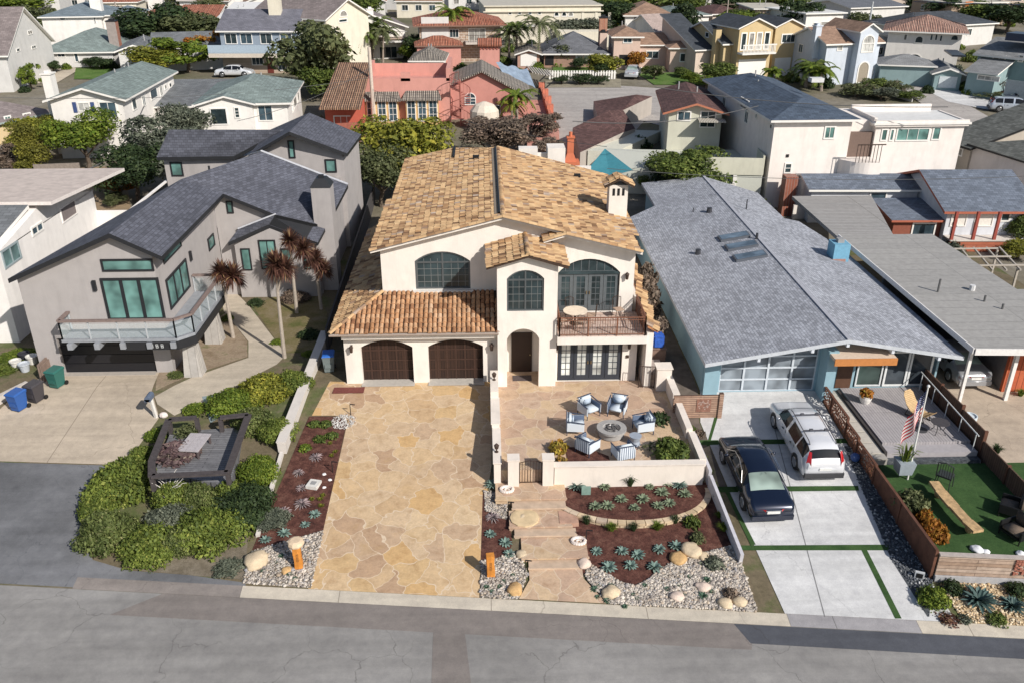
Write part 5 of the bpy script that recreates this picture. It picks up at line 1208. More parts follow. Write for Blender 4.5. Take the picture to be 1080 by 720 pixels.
gmat, nt, b_ = newmat('clear balcony glass'); b_.inputs['Base Color'].default_value = (.75,.88,.9,1); b_.inputs['Alpha'].default_value = .10; b_.inputs['Roughness'].default_value = .05
gm_.build('glass_panels', gmat, lh)
m8 = MB()
for d in range(3):
    cx = -17.22+.26*d; cz = 2.12
    m8.box(cx-.06,40.12,cz,cx-.04,40.135,cz+.2); m8.box(cx+.04,40.12,cz,cx+.06,40.135,cz+.2)
    for z in (0,.09,.18): m8.box(cx-.04,40.12,cz+z,cx+.04,40.135,cz+z+.02)
m8.build('house_number', plain((.6,.62,.62),.5), lh)
pier = brickm('pale stone pier', (.50,.47,.43), (.38,.36,.34), (.3,.28,.26), .4, .2, .02)
for x, y in ((-15.7,41.3), (-15.75,45.3)):
    mb = MB(); mb.add([(x-.5,y-.45,-.3),(x+.5,y-.45,-.3),(x+.5,y+.45,-.3),(x-.5,y+.45,-.3),(x-.3,y-.3,2.0),(x+.3,y-.3,2.0),(x+.3,y+.3,2.0),(x-.3,y+.3,2.0)], [(0,3,2,1),(4,5,6,7),(0,1,5,4),(1,2,6,5),(2,3,7,6),(3,0,4,7)]); mb.build('pier', pier, lh)

# ---- things round the grey house
bin_(-23.5, 38.1, T(-23,38.2), (.03,.10,.33), -.35, 'blue wheelie bin at the left edge of the concrete driveway'); bin_(-22.95, 38.8, T(-22.3,38.9), (.055,.05,.055), -.35, 'black wheelie bin behind the blue bin'); bin_(-22.45, 40.1, 0, (.03,.13,.11), -.3, 'green wheelie bin nearest the black garage door')
wp = plain((.62,.60,.56),.7,.1)
for k, (px, py, c, l) in enumerate(((18,388,(.6,.58,.54),'white flower pot farthest left behind the green bin'),(27,391,(.45,.48,.52),'grey bucket between the white pots'),(35,383,(.64,.62,.58),'white flower pot nearest the grey house wall'),(27,380,(.03,.03,.04),'black nursery pot behind the white pots'))):
    p = G(px, py); mb = MB(); mb.lathe([(.2,0),(.27,.4),(.31,.41),(.31,.48),(.26,.48),(.24,.4)], (0,0,0), 14); solo(mb, 'pot', plain(c,.7,.1), tuple(p), l, 'pot', 'pots by the grey garage')
mb = MB(); mb.box(-.05,-.5,0,.05,.5,1.0); mb.box(.08,-.5,0,.14,.5,.9); solo(mb, 'timber_boards', plain((.22,.16,.13),.9,.2), tuple(G(49,398)), 'weathered upright boards leaning beside the green bin', 'boards')
mb = MB(); a = G(0,438); b = G(30,408); mb.beam(a+Vector((-3,-3.2,.1)), b+Vector((0,0,.1)), .22, .5); solo(mb, 'garden_kerb', plain((.5,.46,.42),.85,.15), (0,0,0), 'pale concrete garden edging left of the bins', 'edging')
p = G(165,440); r = root('mailbox', tuple(p), 'blue mailbox on a tilted white post at the corner of the concrete driveway', 'mailbox')
mb = MB(); mb.beam((0,0,-.1),(-.12,.05,1.05),.13,.13); mb.build('post', wp, r, world=False); mb = MB(); mb.X = Matrix.Translation((-.15,0,1.05)); mb.cyl((0,-.3,.14),(0,.3,.14),.14,n=12); mb.box(-.14,-.3,0,.14,.3,.14); mb.build('box', plain((.10,.13,.19),.5), r, world=False)
mb = MB(); mb.ball((0,0,.14),.22,.17,.16,8,6); solo(mb, 'white_rock', plain((.7,.62,.58),.8), tuple(G(173,440)), 'small whitish rock at the foot of the mailbox', 'rock')
# wooden viewing deck
dkm = brickm('weathered deck boards', (.15,.15,.16), (.20,.20,.21), (.05,.05,.055), 3.2, .16, .012, nz=.25); dr = plain((.065,.055,.056), .85, .25, 6)
dz = -.15; q = [P(*p, dz) for p in ((163,497),(180,455),(256,450),(243,512))]
dr_ = root('viewing_deck', tuple((q[0]+q[2])/2), 'weathered dark wooden viewing deck with heavy plank railings among the bushes', 'deck')
mb = MB(); mb.prism([tuple(v[:2]) for v in q], -1.3, dz); mb.build('deck_boards', dkm, dr_)
rp_ = [P(*p, .62) for p in ((207,440),(178,442),(160,486),(160,502),(240,498),(262,437),(232,440))]
mb = MB(); mp = MB()
for a, b in zip(rp_[:-1], rp_[1:]): mb.beam(a, b, .30, .09)
mb.build('top_rail', dr, dr_)
for k, a in enumerate(rp_): mp = MB(); mp.box(a.x-.09,a.y-.09,-1.0,a.x+.09,a.y+.09,.575); mp.build('post', dr, dr_)
tb = P(205,466,.3); r = root('picnic_table', (tb.x,tb.y,dz), 'small grey plank table on the wooden deck', 'table', None, -.12)
mb = MB(); [mb.box(-.5+.2*k,-.75,.42,-.31+.2*k,.75,.47) for k in range(5)]; mb.build('table_top', plain((.42,.39,.40),.8,.12), r, world=False)
for sx in (-.42,.42):
    for s2 in (-.65,.65): mb = MB(); mb.box(sx-.04,s2-.04,0,sx+.04,s2+.04,.42); mb.build('leg', plain((.10,.08,.08),.8), r, world=False)
shrub(189,478,1.15,.7,leafmat('purple twigs',(.07,.04,.05),(.17,.12,.12),(.24,.20,.17),0),'tangle of purplish bare stems on the deck beside the table','mound',1300,.13,z=dz,at=tuple(P(187,474,.2)[:2]))
shrub(198,447,.7,.5,L_OLIVE,'low olive shrub on the deck under its rear rail','mound',500,.12,z=dz,at=tuple(P(197,450,.2)[:2]))
# low diagonal wall left of the villa drive
mb = MB(); a = G(298,478); b = G(344,362); mb.beam(a+Vector((0,0,.1)), b+Vector((0,0,.25)), .38, 1.0); mb.beam(a+Vector((0,-.02,.62)), b+Vector((0,0,.77)), .46, .06)
a2 = G(272,566); mb.beam(a2+Vector((0,0,0)), a+Vector((0,-.1,.05)), .16, .3)
solo(mb, 'garden_wall', stucco((.60,.56,.52)), (0,0,0), 'low plastered wall running back from the left mulch bed beside the villa', 'garden wall')
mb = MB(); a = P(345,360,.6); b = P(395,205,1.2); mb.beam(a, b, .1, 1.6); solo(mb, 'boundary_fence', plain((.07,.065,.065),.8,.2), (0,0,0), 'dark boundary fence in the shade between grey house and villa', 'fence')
# spiky red-leaved cabbage trees
def spiky(key, n, L, mat, seed):
    k = ('spiky', key)
    if k in CM: return CM[k]
    rng = random.Random(seed); mb = MB()
    for _ in range(n):
        z = rng.uniform(-.75,1); a = rng.uniform(0,2*pi); q = sqrt(1-z*z); d = Vector((q*cos(a), q*sin(a), z)); s = d.cross(Vector((0,0,1))).normalized()*.045*L; ll = L*rng.uniform(.8,1.1); e = d*ll + Vector((0,0,-.18*ll*(1-z)))
        mb.add([d*.05-s, d*.05+s, d*ll*.6+s*.9, d*ll*.6-s*.9, e], [(0,1,2,3),(3,2,4)])
    CM[k] = mb.mesh('leaf_head', mat); return CM[k]
SPK = spiky('red', 360, .85, L_RED, 3)
def cabbage(bx_, by_, tops, label, mat=None, me=None, sc_=1., name='cabbage_tree', fixedh=None):
    g = G(bx_, by_); r = root(name, tuple(g), label, 'tree', 'spiky red leaved trees by the grey house')
    heads = []
    for (tx, ty) in tops: q = onY(tx, ty, g.y + R.uniform(-.1,.1)); heads.append(q-g)
    f = Vector((heads[0].x*.5, 0, heads[0].z*.72)); mb = MB(); mb.tube([(0,0,-.2), (f.x*.4,0,f.z*.5), tuple(f)], .12, 8, r1=.08)
    for h in heads: mb.tube([tuple(f), tuple(h)], .07, 6)
    mb.build('trunk', BARKP, r, world=False)
    for h in heads: c = link('leaf_head', me or SPK, r, False); c.location = h; c.scale = (sc_*R.uniform(.95,1.15),)*3; c.rotation_euler = (0,0,R.uniform(0,6))
    return r
cabbage(300,377,((291,279),(300,283)),'tall spiky red leaved tree with a slim pale trunk beside the garden path')
cabbage(246,356,((233,287),(245,291)),'spiky red leaved tree in the dry bed left of the garden path')
cabbage(313,330,((306,254),(320,263)),'spiky red leaved tree close to the grey house windows')
cabbage(339,326,((331,274),(341,284)),'short spiky red leaved tree nearest the chimney of the grey house', sc_=.95)
# bushes of the left garden
LB = [((182,522),1.25,1.2,L_FM,'green bush pressed against the front corner post of the deck'),((212,522),1.2,1.15,L_FO,'olive bush hiding the middle of the deck front'),((243,520),1.2,1.1,L_FM,'green bush hiding the right end of the deck front'),((100,535),1.1,1.0,L_FM,'leafy green bush at the far left of the clump on the apron'),((188,566),1.2,.9,L_FO,'low olive bush along the lower edge of the clump'),((126,504),1.9,1.6,L_FM,'big rounded green bush between the asphalt apron and the deck'),((110,556),1.65,1.3,L_FO,'wide olive bush lowest on the asphalt apron side'),((155,570),1.6,1.1,L_FM,'green bush bulging over the verge below the deck'),((178,545),1.4,1.0,L_GREY,'greyish bush in the middle below the deck'),
 ((222,552),1.85,1.35,L_FM,'deep green mound below the front of the deck'),((196,512),.8,.8,L_LIME,'small bright bush just under the deck rail'),((256,528),1.8,1.2,L_DARK,'dark green mound right of the deck front'),((272,494),1.25,1.0,L_LIME,'bright green bush between the deck and the plastered wall'),
 ((246,420),1.7,1.0,L_LIME,'light green bush left in the group above the deck'),((280,405),1.8,1.3,L_YEL,'yellow flowered bush beside the plastered wall'),((312,400),1.3,1.0,L_FM,'green bush at the top of the plastered wall'),((266,440),1.4,1.0,L_FO,'mixed olive bush above the right corner of the deck'),((292,450),1.2,1.0,L_FM,'green bush against the middle of the plastered wall'),
 ((205,430),.8,.6,L_LIME,'small yellow green bush at the end of the garden path'),((163,458),.7,.5,L_LIME,'low lime bush beside the mailbox'),((150,476),.8,.6,L_FM,'low green bush between the mailbox and the big rounded bush'),((285,545),1.0,.5,L_GREY,'grey groundcover bush left of the agaves'),((240,597),.8,.35,L_GREY,'bluish grey low plant on the verge'),
 ((326,352),.9,.5,L_DARK,'dark low bush in the shade by the boundary wall'),((240,335),.5,.45,L_FM,'small green plant under the balcony corner'),((186,394),.6,.3,L_FO,'patchy low plant beside the grey garage'),((270,318),.7,.6,L_DARK,'dark bush at the foot of the grey house by the path'),((312,312),1.3,.6,L_BROWN,'reddish brown bush under the grey house windows'),((292,360),.5,.3,L_LIME,'small bright plant right of the tall tree trunk'),((325,372),.45,.35,L_LIME,'small bright plant below the dark bush'),
 ((8,348),1.3,.6,L_LIME,'sunny green bush at the far left edge'),((18,375),1.4,.35,L_LIME,'low grassy mound left of the grey house'),((5,388),.9,.4,L_FM,'low green plant at the far left edge by the edging')]
for k, (p, rr, hh, m_, l) in enumerate(LB): shrub(p[0], p[1], rr*(.9 if rr > .9 else 1), hh*(1.3 if rr > .9 else 1), m_, l, 'mound', 14000 if rr > .9 else 2600, .036 if rr > .9 else .06, seed=k%4, group='bushes of the grey house garden')
mb = MB(); rng = random.Random(2)
for k in range(16):
    p = Vector((0,0,0)); pts = [tuple(p)]; a = rng.uniform(0,6.28)
    for j in range(4): p = p+Vector((cos(a)*.18, sin(a)*.18, rng.uniform(.02,.2))); a += rng.uniform(-.9,.9); pts.append(tuple(p))
    mb.tube(pts, .025, 5, r1=.01)
solo(mb, 'driftwood_branches', plain((.55,.52,.48),.9), tuple(P(180,517,-.2)), 'bleached twisted branches against the front of the wooden deck', 'branches')

# ================================================================== RIGHT HOUSE (blue)
bluew = plain((.25,.39,.46), .8, .05, 2, bmp=.2, bscale=20, stain=.08); sh_grey = shingle((.35,.365,.405), .26, .15, .26)
rh = root('blue_house', (17, 38.6, 0), 'long low blue house with a wide grey shingle gable roof', 'house')
def be(x): return 3.5 - .172*abs(x-17.6)
LR = [(10.65,37.1,be(10.65)),(17.6,37.1,3.5),(17.6,67.6,3.5),(12.8,68.8,be(12.8)),(12.75,62.4,be(12.75)),(10.65,60.8,be(10.65))]
RR_ = [(17.6,37.1,3.5),(23.5,37.1,be(23.5)),(23.45,53,be(23.45)),(22.3,58.2,be(22.3)),(21.3,58.4,be(21.3)),(21.3,65,be(21.3)),(17.6,67.6,3.5)]
rr = roof_mesh([LR, RR_], .2, 'roof', [sh_grey, plain((.50,.53,.57),.6)], rh, world=True)
mb = MB(); mb.beam((17.6,37.1,3.52),(17.6,67.6,3.52),.22,.05); mb.build('ridge_cap', plain((.36,.37,.41),.9), rr)
fb = Face(rh, (0,0), (1,0), (0,-1))
mb = MB(); wall_panel(mb, fb, [(-6.0,-1),(6.2,-1),(6.2,be(23.2)-.2),(.6,3.28),(-6.0,be(11)-.2)], [[(-5.1,-.1),(-.15,-.1),(-.15,2.55),(-5.1,1.95)],[(1.9,0.05),(6.1,.05),(6.1,2.1),(1.9,2.1)]], .25); fixn(mb.build('wall', bluew, rh, world=False))
wb(rh, 'wall', bluew, (11.0,38.86,-1,11.25,60.4,be(11)-.2), (22.9,38.86,-.5,23.15,52.6,be(23.1)-.2), (12.9,60.4,-.5,13.1,67,2.4))
# garage door of frosted panes
gf = plain((.55,.60,.65),.5); gfro = glass((.20,.23,.26), .3); gd = MB()
for k in range(5): x = -5.1+4.95*k/4; mb_rect(gd, fb, x-.05, x+.05, -.1, 2.02+.5*(x+5.1)/4.95, -.12, -.05)
for k in range(4): mb_rect(gd, fb, -5.1, -.15, -.1+.66*k-.04, -.1+.66*k+.04, -.118, -.055)
g = fixn(gd.build('garage_door', gf, rh, world=False)); mb = MB(); plate(mb, fb, [(-5.1,-.1),(-.15,-.1),(-.15,2.5),(-5.1,1.93)], -.16, -.11); fixn(mb.build('pane', gfro, g, world=False))
# roof struts under the gable, pilasters
mb = MB()
for x in (13.3,15.9,17.6,19.9,22.3): mb.box(x-.07,37.15,be(x)-.42,x+.07,38.6,be(x)-.2)
mb.build('roof_beams', plain((.62,.66,.72),.6), rh); wb(rh, 'pilaster', bluew, (11.02,38.3,-.5,11.75,38.59,1.9)); wb(rh, 'pilaster', bluew, (16.95,37.6,-.5,17.45,38.59,2.6))
# canopy over the entrance
wb(rh, 'canopy', plain((.62,.50,.40),.8,.08), (17.0,37.0,2.36,20.1,38.58,2.52)); wb(rh, 'canopy_fascia', plain((.50,.20,.06),.6), (17.0,36.93,2.16,20.1,36.995,2.53))
window(rh, fb, 2.0, 3.35, .1, 2.05, 1, 1, plain((.6,.63,.64),.5), glass((.04,.06,.055),.08), .08, d=-.05)
window(rh, fb, 3.45, 4.65, .08, 2.08, 1, 1, plain((.68,.70,.70),.5), glass((.05,.06,.07),.06), .1, d=-.05, name='sliding_door')
window(rh, fb, 4.7, 5.9, .08, 2.08, 1, 1, plain((.68,.70,.70),.5), glass((.04,.05,.06),.06), .1, d=-.05, name='sliding_door')
mb = MB(); mb_rect(mb, fb, .95, 1.75, .05, 2.0, .0, .05); fixn(mb.build('door', plain((.10,.05,.03),.6), rh, world=False))
for k, (x0, y0, x1, y1) in enumerate(((761,245,787,253),(769,254,795,263),(778,265,804,274))):
    c = onS((x0+x1)/2, (y0+y1)/2, lambda x, y: be(x)+.12); mb = MB(); wdt = .48; L = .95
    p = [(c.x-L, c.y-wdt), (c.x+L, c.y-wdt), (c.x+L, c.y+wdt), (c.x-L, c.y+wdt)]
    mb.add([(x, y, be(x)-.02) for x, y in p]+[(x, y, be(x)+.16) for x, y in p], [(0,3,2,1),(4,5,6,7),(0,1,5,4),(1,2,6,5),(2,3,7,6),(3,0,4,7)]); s_ = mb.build('skylight', plain((.10,.11,.13),.5), rr)
    mb = MB(); p = [(x+(.08 if x < c.x else -.08), y+(.08 if y < c.y else -.08)) for x, y in p]; mb.add([(x, y, be(x)+.165) for x, y in p]+[(x, y, be(x)+.175) for x, y in p], [(0,3,2,1),(4,5,6,7),(0,1,5,4),(1,2,6,5),(2,3,7,6),(3,0,4,7)]); mb.build('pane', glass((.14,.19,.24),.1), s_)
c = onS(883,272, lambda x, y: be(x)); mb = MB(); mb.box(c.x-.5,c.y-.55,be(c.x)-.3,c.x+.5,c.y+.55,be(c.x)+1.05); cb = mb.build('chimney', plain((.16,.36,.50),.7), rh)
mb = MB(); mb.box(c.x-.2,c.y-.2,be(c.x)+1.05,c.x+.2,c.y+.2,be(c.x)+1.3); mb.build('flue', plain((.3,.3,.3),.5), cb); mb = MB(); mb.box(c.x-.52,c.y-.6,be(c.x)-.3,c.x+.3,c.y-.552,be(c.x)+.12); mb.build('flashing', plain((.35,.2,.17),.8), cb)
for px, py, hh, ww_ in ((748,224,.3,.22),(736,268,.28,.2),(787,221,.7,.05),(731,224,.3,.04),(798,252,.35,.1)):
    c = onS(px, py, lambda x, y: be(x)); mb = MB(); mb.lathe([(ww_,-.1),(ww_*.8,hh),(ww_*.9,hh+.03)], (c.x,c.y,c.z), 8); mb.build('roof_vent', plain((.04,.042,.05),.5), rr)

# ---- the flat-roofed house beyond
flatm = brickm('flat roof felt', (.30,.292,.28), (.335,.325,.31), (.255,.25,.24), 14, .95, .03, off=0, nz=.14, bm=.1)
fh = root('flat_roof_house', (27, 37.5, 0), 'long flat grey roofed house with red siding and an open carport', 'house')
zf = 3.05
mb = MB(); mb.prism([(23.75,36.8),(34,36.3),(34,44.2),(30.1,44.3),(29.9,54.1),(23.6,54.1)], zf-.28, zf); mb.build('roof', flatm, fh)
mb = MB(); mb.beam((23.75,36.76,zf-.12),(34,36.26,zf-.12),.06,.34); mb.beam((23.68,36.8,zf-.1),(23.54,54.1,zf-.1),.06,.3); mb.build('fascia', plain((.74,.72,.70),.6), fh)
mb = MB(); mb.prism([(23.6,54.15),(27.4,54.15),(29.9,64),(23.7,64)], zf-.45, zf-.2); mb.build('roof', brickm('ribbed roof', (.30,.29,.28), (.34,.33,.32), (.22,.21,.2), 14, .35, .04, off=0, nz=.12), fh)
redw = brickm('red board siding', (.42,.10,.045), (.46,.12,.055), (.18,.04,.02), .3, 6, .02, off=0)
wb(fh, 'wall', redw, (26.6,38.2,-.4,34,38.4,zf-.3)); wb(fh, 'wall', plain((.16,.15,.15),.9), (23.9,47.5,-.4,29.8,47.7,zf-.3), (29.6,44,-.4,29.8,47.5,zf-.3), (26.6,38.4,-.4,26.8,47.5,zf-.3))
wb(fh, 'post', plain((.74,.72,.70),.6), (26.32,37.4,-.3,26.5,37.58,zf-.28)); wb(fh, 'post', plain((.74,.72,.70),.6), (23.9,37.3,-.3,24.05,37.45,zf-.28))
frd = Face(fh, (0,.7), (1,0), (0,-1)); window(fh, frd, .6, 3.4, .95, 2.0, 1, 1, plain((.75,.68,.62),.6), plain((.48,.17,.09),.6), .16)
for px, py, hh in ((989,308,1.3),(1025,306,.5),(1038,318,.6),(1057,326,.5)):
    c = P(px, py, zf); mb = MB(); mb.cyl((c.x,c.y,zf-.02),(c.x,c.y,zf+hh*.6),.06 if px != 1025 else .16,n=8); mb.build('roof_vent', plain((.12,.12,.12) if px != 1025 else (.6,.6,.6),.6), fh)
mb = MB(); c = P(832,198,2.6); mb.box(-.5,-.5,-2.6,.5,.5,1.0); solo(mb, 'brick_chimney', brickm('brick', (.24,.08,.05), (.30,.11,.07), (.3,.26,.24), .22, .08, .012), tuple(c), 'dark red brick chimney at the rear corner of the flat ribbed roof', 'chimney')

# ---- cars
def car(name, kind, col, label, loc, rz, metal=.5, rail_=False):
    r = root(name, loc, label, 'car', None, rz)
    L = 4.85 if kind == 'sedan' else 4.8; W = .92
    if kind == 'sedan': prof = [(-2.42,.62,.55,.80),(-2.36,.84,.60,.84),(-2.1,.95,.80,.88),(-1.65,1.02,.95,.72),(-1.55,1.03,.96,.70),(-.75,1.40,.97,.60),(-.2,1.45,.96,.61),(.5,1.43,.95,.61),(.9,1.33,.94,.60),(1.35,.98,.92,.72),(1.5,.95,.9,.74),(2.1,.82,.78,.80),(2.36,.66,.62,.74),(2.42,.5,.48,.66)]
    else: prof = [(-2.4,.75,.62,.76),(-2.36,1.0,.70,.74),(-2.25,1.12,.98,.68),(-1.95,1.42,1.0,.62),(-1.7,1.52,1.0,.62),(-.2,1.56,.99,.64),(.45,1.53,.98,.64),(.85,1.42,.97,.62),(1.4,1.03,.95,.74),(1.55,1.0,.93,.76),(2.1,.88,.82,.80),(2.34,.70,.66,.74),(2.4,.52,.5,.66)]
    def ev(y):
        for a, b in zip(prof[:-1], prof[1:]):
            if a[0] <= y <= b[0]:
                t = (y-a[0])/(b[0]-a[0]); return [a[i]+(b[i]-a[i])*t for i in range(4)]
        return list(prof[-1])
    NS = 56; ys = [prof[0][0]+(prof[-1][0]-prof[0][0])*i/(NS-1) for i in range(NS)]; rings = []
    for y in ys:
        vals = [ev(max(prof[0][0], min(prof[-1][0], y+d))) for d in (-.06,0,.06)]; _, zt, bz, wt = [sum(v[i] for v in vals)/3 for i in range(4)]
        e = min(1, (y-prof[0][0]+.02)/.22, (prof[-1][0]-y+.02)/.35); w_ = W*(.80+.20*sqrt(max(0,e))); bz = min(bz, zt-.02); wt = min(wt, w_-.03)
        zb = .24
        half = [(w_*.90,zb),(w_*.985,.36),(w_,.55),(w_*.985,.72*min(1,bz/.75)),(w_*.95,bz),(w_*.95*.35+wt*.65, bz+(zt-bz)*.62),(wt,bz+(zt-bz)*.9),(wt*.86,zt),(wt*.45,zt+.02),(0,zt+.03)]
        rings.append([( x, -y, z) for x, z in half] + [(-x, -y, z) for x, z in half[-2::-1]])
    m = len(rings[0]); mb = MB(); vs = [p for rg in rings for p in rg]; body = []; gl = []; cab0, cab1 = (-1.62,1.42) if kind == 'sedan' else (-2.28,1.48)
    def isglass(y, k):
        side = k in (4,5,12,13); top = k in (7,8,9,10)
        if kind == 'sedan':
            if side: return -1.15 < y < 1.0 and not (-.12 < y < .0)
            if top or k in (6,11): return (-1.5 < y < -.82) or (.92 < y < 1.32)
        else:
            if side: return -2.0 < y < 1.05 and not (-.1 < y < .02) and not (-1.2 < y < -1.08)
            if top or k in (6,11): return (.85 < y < 1.38) or (-2.26 < y < -1.98)
        return False
    for i in range(NS-1):
        for k in range(m-1):
            f = (i*m+k, i*m+k+1, (i+1)*m+k+1, (i+1)*m+k); (gl if isglass((ys[i]+ys[i+1])/2, k) else body).append(f)
    body.append(tuple(range(m))); body.append(tuple((NS-1)*m+k for k in range(m-1,-1,-1)))
    body += [((i+1)*m, (i+1)*m+m-1, i*m+m-1, i*m) for i in range(NS-1)]
    mb.add(vs, body); paint = plain(col, .22, .02, 3, metal=metal, spec=.6, coat=1.0); bo = fixn(mb.build('body', paint, r, world=False, smooth=True))
    rw = [f for f in gl if kind == 'sedan' and ys[f[0]//m] < -.8 and f[0]%m in (6,7,8,9,10,11)]; gl = [f for f in gl if f not in rw]
    if rw: mb = MB(); mb.add(vs, rw); fixn(mb.build('rear_window', glass((.22,.28,.25), .12), r, world=False, smooth=True))  # pale green reflection painted into the rear glass colour
    mb = MB(); mb.add(vs, gl); cgl = glass((.012,.014,.017), .04) if kind != 'sedan' else glass((.010,.012,.016), .04); go = fixn(mb.build('windows', cgl, r, world=False, smooth=True))
    # wheels with dark arches
    for sx in (-1,1):
        for wy in (-1.45,1.42):
            mb = MB(); mb.cyl((sx*.70,wy,.33),(sx*.93,wy,.33),.325,n=24); wh = mb.build('wheel', plain((.018,.018,.02),.8), r, world=False, smooth=False)
            mb = MB(); mb.cyl((sx*.93,wy,.33),(sx*.945,wy,.33),.22,.20,n=20)
            for k in range(5): a = 2*pi*k/5; mb.beam((sx*.948,wy,.33),(sx*.948,wy+.21*cos(a),.33+.21*sin(a)),.02,.05)
            mb.build('rim', plain((.42,.43,.45),.3,metal=.8), wh, world=False)
            mb = MB(); mb.cyl((sx*.80,wy,.36),(sx*.927,wy,.36),.38,n=24); mb.build('wheel_arch', BLACK, r, world=False)
    # the rear of the car is towards +y in these local coordinates (profile runs from the tail)
    yb = 2.40; red = plain((.42,.01,.012), .25, .1, coat=1)
    for sx in (-1,1):
        mb = MB()
        if kind == 'sedan': mb.add([(sx*.30,yb+.02,.80),(sx*.80,yb-.10,.82),(sx*.86,yb-.30,.92),(sx*.80,yb-.16,.70),(sx*.32,yb+.03,.70)], [(0,1,3,4),(1,2,3)])
        else: mb.add([(sx*.62,yb+.0,.78),(sx*.84,yb-.12,.78),(sx*.80,yb-.16,1.02),(sx*.70,yb-.32,1.42),(sx*.60,yb-.26,1.40),(sx*.64,yb-.02,1.0)], [(0,1,2,5),(5,2,3,4)])
        vs_ = [v.copy() for v in mb.v]; n = len(vs_); mb.v += [v-Vector((sx*.02,.07,0)) for v in vs_]
        mb.build('tail_light', red, r, world=False)
        mb = MB(); mb.ball((sx*.66,-yb+.17,.66),.17,.13,.07,10,6); mb.build('headlight', glass((.6,.62,.65),.1), r, world=False, smooth=True)
        mb = MB(); mb.ball((sx*1.02,-.72,1.0),.10,.06,.07,8,6); mb.beam((sx*.9,-.72,.96),(sx*1.0,-.72,.98),.04,.04); mb.build('wing_mirror', paint, r, world=False, smooth=True)
    mb = MB()
    for sx in (-1,1):
        for yy in (.98,-.04,-1.0): mb.beam((sx*.912,yy,.42),(sx*.905,yy,.90),.012,.012)
    for sx in (-1,1):
        for yy in (.75,-.25): mb.beam((sx*.925,yy,.80),(sx*.925,yy-.17,.80),.03,.025)
    mb.build('door_seams', plain((.03,.03,.035),.6), r, world=False)
    mb = MB(); mb.box(-.26,yb-.01,.60 if kind=='sedan' else .66,.26,yb+.035,.72 if kind=='sedan' else .78); mb.build('licence_plate', plain((.7,.7,.68),.5), r, world=False)
    mb = MB(); mb.box(-.84,yb-.2,.26,.84,yb+.05,.50); mb.build('bumper', plain((.05,.05,.055),.5) if kind != 'sedan' else paint, r, world=False)
    if kind == 'sedan':
        mb = MB()
        for sx in (-1,1): mb.tube([(sx*.90,.98,.97),(sx*.80,.6,1.3),(sx*.74,0,1.42),(sx*.76,-.5,1.38),(sx*.88,-1.1,1.0)], .012, 5); mb.beam((sx*.925,.9,.95),(sx*.925,-1.0,.96),.012,.02)
        mb.build('chrome_trim', plain((.7,.7,.7),.2,metal=1), r, world=False); mb = MB(); mb.beam((-.32,yb+.03,.76),(.32,yb+.03,.76),.02,.03); mb.build('chrome_strip', plain((.7,.7,.7),.2,metal=1), r, world=False)
    if rail_:
        mb = MB()
        for sx in (-1,1):
            mb.tube([(sx*.56,1.75,1.50),(sx*.57,1.6,1.60),(sx*.59,-.4,1.63),(sx*.57,-.6,1.55)], .022, 6)
        mb.build('roof_rail', plain((.1,.1,.11),.4), r, world=False)
        for yy in (1.0,-.1): mb = MB(); mb.beam((-.6,yy,1.65),(.6,yy,1.65),.06,.035); mb.box(-.45,yy-.05,1.66,-.3,yy+.05,1.72); mb.box(.2,yy-.05,1.66,.35,yy+.05,1.72); mb.build('cross_bar', plain((.08,.08,.09),.4), r, world=False)
    mb = MB(); mb.add([(-.02,.95,1.60 if kind!='sedan' else 1.46),(.02,.95,1.6 if kind!='sedan' else 1.46),(.01,1.15,1.72 if kind!='sedan' else 1.54),(-.01,1.15,1.72 if kind!='sedan' else 1.54)], [(0,1,2,3)]); mb.build('antenna', BLACK, r, world=False)
    return r
def tiltcar(c, y0, y1):
    s = (T(15, y1)-T(15, y0))/(y1-y0); return math.atan(s)
a = tiltcar(None, 30, 37)
c1 = car('parked_car', 'sedan', (.008,.014,.035), 'dark navy sedan parked on the pale slab driveway beside the white wagon', (11.68,31.35,T(12,31.35)+.02), pi+.03, .4)
c2 = car('parked_car', 'wagon', (.70,.71,.74), 'silver white station wagon with roof racks in front of the blue garage', (14.8,33.95,T(14.8,33.95)+.02), pi+.01, .15, True)
c3 = car('parked_car', 'sedan', (.33,.34,.36), 'silver sedan parked under the carport of the red house', (25.1,40.6,0.01), pi, .3)
def tilt(o, a):      # lean the car with the slope of the drive (rises towards +y)
    zr = o.rotation_euler.z; o.rotation_mode = 'QUATERNION'; from mathutils import Quaternion; o.rotation_quaternion = Quaternion((1,0,0), a) @ Quaternion((0,0,1), zr)
tilt(c1, a); tilt(c2, a); c1.scale = (1.05,1.1,1.03); c2.scale = (1.05,1.1,1.05)

# ---- fences, deck and turf of the blue house
rustm = plain((.12,.052,.032), .8, .3, 3, stain=.2); rustl = plain((.20,.085,.05), .8, .3, 4)
fe = root('rusty_fence', (17.05,32,-1), 'tall rust brown metal fence with leaf-pattern panels beside the slab driveway', 'fence')
def lattice(mb, x, y0, y1, z0, z1, n, m, rng, th=.02, keep=.58, zs=0):
    dy = (y1-y0)/n; dz_ = (z1-z0)/m
    for i in range(n):
        for j in range(m):
            if i in (0, n-1) or j in (0, m-1) or rng.random() < keep:
                yy = y0+dy*i; s = zs*(yy-y0); mb.box(x-th/2, yy, z0+dz_*j+s, x+th/2, yy+dy*1.01, z0+dz_*(j+1)*1.0+s)
segs = [(25.55,28.6,.10,0),(28.6,31.2,.12,0),(31.2,33.2,.2,1),(33.2,34.6,.35,1),(34.6,36.6,.6,1),(36.6,38.2,.62,1)]
rng = random.Random(12)
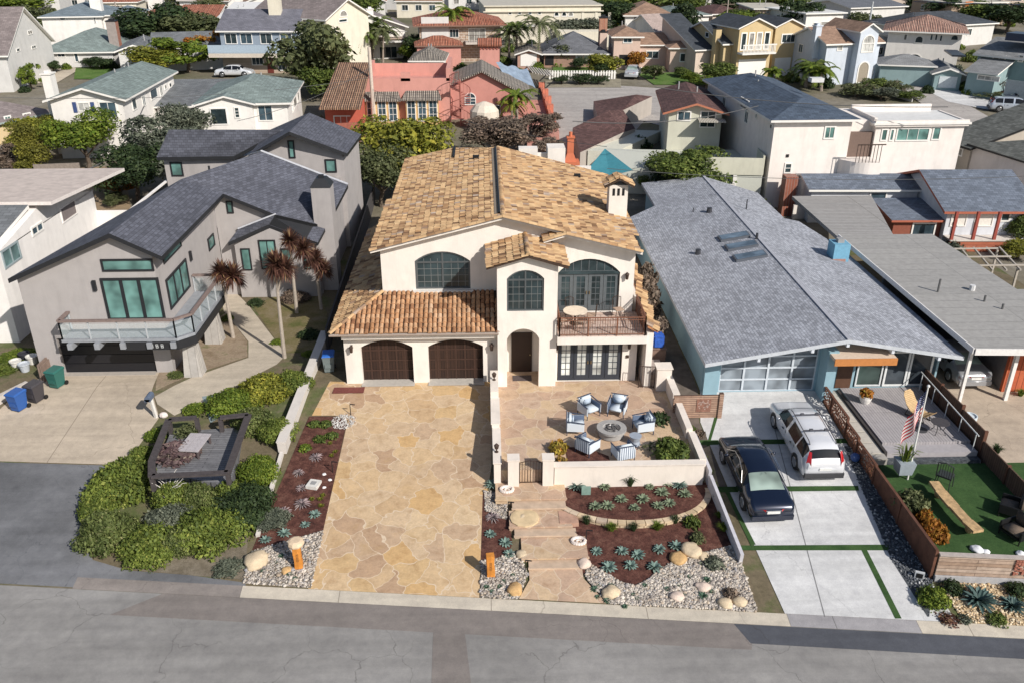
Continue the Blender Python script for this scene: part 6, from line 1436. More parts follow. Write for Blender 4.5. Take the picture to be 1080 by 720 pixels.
for (y0, y1, zt, lat) in segs:
    z0 = T(17, y0)-.15; mb = MB()
    if lat: lattice(mb, 17.05, y0+.05, y1-.05, max(z0+.2, zt-1.35), zt, 22, 14, rng)
    else: mb.box(17.03, y0+.02, z0, 17.08, y1-.02, zt)
    mb.build('lattice_panel' if lat else 'panel', rustl if lat else rustm, fe)
    mb = MB(); mb.box(16.99,y0-.04,z0,17.11,y0+.05,zt+.03); mb.beam((17.05,y0,zt+.03),(17.05,y1,zt+.03),.12,.05); mb.build('post', rustm, fe)
yd = root('turf_terrace', (21,29,-.5), None, None); bpy.data.objects.remove(yd)
mb = MB(); mb.box(17.12,25.62,-1.6,30,32.2,-.45); o = mb.build('turf_terrace', turf); o['kind'] = 'structure'
mb = MB(); mb.box(17.12,32.2,-1.4,18.05,38.55,-.12); o = mb.build('side_walk', plain((.36,.34,.31),.9,.15,2)); o['kind'] = 'structure'
mb = MB(); mb.box(18.05,32.21,-1.3,22.4,32.55,-.30); o = mb.build('gravel_border', gravel_dark); o['kind'] = 'structure'
for k in range(6):
    mb = MB(); bevbox(mb, -.32,-.42,0,.32,.42,.05,.015); solo(mb, 'stepping_slab', plain((.46,.43,.38),.85,.1), (17.6,33.0+.95*k,-.118), 'pale stepping slab %s in the row between fence and deck' % ['nearest the turf','second from the turf','third from the turf','third from the blue house','second from the blue house','nearest the blue house'][k], 'paving slab', 'stepping slabs by the fence')
compd = brickm('grey deck planks', (.33,.31,.32), (.37,.35,.355), (.16,.15,.155), .14, 9, .01, off=0, nz=.1)
mb = MB(); mb.box(18.25,33.3,-1.0,22.4,38.55,.04); o = solo(mb, 'terrace_deck', compd, (0,0,0), 'grey plank deck in front of the blue house glass doors', 'deck')
mb = MB(); mb.box(18.2,32.6,-1.0,22.4,33.29,-.09); solo(mb, 'deck_step', plain((.36,.34,.35),.8,.08), (0,0,0), 'wide grey step along the front of the plank deck', 'step')
mb = MB(); mb.box(18.06,32.6,-1,18.19,38.5,-.02); solo(mb, 'deck_edging', plain((.05,.045,.045),.8), (0,0,0), 'black edging board along the left side of the deck', 'edging')
f2 = root('dark_fence', (22.6,34,-1), 'dark brown board fence between the deck and the red house carport', 'fence'); bm_ = brickm('dark fence boards', (.10,.06,.045), (.14,.085,.06), (.03,.02,.015), 5, .15, .01, rough=.85)
for k in range(5):
    y0 = 28.5+2.1*k; z0 = T(22.6,y0)-.3; zt = 1.05 if k > 2 else (.9 if k == 2 else .45); mb = MB(); mb.box(22.58,y0+.02,z0,22.64,y0+2.08,zt); mb.build('panel', bm_, f2); mb = MB(); mb.box(22.53,y0-.05,z0,22.69,y0+.05,zt+.05); mb.build('post', rustm, f2)
mb = MB(); mb.tube([(22.25,38.4,1.0),(22.25,32.6,.75)], .03, 6)
for k in range(5): mb.cyl((22.25,32.8+1.35*k,-.1),(22.25,32.8+1.35*k,.8+.04*k),.025,n=6)
solo(mb, 'white_handrail', plain((.66,.68,.68),.5), (0,0,0), 'thin white handrail along the right edge of the plank deck', 'handrail')
rt = root('wooden_retaining_wall', (20,25.5,-1.3), 'long horizontal plank retaining wall on a concrete footing at the right corner', 'retaining wall')
plank = brickm('weathered fence planks', (.34,.235,.17), (.46,.36,.29), (.12,.08,.06), 3.1, .16, .01, kind='Object', rot=(pi/2,0,0), nz=.3)
mb = MB(); mb.beam((17.15,25.5,-.48),(30,24.2,-.48),.1,.96); mb.build('planks', plank, rt); mb = MB(); mb.beam((17.12,25.47,.03),(30,24.17,.03),.2,.06); mb.build('cap_board', plain((.42,.37,.34),.8,.12), rt)
mb = MB(); mb.beam((17.15,25.47,-1.25),(30,24.17,-1.25),.2,.56); mb.build('footing', plain((.40,.40,.41),.85,.15,3,stain=.4), rt)
mb = MB(); rng = random.Random(3)
for i in range(26):
    for j in range(14):
        if rng.random() < .55: mb.box(19.95+i*.1,25.10-.1*i*.101,-.78+j*.05,20.04+i*.1,25.18-.1*i*.101,-.732+j*.05)
mb.build('art_panel', plain((.33,.13,.09),.8,.3), rt)
# wooden slatted gate left of the navy sedan
a = G(713,447); b = G(762,448); wg = root('slatted_gate', (a.x,a.y,a.z), 'brown slatted wooden gate with a rusty cut-out square beside the navy sedan', 'gate')
gpk = brickm('gate slats', (.30,.19,.135), (.40,.27,.20), (.10,.06,.045), 2.6, .105, .012, rot=(pi/2,0,0), nz=.25)
mb = MB(); mb.box(a.x-.1,36.38,a.z-.2,b.x-.1,36.46,.95); mb.build('slats', gpk, wg); mb = MB(); mb.box(a.x+1.05,36.35,.05,a.x+1.75,36.38,.75); ap = mb.build('art_plate', plain((.24,.12,.085),.8,.3), wg)
mb = MB(); rng = random.Random(6)
for _ in range(26): x = a.x+1.12+rng.random()*.55; z = .12+rng.random()*.55; mb.box(x,36.345,z,x+.06,36.352,z+.05)
mb.build('cutouts', plain((.40,.30,.26),.8), ap); mb = MB(); mb.box(b.x-.12,36.3,a.z-.2,b.x+.08,36.5,1.05); mb.build('post', gpk, wg)
# flagpole
p = P(957,505,-.45); top = onY(979,408,p.y); hgt = top.z-p.z; fp = root('flagpole', tuple(p), 'white flagpole on the turf flying a drooping american flag', 'flagpole')
mb = MB(); mb.tube([(0,0,0),(top.x-p.x,0,hgt)], .045, 10, r1=.03); mb.ball((top.x-p.x,0,hgt+.05),.07); mb.build('pole', plain((.72,.72,.70),.4), fp, world=False)
fl = MB(); nst = 13; nc = 16; hoist = 1.75; fly = 1.5
def fpnt(s, t):      # s along the drooping fly 0..1, t down the hoist 0..1
    x0 = (top.x-p.x)*(1-.05-t*.28); z0 = hgt-.12-t*hoist*.82
    d = s*fly; return Vector((x0-.03 - d*.36 + .05*sin(s*9+t*3), .10*sin(s*7+t*2), z0 - d*.93 + .03*sin(s*8)))
for i in range(nst):
    for j in range(nc):
        t0, t1, s0, s1 = i/nst, (i+1)/nst, j/nc, (j+1)/nc; mi = 2 if (i < 7 and j < nc*.42) else (0 if i % 2 == 0 else 1)
        fl.add([fpnt(s0,t0), fpnt(s1,t0), fpnt(s1,t1), fpnt(s0,t1)], [(0,1,2,3)], mi)
f_ = fl.build('flag', [plain((.42,.02,.035),.8), plain((.70,.69,.67),.8), plain((.015,.025,.11),.8)], fp, world=False)
st = MB()
for i in range(5):
    for j in range(6):
        c = fpnt(.04+.06*j+(.03 if i % 2 else 0), .06+.1*i); st.add([c+Vector((-.02,-.012,-.02)), c+Vector((.02,-.012,-.02)), c+Vector((0,-.012,.025))], [(0,1,2)])
st.build('stars', plain((.8,.8,.8),.8), f_, world=False)
# deck furniture and pots
def potp(px, py, z, rad, h, col, label, mat, kind='mound', ph=.5, pr=None, n=350, name='planter', plant_='flowers', boxy=False):
    c = P(px, py, z); r = root(name, tuple(c), label, 'planter'); mb = MB()
    if boxy: mb.add([(-rad*.8,-rad*.8,0),(rad*.8,-rad*.8,0),(rad*.8,rad*.8,0),(-rad*.8,rad*.8,0),(-rad,-rad,h),(rad,-rad,h),(rad,rad,h),(-rad,rad,h)], [(0,3,2,1),(4,5,6,7),(0,1,5,4),(1,2,6,5),(2,3,7,6),(3,0,4,7)])
    else: mb.lathe([(rad*.7,0),(rad,h*.6),(rad*1.05,h),(rad*.9,h),(rad*.85,h*.85)], (0,0,0), 18)
    mb.build('pot', plain(col,.6,.08), r, world=False)
    if mat: c = link(plant_, crown(kind, mat, n, .2), r, False); c.location = (0,0,h*.9); c.scale = ((pr or rad*1.1),(pr or rad*1.1),ph)
    return r
potp(912,424,.05,.30,.42,(.72,.70,.66),'white pot of orange flowers on the corner of the plank deck',L_ORANGE,ph=.5,pr=.42)
potp(1021,446,.05,.33,.45,(.60,.66,.70),'round pale pot standing by the white handrail',None)
r = potp(952,497,-.1,.36,.6,(.30,.34,.38),'square grey planter with a small palm beside the flagpole',None,boxy=True); c = link('palm_leaves', grass_mesh('pp', L_LIME, 60, .6, .9, .03), r, False); c.location = (0,0,.55)
potp(866,404,.0,.16,.3,(.45,.47,.48),'small grey pot by the blue house entrance',L_DARK,ph=.2)
mb = MB(); mb.ball((0,0,.22),.22,n=16,m=12); solo(mb, 'glass_ball', glass((.05,.10,.28),.1), tuple(G(901,486)), 'blue gazing ball at the foot of the rusty fence', 'gazing ball', smooth=True)
tanw = brickm('woven rattan', (.52,.36,.19), (.60,.43,.24), (.3,.2,.1), .05, .05, .006)
c = P(968,440,.05); r = root('lounge_chair', tuple(c), 'curved tan rattan lounge chair on the plank deck behind the flag', 'chair', None, .5)
mb = MB(); prof = [(-.75,.62),(-.6,.45),(-.2,.30),(.2,.36),(.5,.62),(.75,1.0),(.85,1.15)]; wds = [.22,.36,.38,.36,.38,.34,.2]
for (a_, b_), (w0, w1) in zip(zip(prof[:-1], prof[1:]), zip(wds[:-1], wds[1:])): mb.add([(-w0,a_[0],a_[1]),(w0,a_[0],a_[1]),(w1,b_[0],b_[1]),(-w1,b_[0],b_[1]),(-w0,a_[0],a_[1]-.04),(w0,a_[0],a_[1]-.04),(w1,b_[0],b_[1]-.04),(-w1,b_[0],b_[1]-.04)], [(0,1,2,3),(7,6,5,4),(0,4,5,1),(1,5,6,2),(3,2,6,7),(0,3,7,4)])
mb.build('seat_shell', tanw, r, world=False); mb = MB()
for sx in (-1,1): mb.tube([(sx*.25,-.5,0),(sx*.28,0,.1),(sx*.25,.55,0)], .025, 6); mb.tube([(sx*.25,-.5,0),(sx*.25,-.3,.4)], .02, 5); mb.tube([(sx*.25,.55,0),(sx*.25,.4,.5)], .02, 5)
mb.build('frame', BLACK, r, world=False)
def round_table(px, py, z, rad, h, label, m=IRON):
    c = P(px, py, z); r = root('round_table', tuple(c), label, 'table'); mb = MB(); mb.lathe([(0,h-.02),(rad,h-.02),(rad,h),(0,h)], (0,0,0), 20); mb.build('table_top', m, r, world=False)
    for k in range(4): a_ = pi/4+k*pi/2; mb = MB(); mb.tube([(rad*.8*cos(a_),rad*.8*sin(a_),h),(rad*.5*cos(a_),rad*.5*sin(a_),h*.4),(rad*.85*cos(a_),rad*.85*sin(a_),0)], .018, 5); mb.build('leg', m, r, world=False)
round_table(989,456,.05,.42,.6,'black metal round table on the plank deck', plain((.06,.055,.06),.6))
mb = MB(); mb.lathe([(.3,0),(.3,.03)], (0,0,0), 16); solo(mb, 'umbrella_base', plain((.07,.07,.075),.6), tuple(P(971,453,.042)), 'flat round dark base plate on the deck near the rattan chair', 'base plate')
iron_chair('mesh_chair', tuple(P(994,513,-.45)), 2.4, 'dark metal mesh chair on the turf behind the driftwood bench', plain((.03,.035,.035),.6), None, 1.4)
logm = plain((.46,.31,.16), .8, .35, 5, bmp=.5, bscale=10)
c = P(1005,540,-.45); a_, b_ = P(985,508,0.0)-c, P(1032,560,0.0)-c; r = root('driftwood_bench', tuple(c), 'curved slab bench of golden driftwood on the turf', 'bench')
mb = MB(); mid = (a_+b_)/2+Vector((-.1,-.08,0)); pts = [a_, a_*.6+mid*.4+Vector((-.04,0,0)), mid, b_*.6+mid*.4+Vector((-.05,0,0)), b_]
for k in range(4): mb.beam(pts[k]+Vector((0,0,0)), pts[k+1]+Vector((0,0,0)), .42+.06*(k%2), .12)
mb.build('slab', logm, r, world=False)
for q in (.15,.85): v = a_*(1-q)+b_*q; mb = MB(); mb.ball((v.x,v.y,.2),.2,.16,.22,8,6); mb.build('leg', logm, r, world=False)
def lounge(px, py, rz, label):
    c = P(px, py, -.45); r = root('cushioned_chair', tuple(c), label, 'chair', 'dark cushioned chairs on the turf', rz); m_ = plain((.085,.065,.05),.9,.2); m2 = plain((.16,.12,.09),.9,.2)
    mb = MB(); bevbox(mb,-.4,-.4,.3,.4,.3,.48,.06); mb.build('seat_cushion', m2, r, world=False, smooth=True); mb = MB(); bevbox(mb,-.4,.28,.35,.4,.46,1.0,.07); mb.build('back_cushion', m_, r, world=False, smooth=True)
    mb = MB(); bevbox(mb,-.5,-.4,.2,-.42,.45,.62,.02); bevbox(mb,.42,-.4,.2,.5,.45,.62,.02); bevbox(mb,-.42,-.4,.18,.42,.45,.29,.02); mb.build('frame', BLACK, r, world=False)
    for sx in (-1,1):
        for s2 in (-.35,.4): mb = MB(); mb.cyl((sx*.45,s2,0),(sx*.45,s2,.22),.03,n=6); mb.build('leg', BLACK, r, world=False)
lounge(1064,541,-2.2,'dark brown cushioned chair on the turf by the lattice fence'); lounge(1070,566,-1.2,'dark brown cushioned chair nearest the plank retaining wall')
for px, py, s, l, sd in ((1030,580,.22,'larger white rock behind the plank wall',41),(1040,582,.13,'smaller white rock behind the plank wall',42),(1076,584,.16,'white rock at the right frame edge behind the plank wall',43)): boulder(px, py, s, l, plain((.74,.75,.78),.7,.1), sd, z=-.45, group='white rocks on the turf')
shrub(962,524,.85,1.0,L_OLIVE,'round green and rust flecked shrub inside the rusty fence','mound',1800,.09,z=-.45,at=tuple(P(962,528,-.1)[:2]))
shrub(985,556,.75,1.0,L_ORANGE,'fiery orange and yellow shrub inside the rusty fence corner','mound',1500,.09,z=-.45,at=tuple(P(986,558,-.1)[:2]))
shrub(976,540,.45,.8,L_ORANGE,'small orange shrub between the green and the fiery shrub','mound',500,.12,z=-.45,at=tuple(P(977,543,-.1)[:2]))
shrub(984,628,.72,.85,L_LIME,'bright yellow green conifer shrub at the foot of the plank wall','mound',2600,.06); shrub(1000,651,.5,.25,L_RED,'low reddish groundcover beside the bright conifer','mound',500,.1)
shrub(1006,618,.5,.55,L_DARK,'dark round shrub against the concrete footing','mound',700,.1); shrub(1074,620,.6,.6,L_DARK,'dark shrub at the right frame edge by the footing','mound',700,.1)
plant('dark', 1032, 634, 'large dark agave in the gold gravel, left of the pair', s=1.15); plant('dark', 1068, 640, 'large dark agave in the gold gravel, right of the pair', s=1.05)
shrub(1018,652,.35,.25,L_GREY,'small grey green tuft left of the dark agave by the kerb','mound',300,.12); shrub(1052,652,.5,.35,L_MID,'green tuft between the two dark agaves by the kerb','mound',500,.11)
mb = MB(); mb.box(-.17,-.05,0,.17,.05,.3); mb.box(-.12,-.06,.05,.12,-.052,.25,1); solo(mb, 'solar_lamp', [plain((.5,.52,.54),.5), BLACK], tuple(G(969,609)), 'small boxy lamp beside the driveway at the end of the rusty fence', 'garden lamp', rz=-.4)
shrub(688,290,1.1,3.6,L_BROWN,'tall bare brown bush between villa and blue house','tall',3800,.09,at=(9.6,46.5)); shrub(692,330,.8,2.2,L_BROWN,'lower bare brown bush beside the balcony end','tall',1800,.09,at=(9.4,42.8))
shrub(715,470,.1,.1,L_DARK,'tiny dark weed by the slatted gate','mound',100,.3); shrub(725,452,.6,.4,L_MID,'dark green grass under the slatted gate','mound',600,.1); shrub(738,456,.4,.5,L_BROWN,'brown dry tuft beside the navy sedan','mound',300,.12)
mb = MB(); bevbox(mb,-.3,-.3,0,.3,.3,.75,.08); solo(mb, 'blue_tarp_bundle', plain((.03,.10,.42),.6,.3,8), (9.3,42.0,.9), 'bright blue tarp bundle beside the balcony end', 'tarp'); mb = MB(); mb.box(8.9,41.6,0,9.7,42.4,.9); mb.box(8.85,41.55,.9,9.75,42.45,.905); solo(mb, 'timber_crate', plain((.2,.13,.1),.9,.2), (0,0,0), 'brown timber crate under the blue tarp bundle', 'crate')
mb = MB(); mb.box(8.3,40.4,.005,9.3,41.3,.45); solo(mb, 'side_planter', plain((.36,.30,.27),.9,.1), (0,0,0), 'low empty planter box behind the side iron gate', 'planter')
tuft(GR_DARK, 1050, 478, 'spiky green plant at the front end of the white handrail', 1.2, z=-.1); tuft(GR_MID, 1076, 417, 'orange and green plant in front of the red wall', 1.0)
# ================================================================== HOUSES BEHIND
wst2 = stucco((.76,.73,.69)); tan_ = stucco((.60,.50,.42)); pinkst = stucco((.53,.245,.205)); pinkl = stucco((.58,.285,.24)); yel = stucco((.56,.435,.25)); palegrey = stucco((.61,.60,.58)); creamb = stucco((.68,.63,.52)); blueg = plain((.25,.30,.36),.8,.05); tealw = stucco((.24,.33,.34)); lblue = stucco((.55,.60,.67)); tans = brickm('tan siding', (.44,.35,.27), (.47,.38,.30), (.3,.22,.17), 8, .22, .02, rot=(pi/2,0,0), nz=.06)
sh_green = shingle((.20,.245,.235), .5, .3, .2); sh_g2 = shingle((.16,.17,.18), .5, .3, .2); sh_navy = shingle((.075,.10,.14), .45, .28, .22); sh_tan = shingle((.30,.195,.14), .5, .3, .2); sh_taupe = shingle((.23,.195,.19), .5, .3, .18); sh_brn = shingle((.115,.065,.060), .36, .28, .3); sh_blk = shingle((.06,.068,.08), .5, .3, .2); sh_dolive = shingle((.13,.135,.125), .45, .28, .3)
b_pink = barrel((.30,.17,.11), (.40,.25,.16), .34); b_red = barrel((.42,.14,.08), (.52,.22,.14), .34); b_grey = barrel((.27,.24,.21), (.36,.32,.27), .34); b_rose = barrel((.40,.22,.17), (.50,.32,.25), .34)
flatw = plain((.62,.62,.61), .85, .08, 2); flatt = plain((.45,.42,.36), .85, .1, 2)
BH = 'houses on the slope behind'

# -- left side
# white house at the left edge
lw_ = root('white_house', (-30, 52, 0), 'white flat-roofed house at the left edge behind the grey house', 'house')
wh = stucco((.80,.77,.74)); mb = MB(); mb.box(-44,45.5,-.5,-27,58.5,5.35); mb.build('wall', wh, lw_, world=True)
mb = MB(); mb.add([(-44,45.5,5.3),(-27,45.5,5.3),(-27,52.0,6.6),(-27,58.5,5.3),(-44,58.5,5.3),(-44,52,6.6)], [(0,1,2,5),(1,3,2),(2,3,4,5),(0,5,4),(0,4,3,1)]); fixn(mb.build('gable', wh, lw_, world=True))
roof_mesh([[(-45,50.5,6.85),(-25.9,50.5,6.85),(-25.6,61,6.2),(-45,61,6.2)]], .22, 'roof', [plain((.55,.47,.42),.8,.15,2,stain=.25), plain((.72,.66,.62),.6)], lw_, world=True)
roof_mesh([[(-45,44.6,5.1),(-27.6,44.6,5.1),(-27.2,50.4,6.7),(-45,50.4,6.7)]], .2, 'roof', [sh_g2, WHITE], lw_, world=True)
fw = Face(lw_, (3.0,-6.5), (0,1), (1,0)); grw = plain((.30,.36,.38),.5)
for x0, y0, x1, y1, n in ((1,258,22,280,2),(32,236,46,247,2)): window(lw_, fw, *fw.rect(x0, y0, x1, y1), nx=n, fm=grw if n == 2 and x0 < 5 else WHITE, gm=glass((.12,.19,.19),.1) if x0 < 5 else GBLUE, t=.1, bar=.08)
window(lw_, fw, *fw.rect(63,214,81,232), nx=1, fm=wh, gm=plain((.20,.17,.165),.8), t=.08)
mb = MB(); mb.box(-27,58.3,-.5,-24.6,58.45,3.9); mb.box(-24.7,58.3,3.9,-24.5,66,4.0); mb.build('porch_wall', wh, lw_, world=True)
# cream house with tan roof, far left
h = House('cream_house', 'cream yellow house with a broad taupe roof at the left edge of the second row', (-60,139), (53,116), 3.2, 14, 'hip', stucco((.64,.50,.30)), sh_taupe, plain((.30,.36,.35),.6), group=BH, pitch=.38)
h.win(4,122,12,130, nx=2, fm=WHITE, gm=GTEAL, t=.12); h.win(24,119,33,128, nx=2, t=.12); h.win(46,118,54,131, nx=3, t=.12)
# white two-storey with greenish roof
h = House('white_two_storey_house', 'white two-storey house with a greenish hip roof and blue window shutters', (52,104), (128,103), 5.6, 17, 'gable_y', wst2, sh_green, wst2, group=BH, pitch=.30, o=.5)
bl = plain((.05,.08,.20),.6)
h.win(82,108,95,118, nx=2, t=.1, gm=GWHITE); h.rect('shutter',77,108,81,119,bl); h.rect('shutter',96,108,100,119,bl); h.win(105,107,124,125, nx=2, t=.12, gm=GBLUE)
for r_ in ((139,103,144,117),(158,93,166,105),(173,89,176,95),(178,87,181,93)): h.win(*r_, face=h.Rt, nx=1, t=.1)
h.chimney(-.5, 2.0, .8, 1.2, 0, 7.5, wst2, wst2); h.block(h.w+.2, 9, h.w+9, 17, 3.2, 'shed', wst2, sh_g2, pitch=.12); h.block(6, 17.2, 15, 23, 3.6, 'gable_x', wst2, sh_g2, pitch=.2)
# white house right of it
h = House('white_gabled_house', 'white house with twin gables and a grey green roof left of the terracotta pink villa', (208,108), (302,106), 5.2, 12, 'hip', wst2, sh_green, wst2, group=BH, pitch=.34)
g_ = h.block(.2, -.7, h.w*.62, 8, 5.2, 'gable_y', wst2, sh_green, pitch=.28); fx = Face(h.rt, (0,-.7), (1,0), (0,-1))
window(h.rt, fx, *fx.rect(222,114,240,132), nx=1, t=.1); window(h.rt, fx, *fx.rect(247,113,253,125), nx=1, nz=3, t=.1); h.win(272,111,288,128, nx=2, t=.1, gm=GBLUE); h.win(309,98,316,112, face=h.Rt, nx=1, t=.1)
# bungalow with greenish hip roof
h = House('low_white_bungalow', 'low white bungalow with a wide grey green hip roof at the upper left', (40,54), (118,53), 3.0, 15, 'hip', palegrey, sh_green, WHITE, base=71, group=BH, pitch=.42)
h.win(60,55,69,61, nx=2, t=.12); h.win(43,55,47,61, nx=1, t=.12); h.win(78,54,83,66, nx=1, t=.12, name='glass_door'); h.chimney(h.w-.6, 4, 1.3, 1.3, 2, 5.6, brickm('chimney brick', (.32,.10,.05), (.38,.14,.08), (.3,.26,.24), .22, .08, .012))
h = House('grey_wing_house', 'low grey house with white gable edge and long grey roof behind the lime tree', (124,53), (158,52), 3.2, 11, 'gable_y', palegrey, sh_g2, WHITE, group=BH); h.block(h.w, 2, h.w+14, 11, 3.2, 'gable_x', palegrey, sh_g2)
h.win(132,54,138,62, nx=1, t=.1)
# barn-like house far left
h = House('grey_barn_house', 'pale grey steep gabled house with a brown roof at the upper left edge', (5,56), (53,41), 4.3, 13, 'gable_y', palegrey, sh_taupe, WHITE, group=BH, pitch=.62)
h.win(29,32,34,37, nx=2, t=.1); h.win(17,51,21,55, nx=1, t=.08); h.win(33,48,38,52, nx=2, t=.08); h.block(h.w, 3, h.w+5, 11, 2.8, 'shed', palegrey, sh_g2)
# row above
h = House('large_white_house', 'large white house with a blue grey roof and white chimney at the top left', (43,17), (106,16), 5.2, 14, 'hip', wst2, shingle((.17,.21,.24),.5,.3,.15), WHITE, group=BH, pitch=.3)
h.win(63,18,69,22, nx=1); h.win(83,17,86,20, nx=1); h.win(99,18,101,25, nx=1); h.chimney(h.w-1.5, 5, 1.6, 1.6, 4, 8.5, wst2); h.block(h.w, 1, h.w+5, 10, 5.2, 'hip', wst2, shingle((.17,.21,.24),.5,.3,.15))
h = House('small_gable_house', 'small white gabled house cut by the top left corner', (-8,15), (15,14), 3.2, 10, 'gable_y', wst2, sh_g2, WHITE, group=BH); h.win(2,16,6,19, nx=1)
h = House('red_roof_bungalow', 'white bungalow with an orange tile roof above the dark hedge', (188,17), (228,17), 3.4, 9, 'gable_x', wst2, b_red, WHITE, group=BH); h.win(205,19,211,23, nx=1); h.win(216,19,220,23, nx=1)
h = House('orange_roof_house', 'low house with an orange red roof glimpsed over the hedge at the top left', (145,15), (182,16), 3.2, 10, 'hip', tan_, b_red, group=BH); h.win(160,17,165,20, nx=1)
h = House('white_mono_house', 'plain white wedge roofed house right of the orange tile bungalow', (232,18), (262,18), 3.6, 10, 'shed', wst2, flatw, WHITE, group=BH, pitch=.15); h.win(236,19,241,23, nx=1)
# blue grey two-storey with balcony
h = House('balcony_house', 'blue grey and tan two-storey house with a full width front balcony', (231,31), (312,31), 6.0, 10, 'gable_x', blueg, shingle((.16,.16,.19),.5,.3,.15), WHITE, base=77, group=BH, pitch=.42)
for q in (.06,.26,.52,.78): window(h.rt, h.F, h.w*q, h.w*(q+.16), h.h-1.9, h.h-.5, nx=2, t=.1)
h.box('lower_wall', tans, (-.0,-.25,-2,h.w,-.05,2.6)); h.box('balcony', plain((.36,.44,.52),.7), (-1.2,-2.0,2.75,h.w,-1.85,3.75), (-1.2,-2.0,2.6,h.w,-.0,2.8)); h.box('balcony_edge', plain((.55,.49,.42),.7), (-1.2,-2.05,2.2,h.w,-1.95,2.72)); h.box('front_door', plain((.14,.03,.02),.6), (h.w*.58,-.32,.0,h.w*.66,-.24,2.1))
f_ = Face(h.rt, (0,-.25), (1,0), (0,-1)); window(h.rt, f_, h.w*.38, h.w*.54, 1.0, 2.1, nx=3, t=.1); window(h.rt, f_, h.w*.72, h.w*.82, .3, 2.1, nx=2, t=.1, gm=GBLUE); h.chimney(h.w*.66, 4.0, 1.6, 1.2, 6.5, 9.3, creamb, creamb)
h = House('flat_tan_house', 'long flat roofed tan building behind the balcony house', (283,16), (348,14), 4.6, 16, 'flat', creamb, flatt, group=BH); h.win(328,17,333,21, nx=1); h.win(296,17,301,21, nx=1)
# two white gables
h = House('arched_gable_house', 'tall cream gabled house with an arched attic window behind the white gabled house', (343,19), (388,14), 6.8, 14, 'gable_y', creamb, sh_taupe, WHITE, group=BH, pitch=.5); h.win(358,11,366,18, nx=1, arch=.7, t=.1); h.win(357,20,366,24, nx=1, t=.1)
h = House('white_deck_house', 'white gabled house with a railed deck left of the stone villa', (356,29), (427,27), 6.4, 13, 'gable_y', wst2, sh_taupe, WHITE, base=64, group=BH, pitch=.34, o=.6)
h.win(376,20,384,24, nx=1, t=.08); h.win(394,18,402,23, nx=1, t=.08); h.win(367,29,374,35, nx=1); h.win(398,28,408,36, nx=2); h.win(362,50,372,59, nx=1); h.win(400,49,419,62, nx=3, name='glass_door', t=.1); h.win(384,52,390,62, nx=1, name='door_window')
h.box('deck', plain((.35,.27,.22),.8), (0,-2.2,2.9,h.w,-.01,3.05)); h.box('deck_railing', plain((.25,.24,.24),.7), (0,-2.2,3.9,h.w,-2.15,3.98), *[(x*h.w/24,-2.19,3.05,x*h.w/24+.04,-2.16,3.9) for x in range(25)]); h.box('porch_roof', wst2, (h.w*.6,-3,2.55,h.w*.98,-.01,2.7)); h.chimney(h.w*.5, .8, .9, .8, 3, h.h+2.2, wst2, wst2)
# stone villa with red tiles
stonew = brickm('tan stone cladding', (.46,.34,.24), (.30,.22,.17), (.5,.44,.38), .7, .35, .04, rot=(pi/2,0,0), nz=.3)
h = House('stone_villa', 'stone clad villa with a red barrel tile roof behind the pink villa', (442,25), (528,24), 6.4, 11, 'hip', stonew, b_red, plain((.2,.12,.09),.8), base=66, group=BH, pitch=.28, o=.9)
h.box('wall_recess', palegrey, (.3,-.1,-1,h.w*.36,-.01,6.1)); h.win(447,30,452,43, nx=1); h.win(474,31,484,40, nx=3); h.box('balcony', plain((.5,.45,.4),.7), (h.w*.55,-2.4,2.6,h.w+.5,-.01,2.9)); h.box('balcony_railing', IRON, (h.w*.55,-2.4,3.8,h.w+.5,-2.34,3.86), *[(h.w*.55+k*.35,-2.4,2.9,h.w*.55+k*.35+.04,-2.36,3.8) for k in range(18)]); h.win(494,30,512,44, nx=3, name='glass_door'); h.win(474,53,486,62, nx=2)
h.block(-.5, -5, 5.5, -.4, 3.0, 'hip', pinkl, b_red, pitch=.4)
h = House('tile_roof_pavilion', 'low pavilion with a grey brown barrel tile hip roof between pink villa and stone villa', (434,62), (466,62), 2.6, 7, 'hip', tan_, b_grey, group=BH, pitch=.5); h.win(446,64,452,68, nx=1)
# institutional building
h = House('cream_arcade_building', 'long cream building with three arched windows and a row of small square windows', (512,7), (634,6), 5.6, 16, 'flat', creamb, flatt, creamb, cat='building', group=BH, o=.3)
for x in (536,546,557,567): h.win(x,12,x+4,16, nx=1, t=.1)
for x in (584,592,599): h.win(x,12,x+6,18, nx=1, arch=.7, t=.15)
for x in (592,599): h.win(x,25,x+5,29, nx=1, t=.1)
h.box('cornice', creamb, (-.4,-.3,h.h-.9,h.w+.4,-.01,h.h-.75)); h.box('pillar', creamb, *[(h.w*.82+k*2.2,-1.4,-1,h.w*.82+k*2.2+.4,-1.0,4.6) for k in range(3)]); h.box('terrace', creamb, (h.w*.6,-6,-1,h.w+3,-1.5,2.2))
h = House('grey_cottage', 'small grey roofed cottage behind the palms', (540,26), (562,26), 2.8, 8, 'hip', palegrey, sh_g2, group=BH); h.win(546,27,550,30, nx=1)
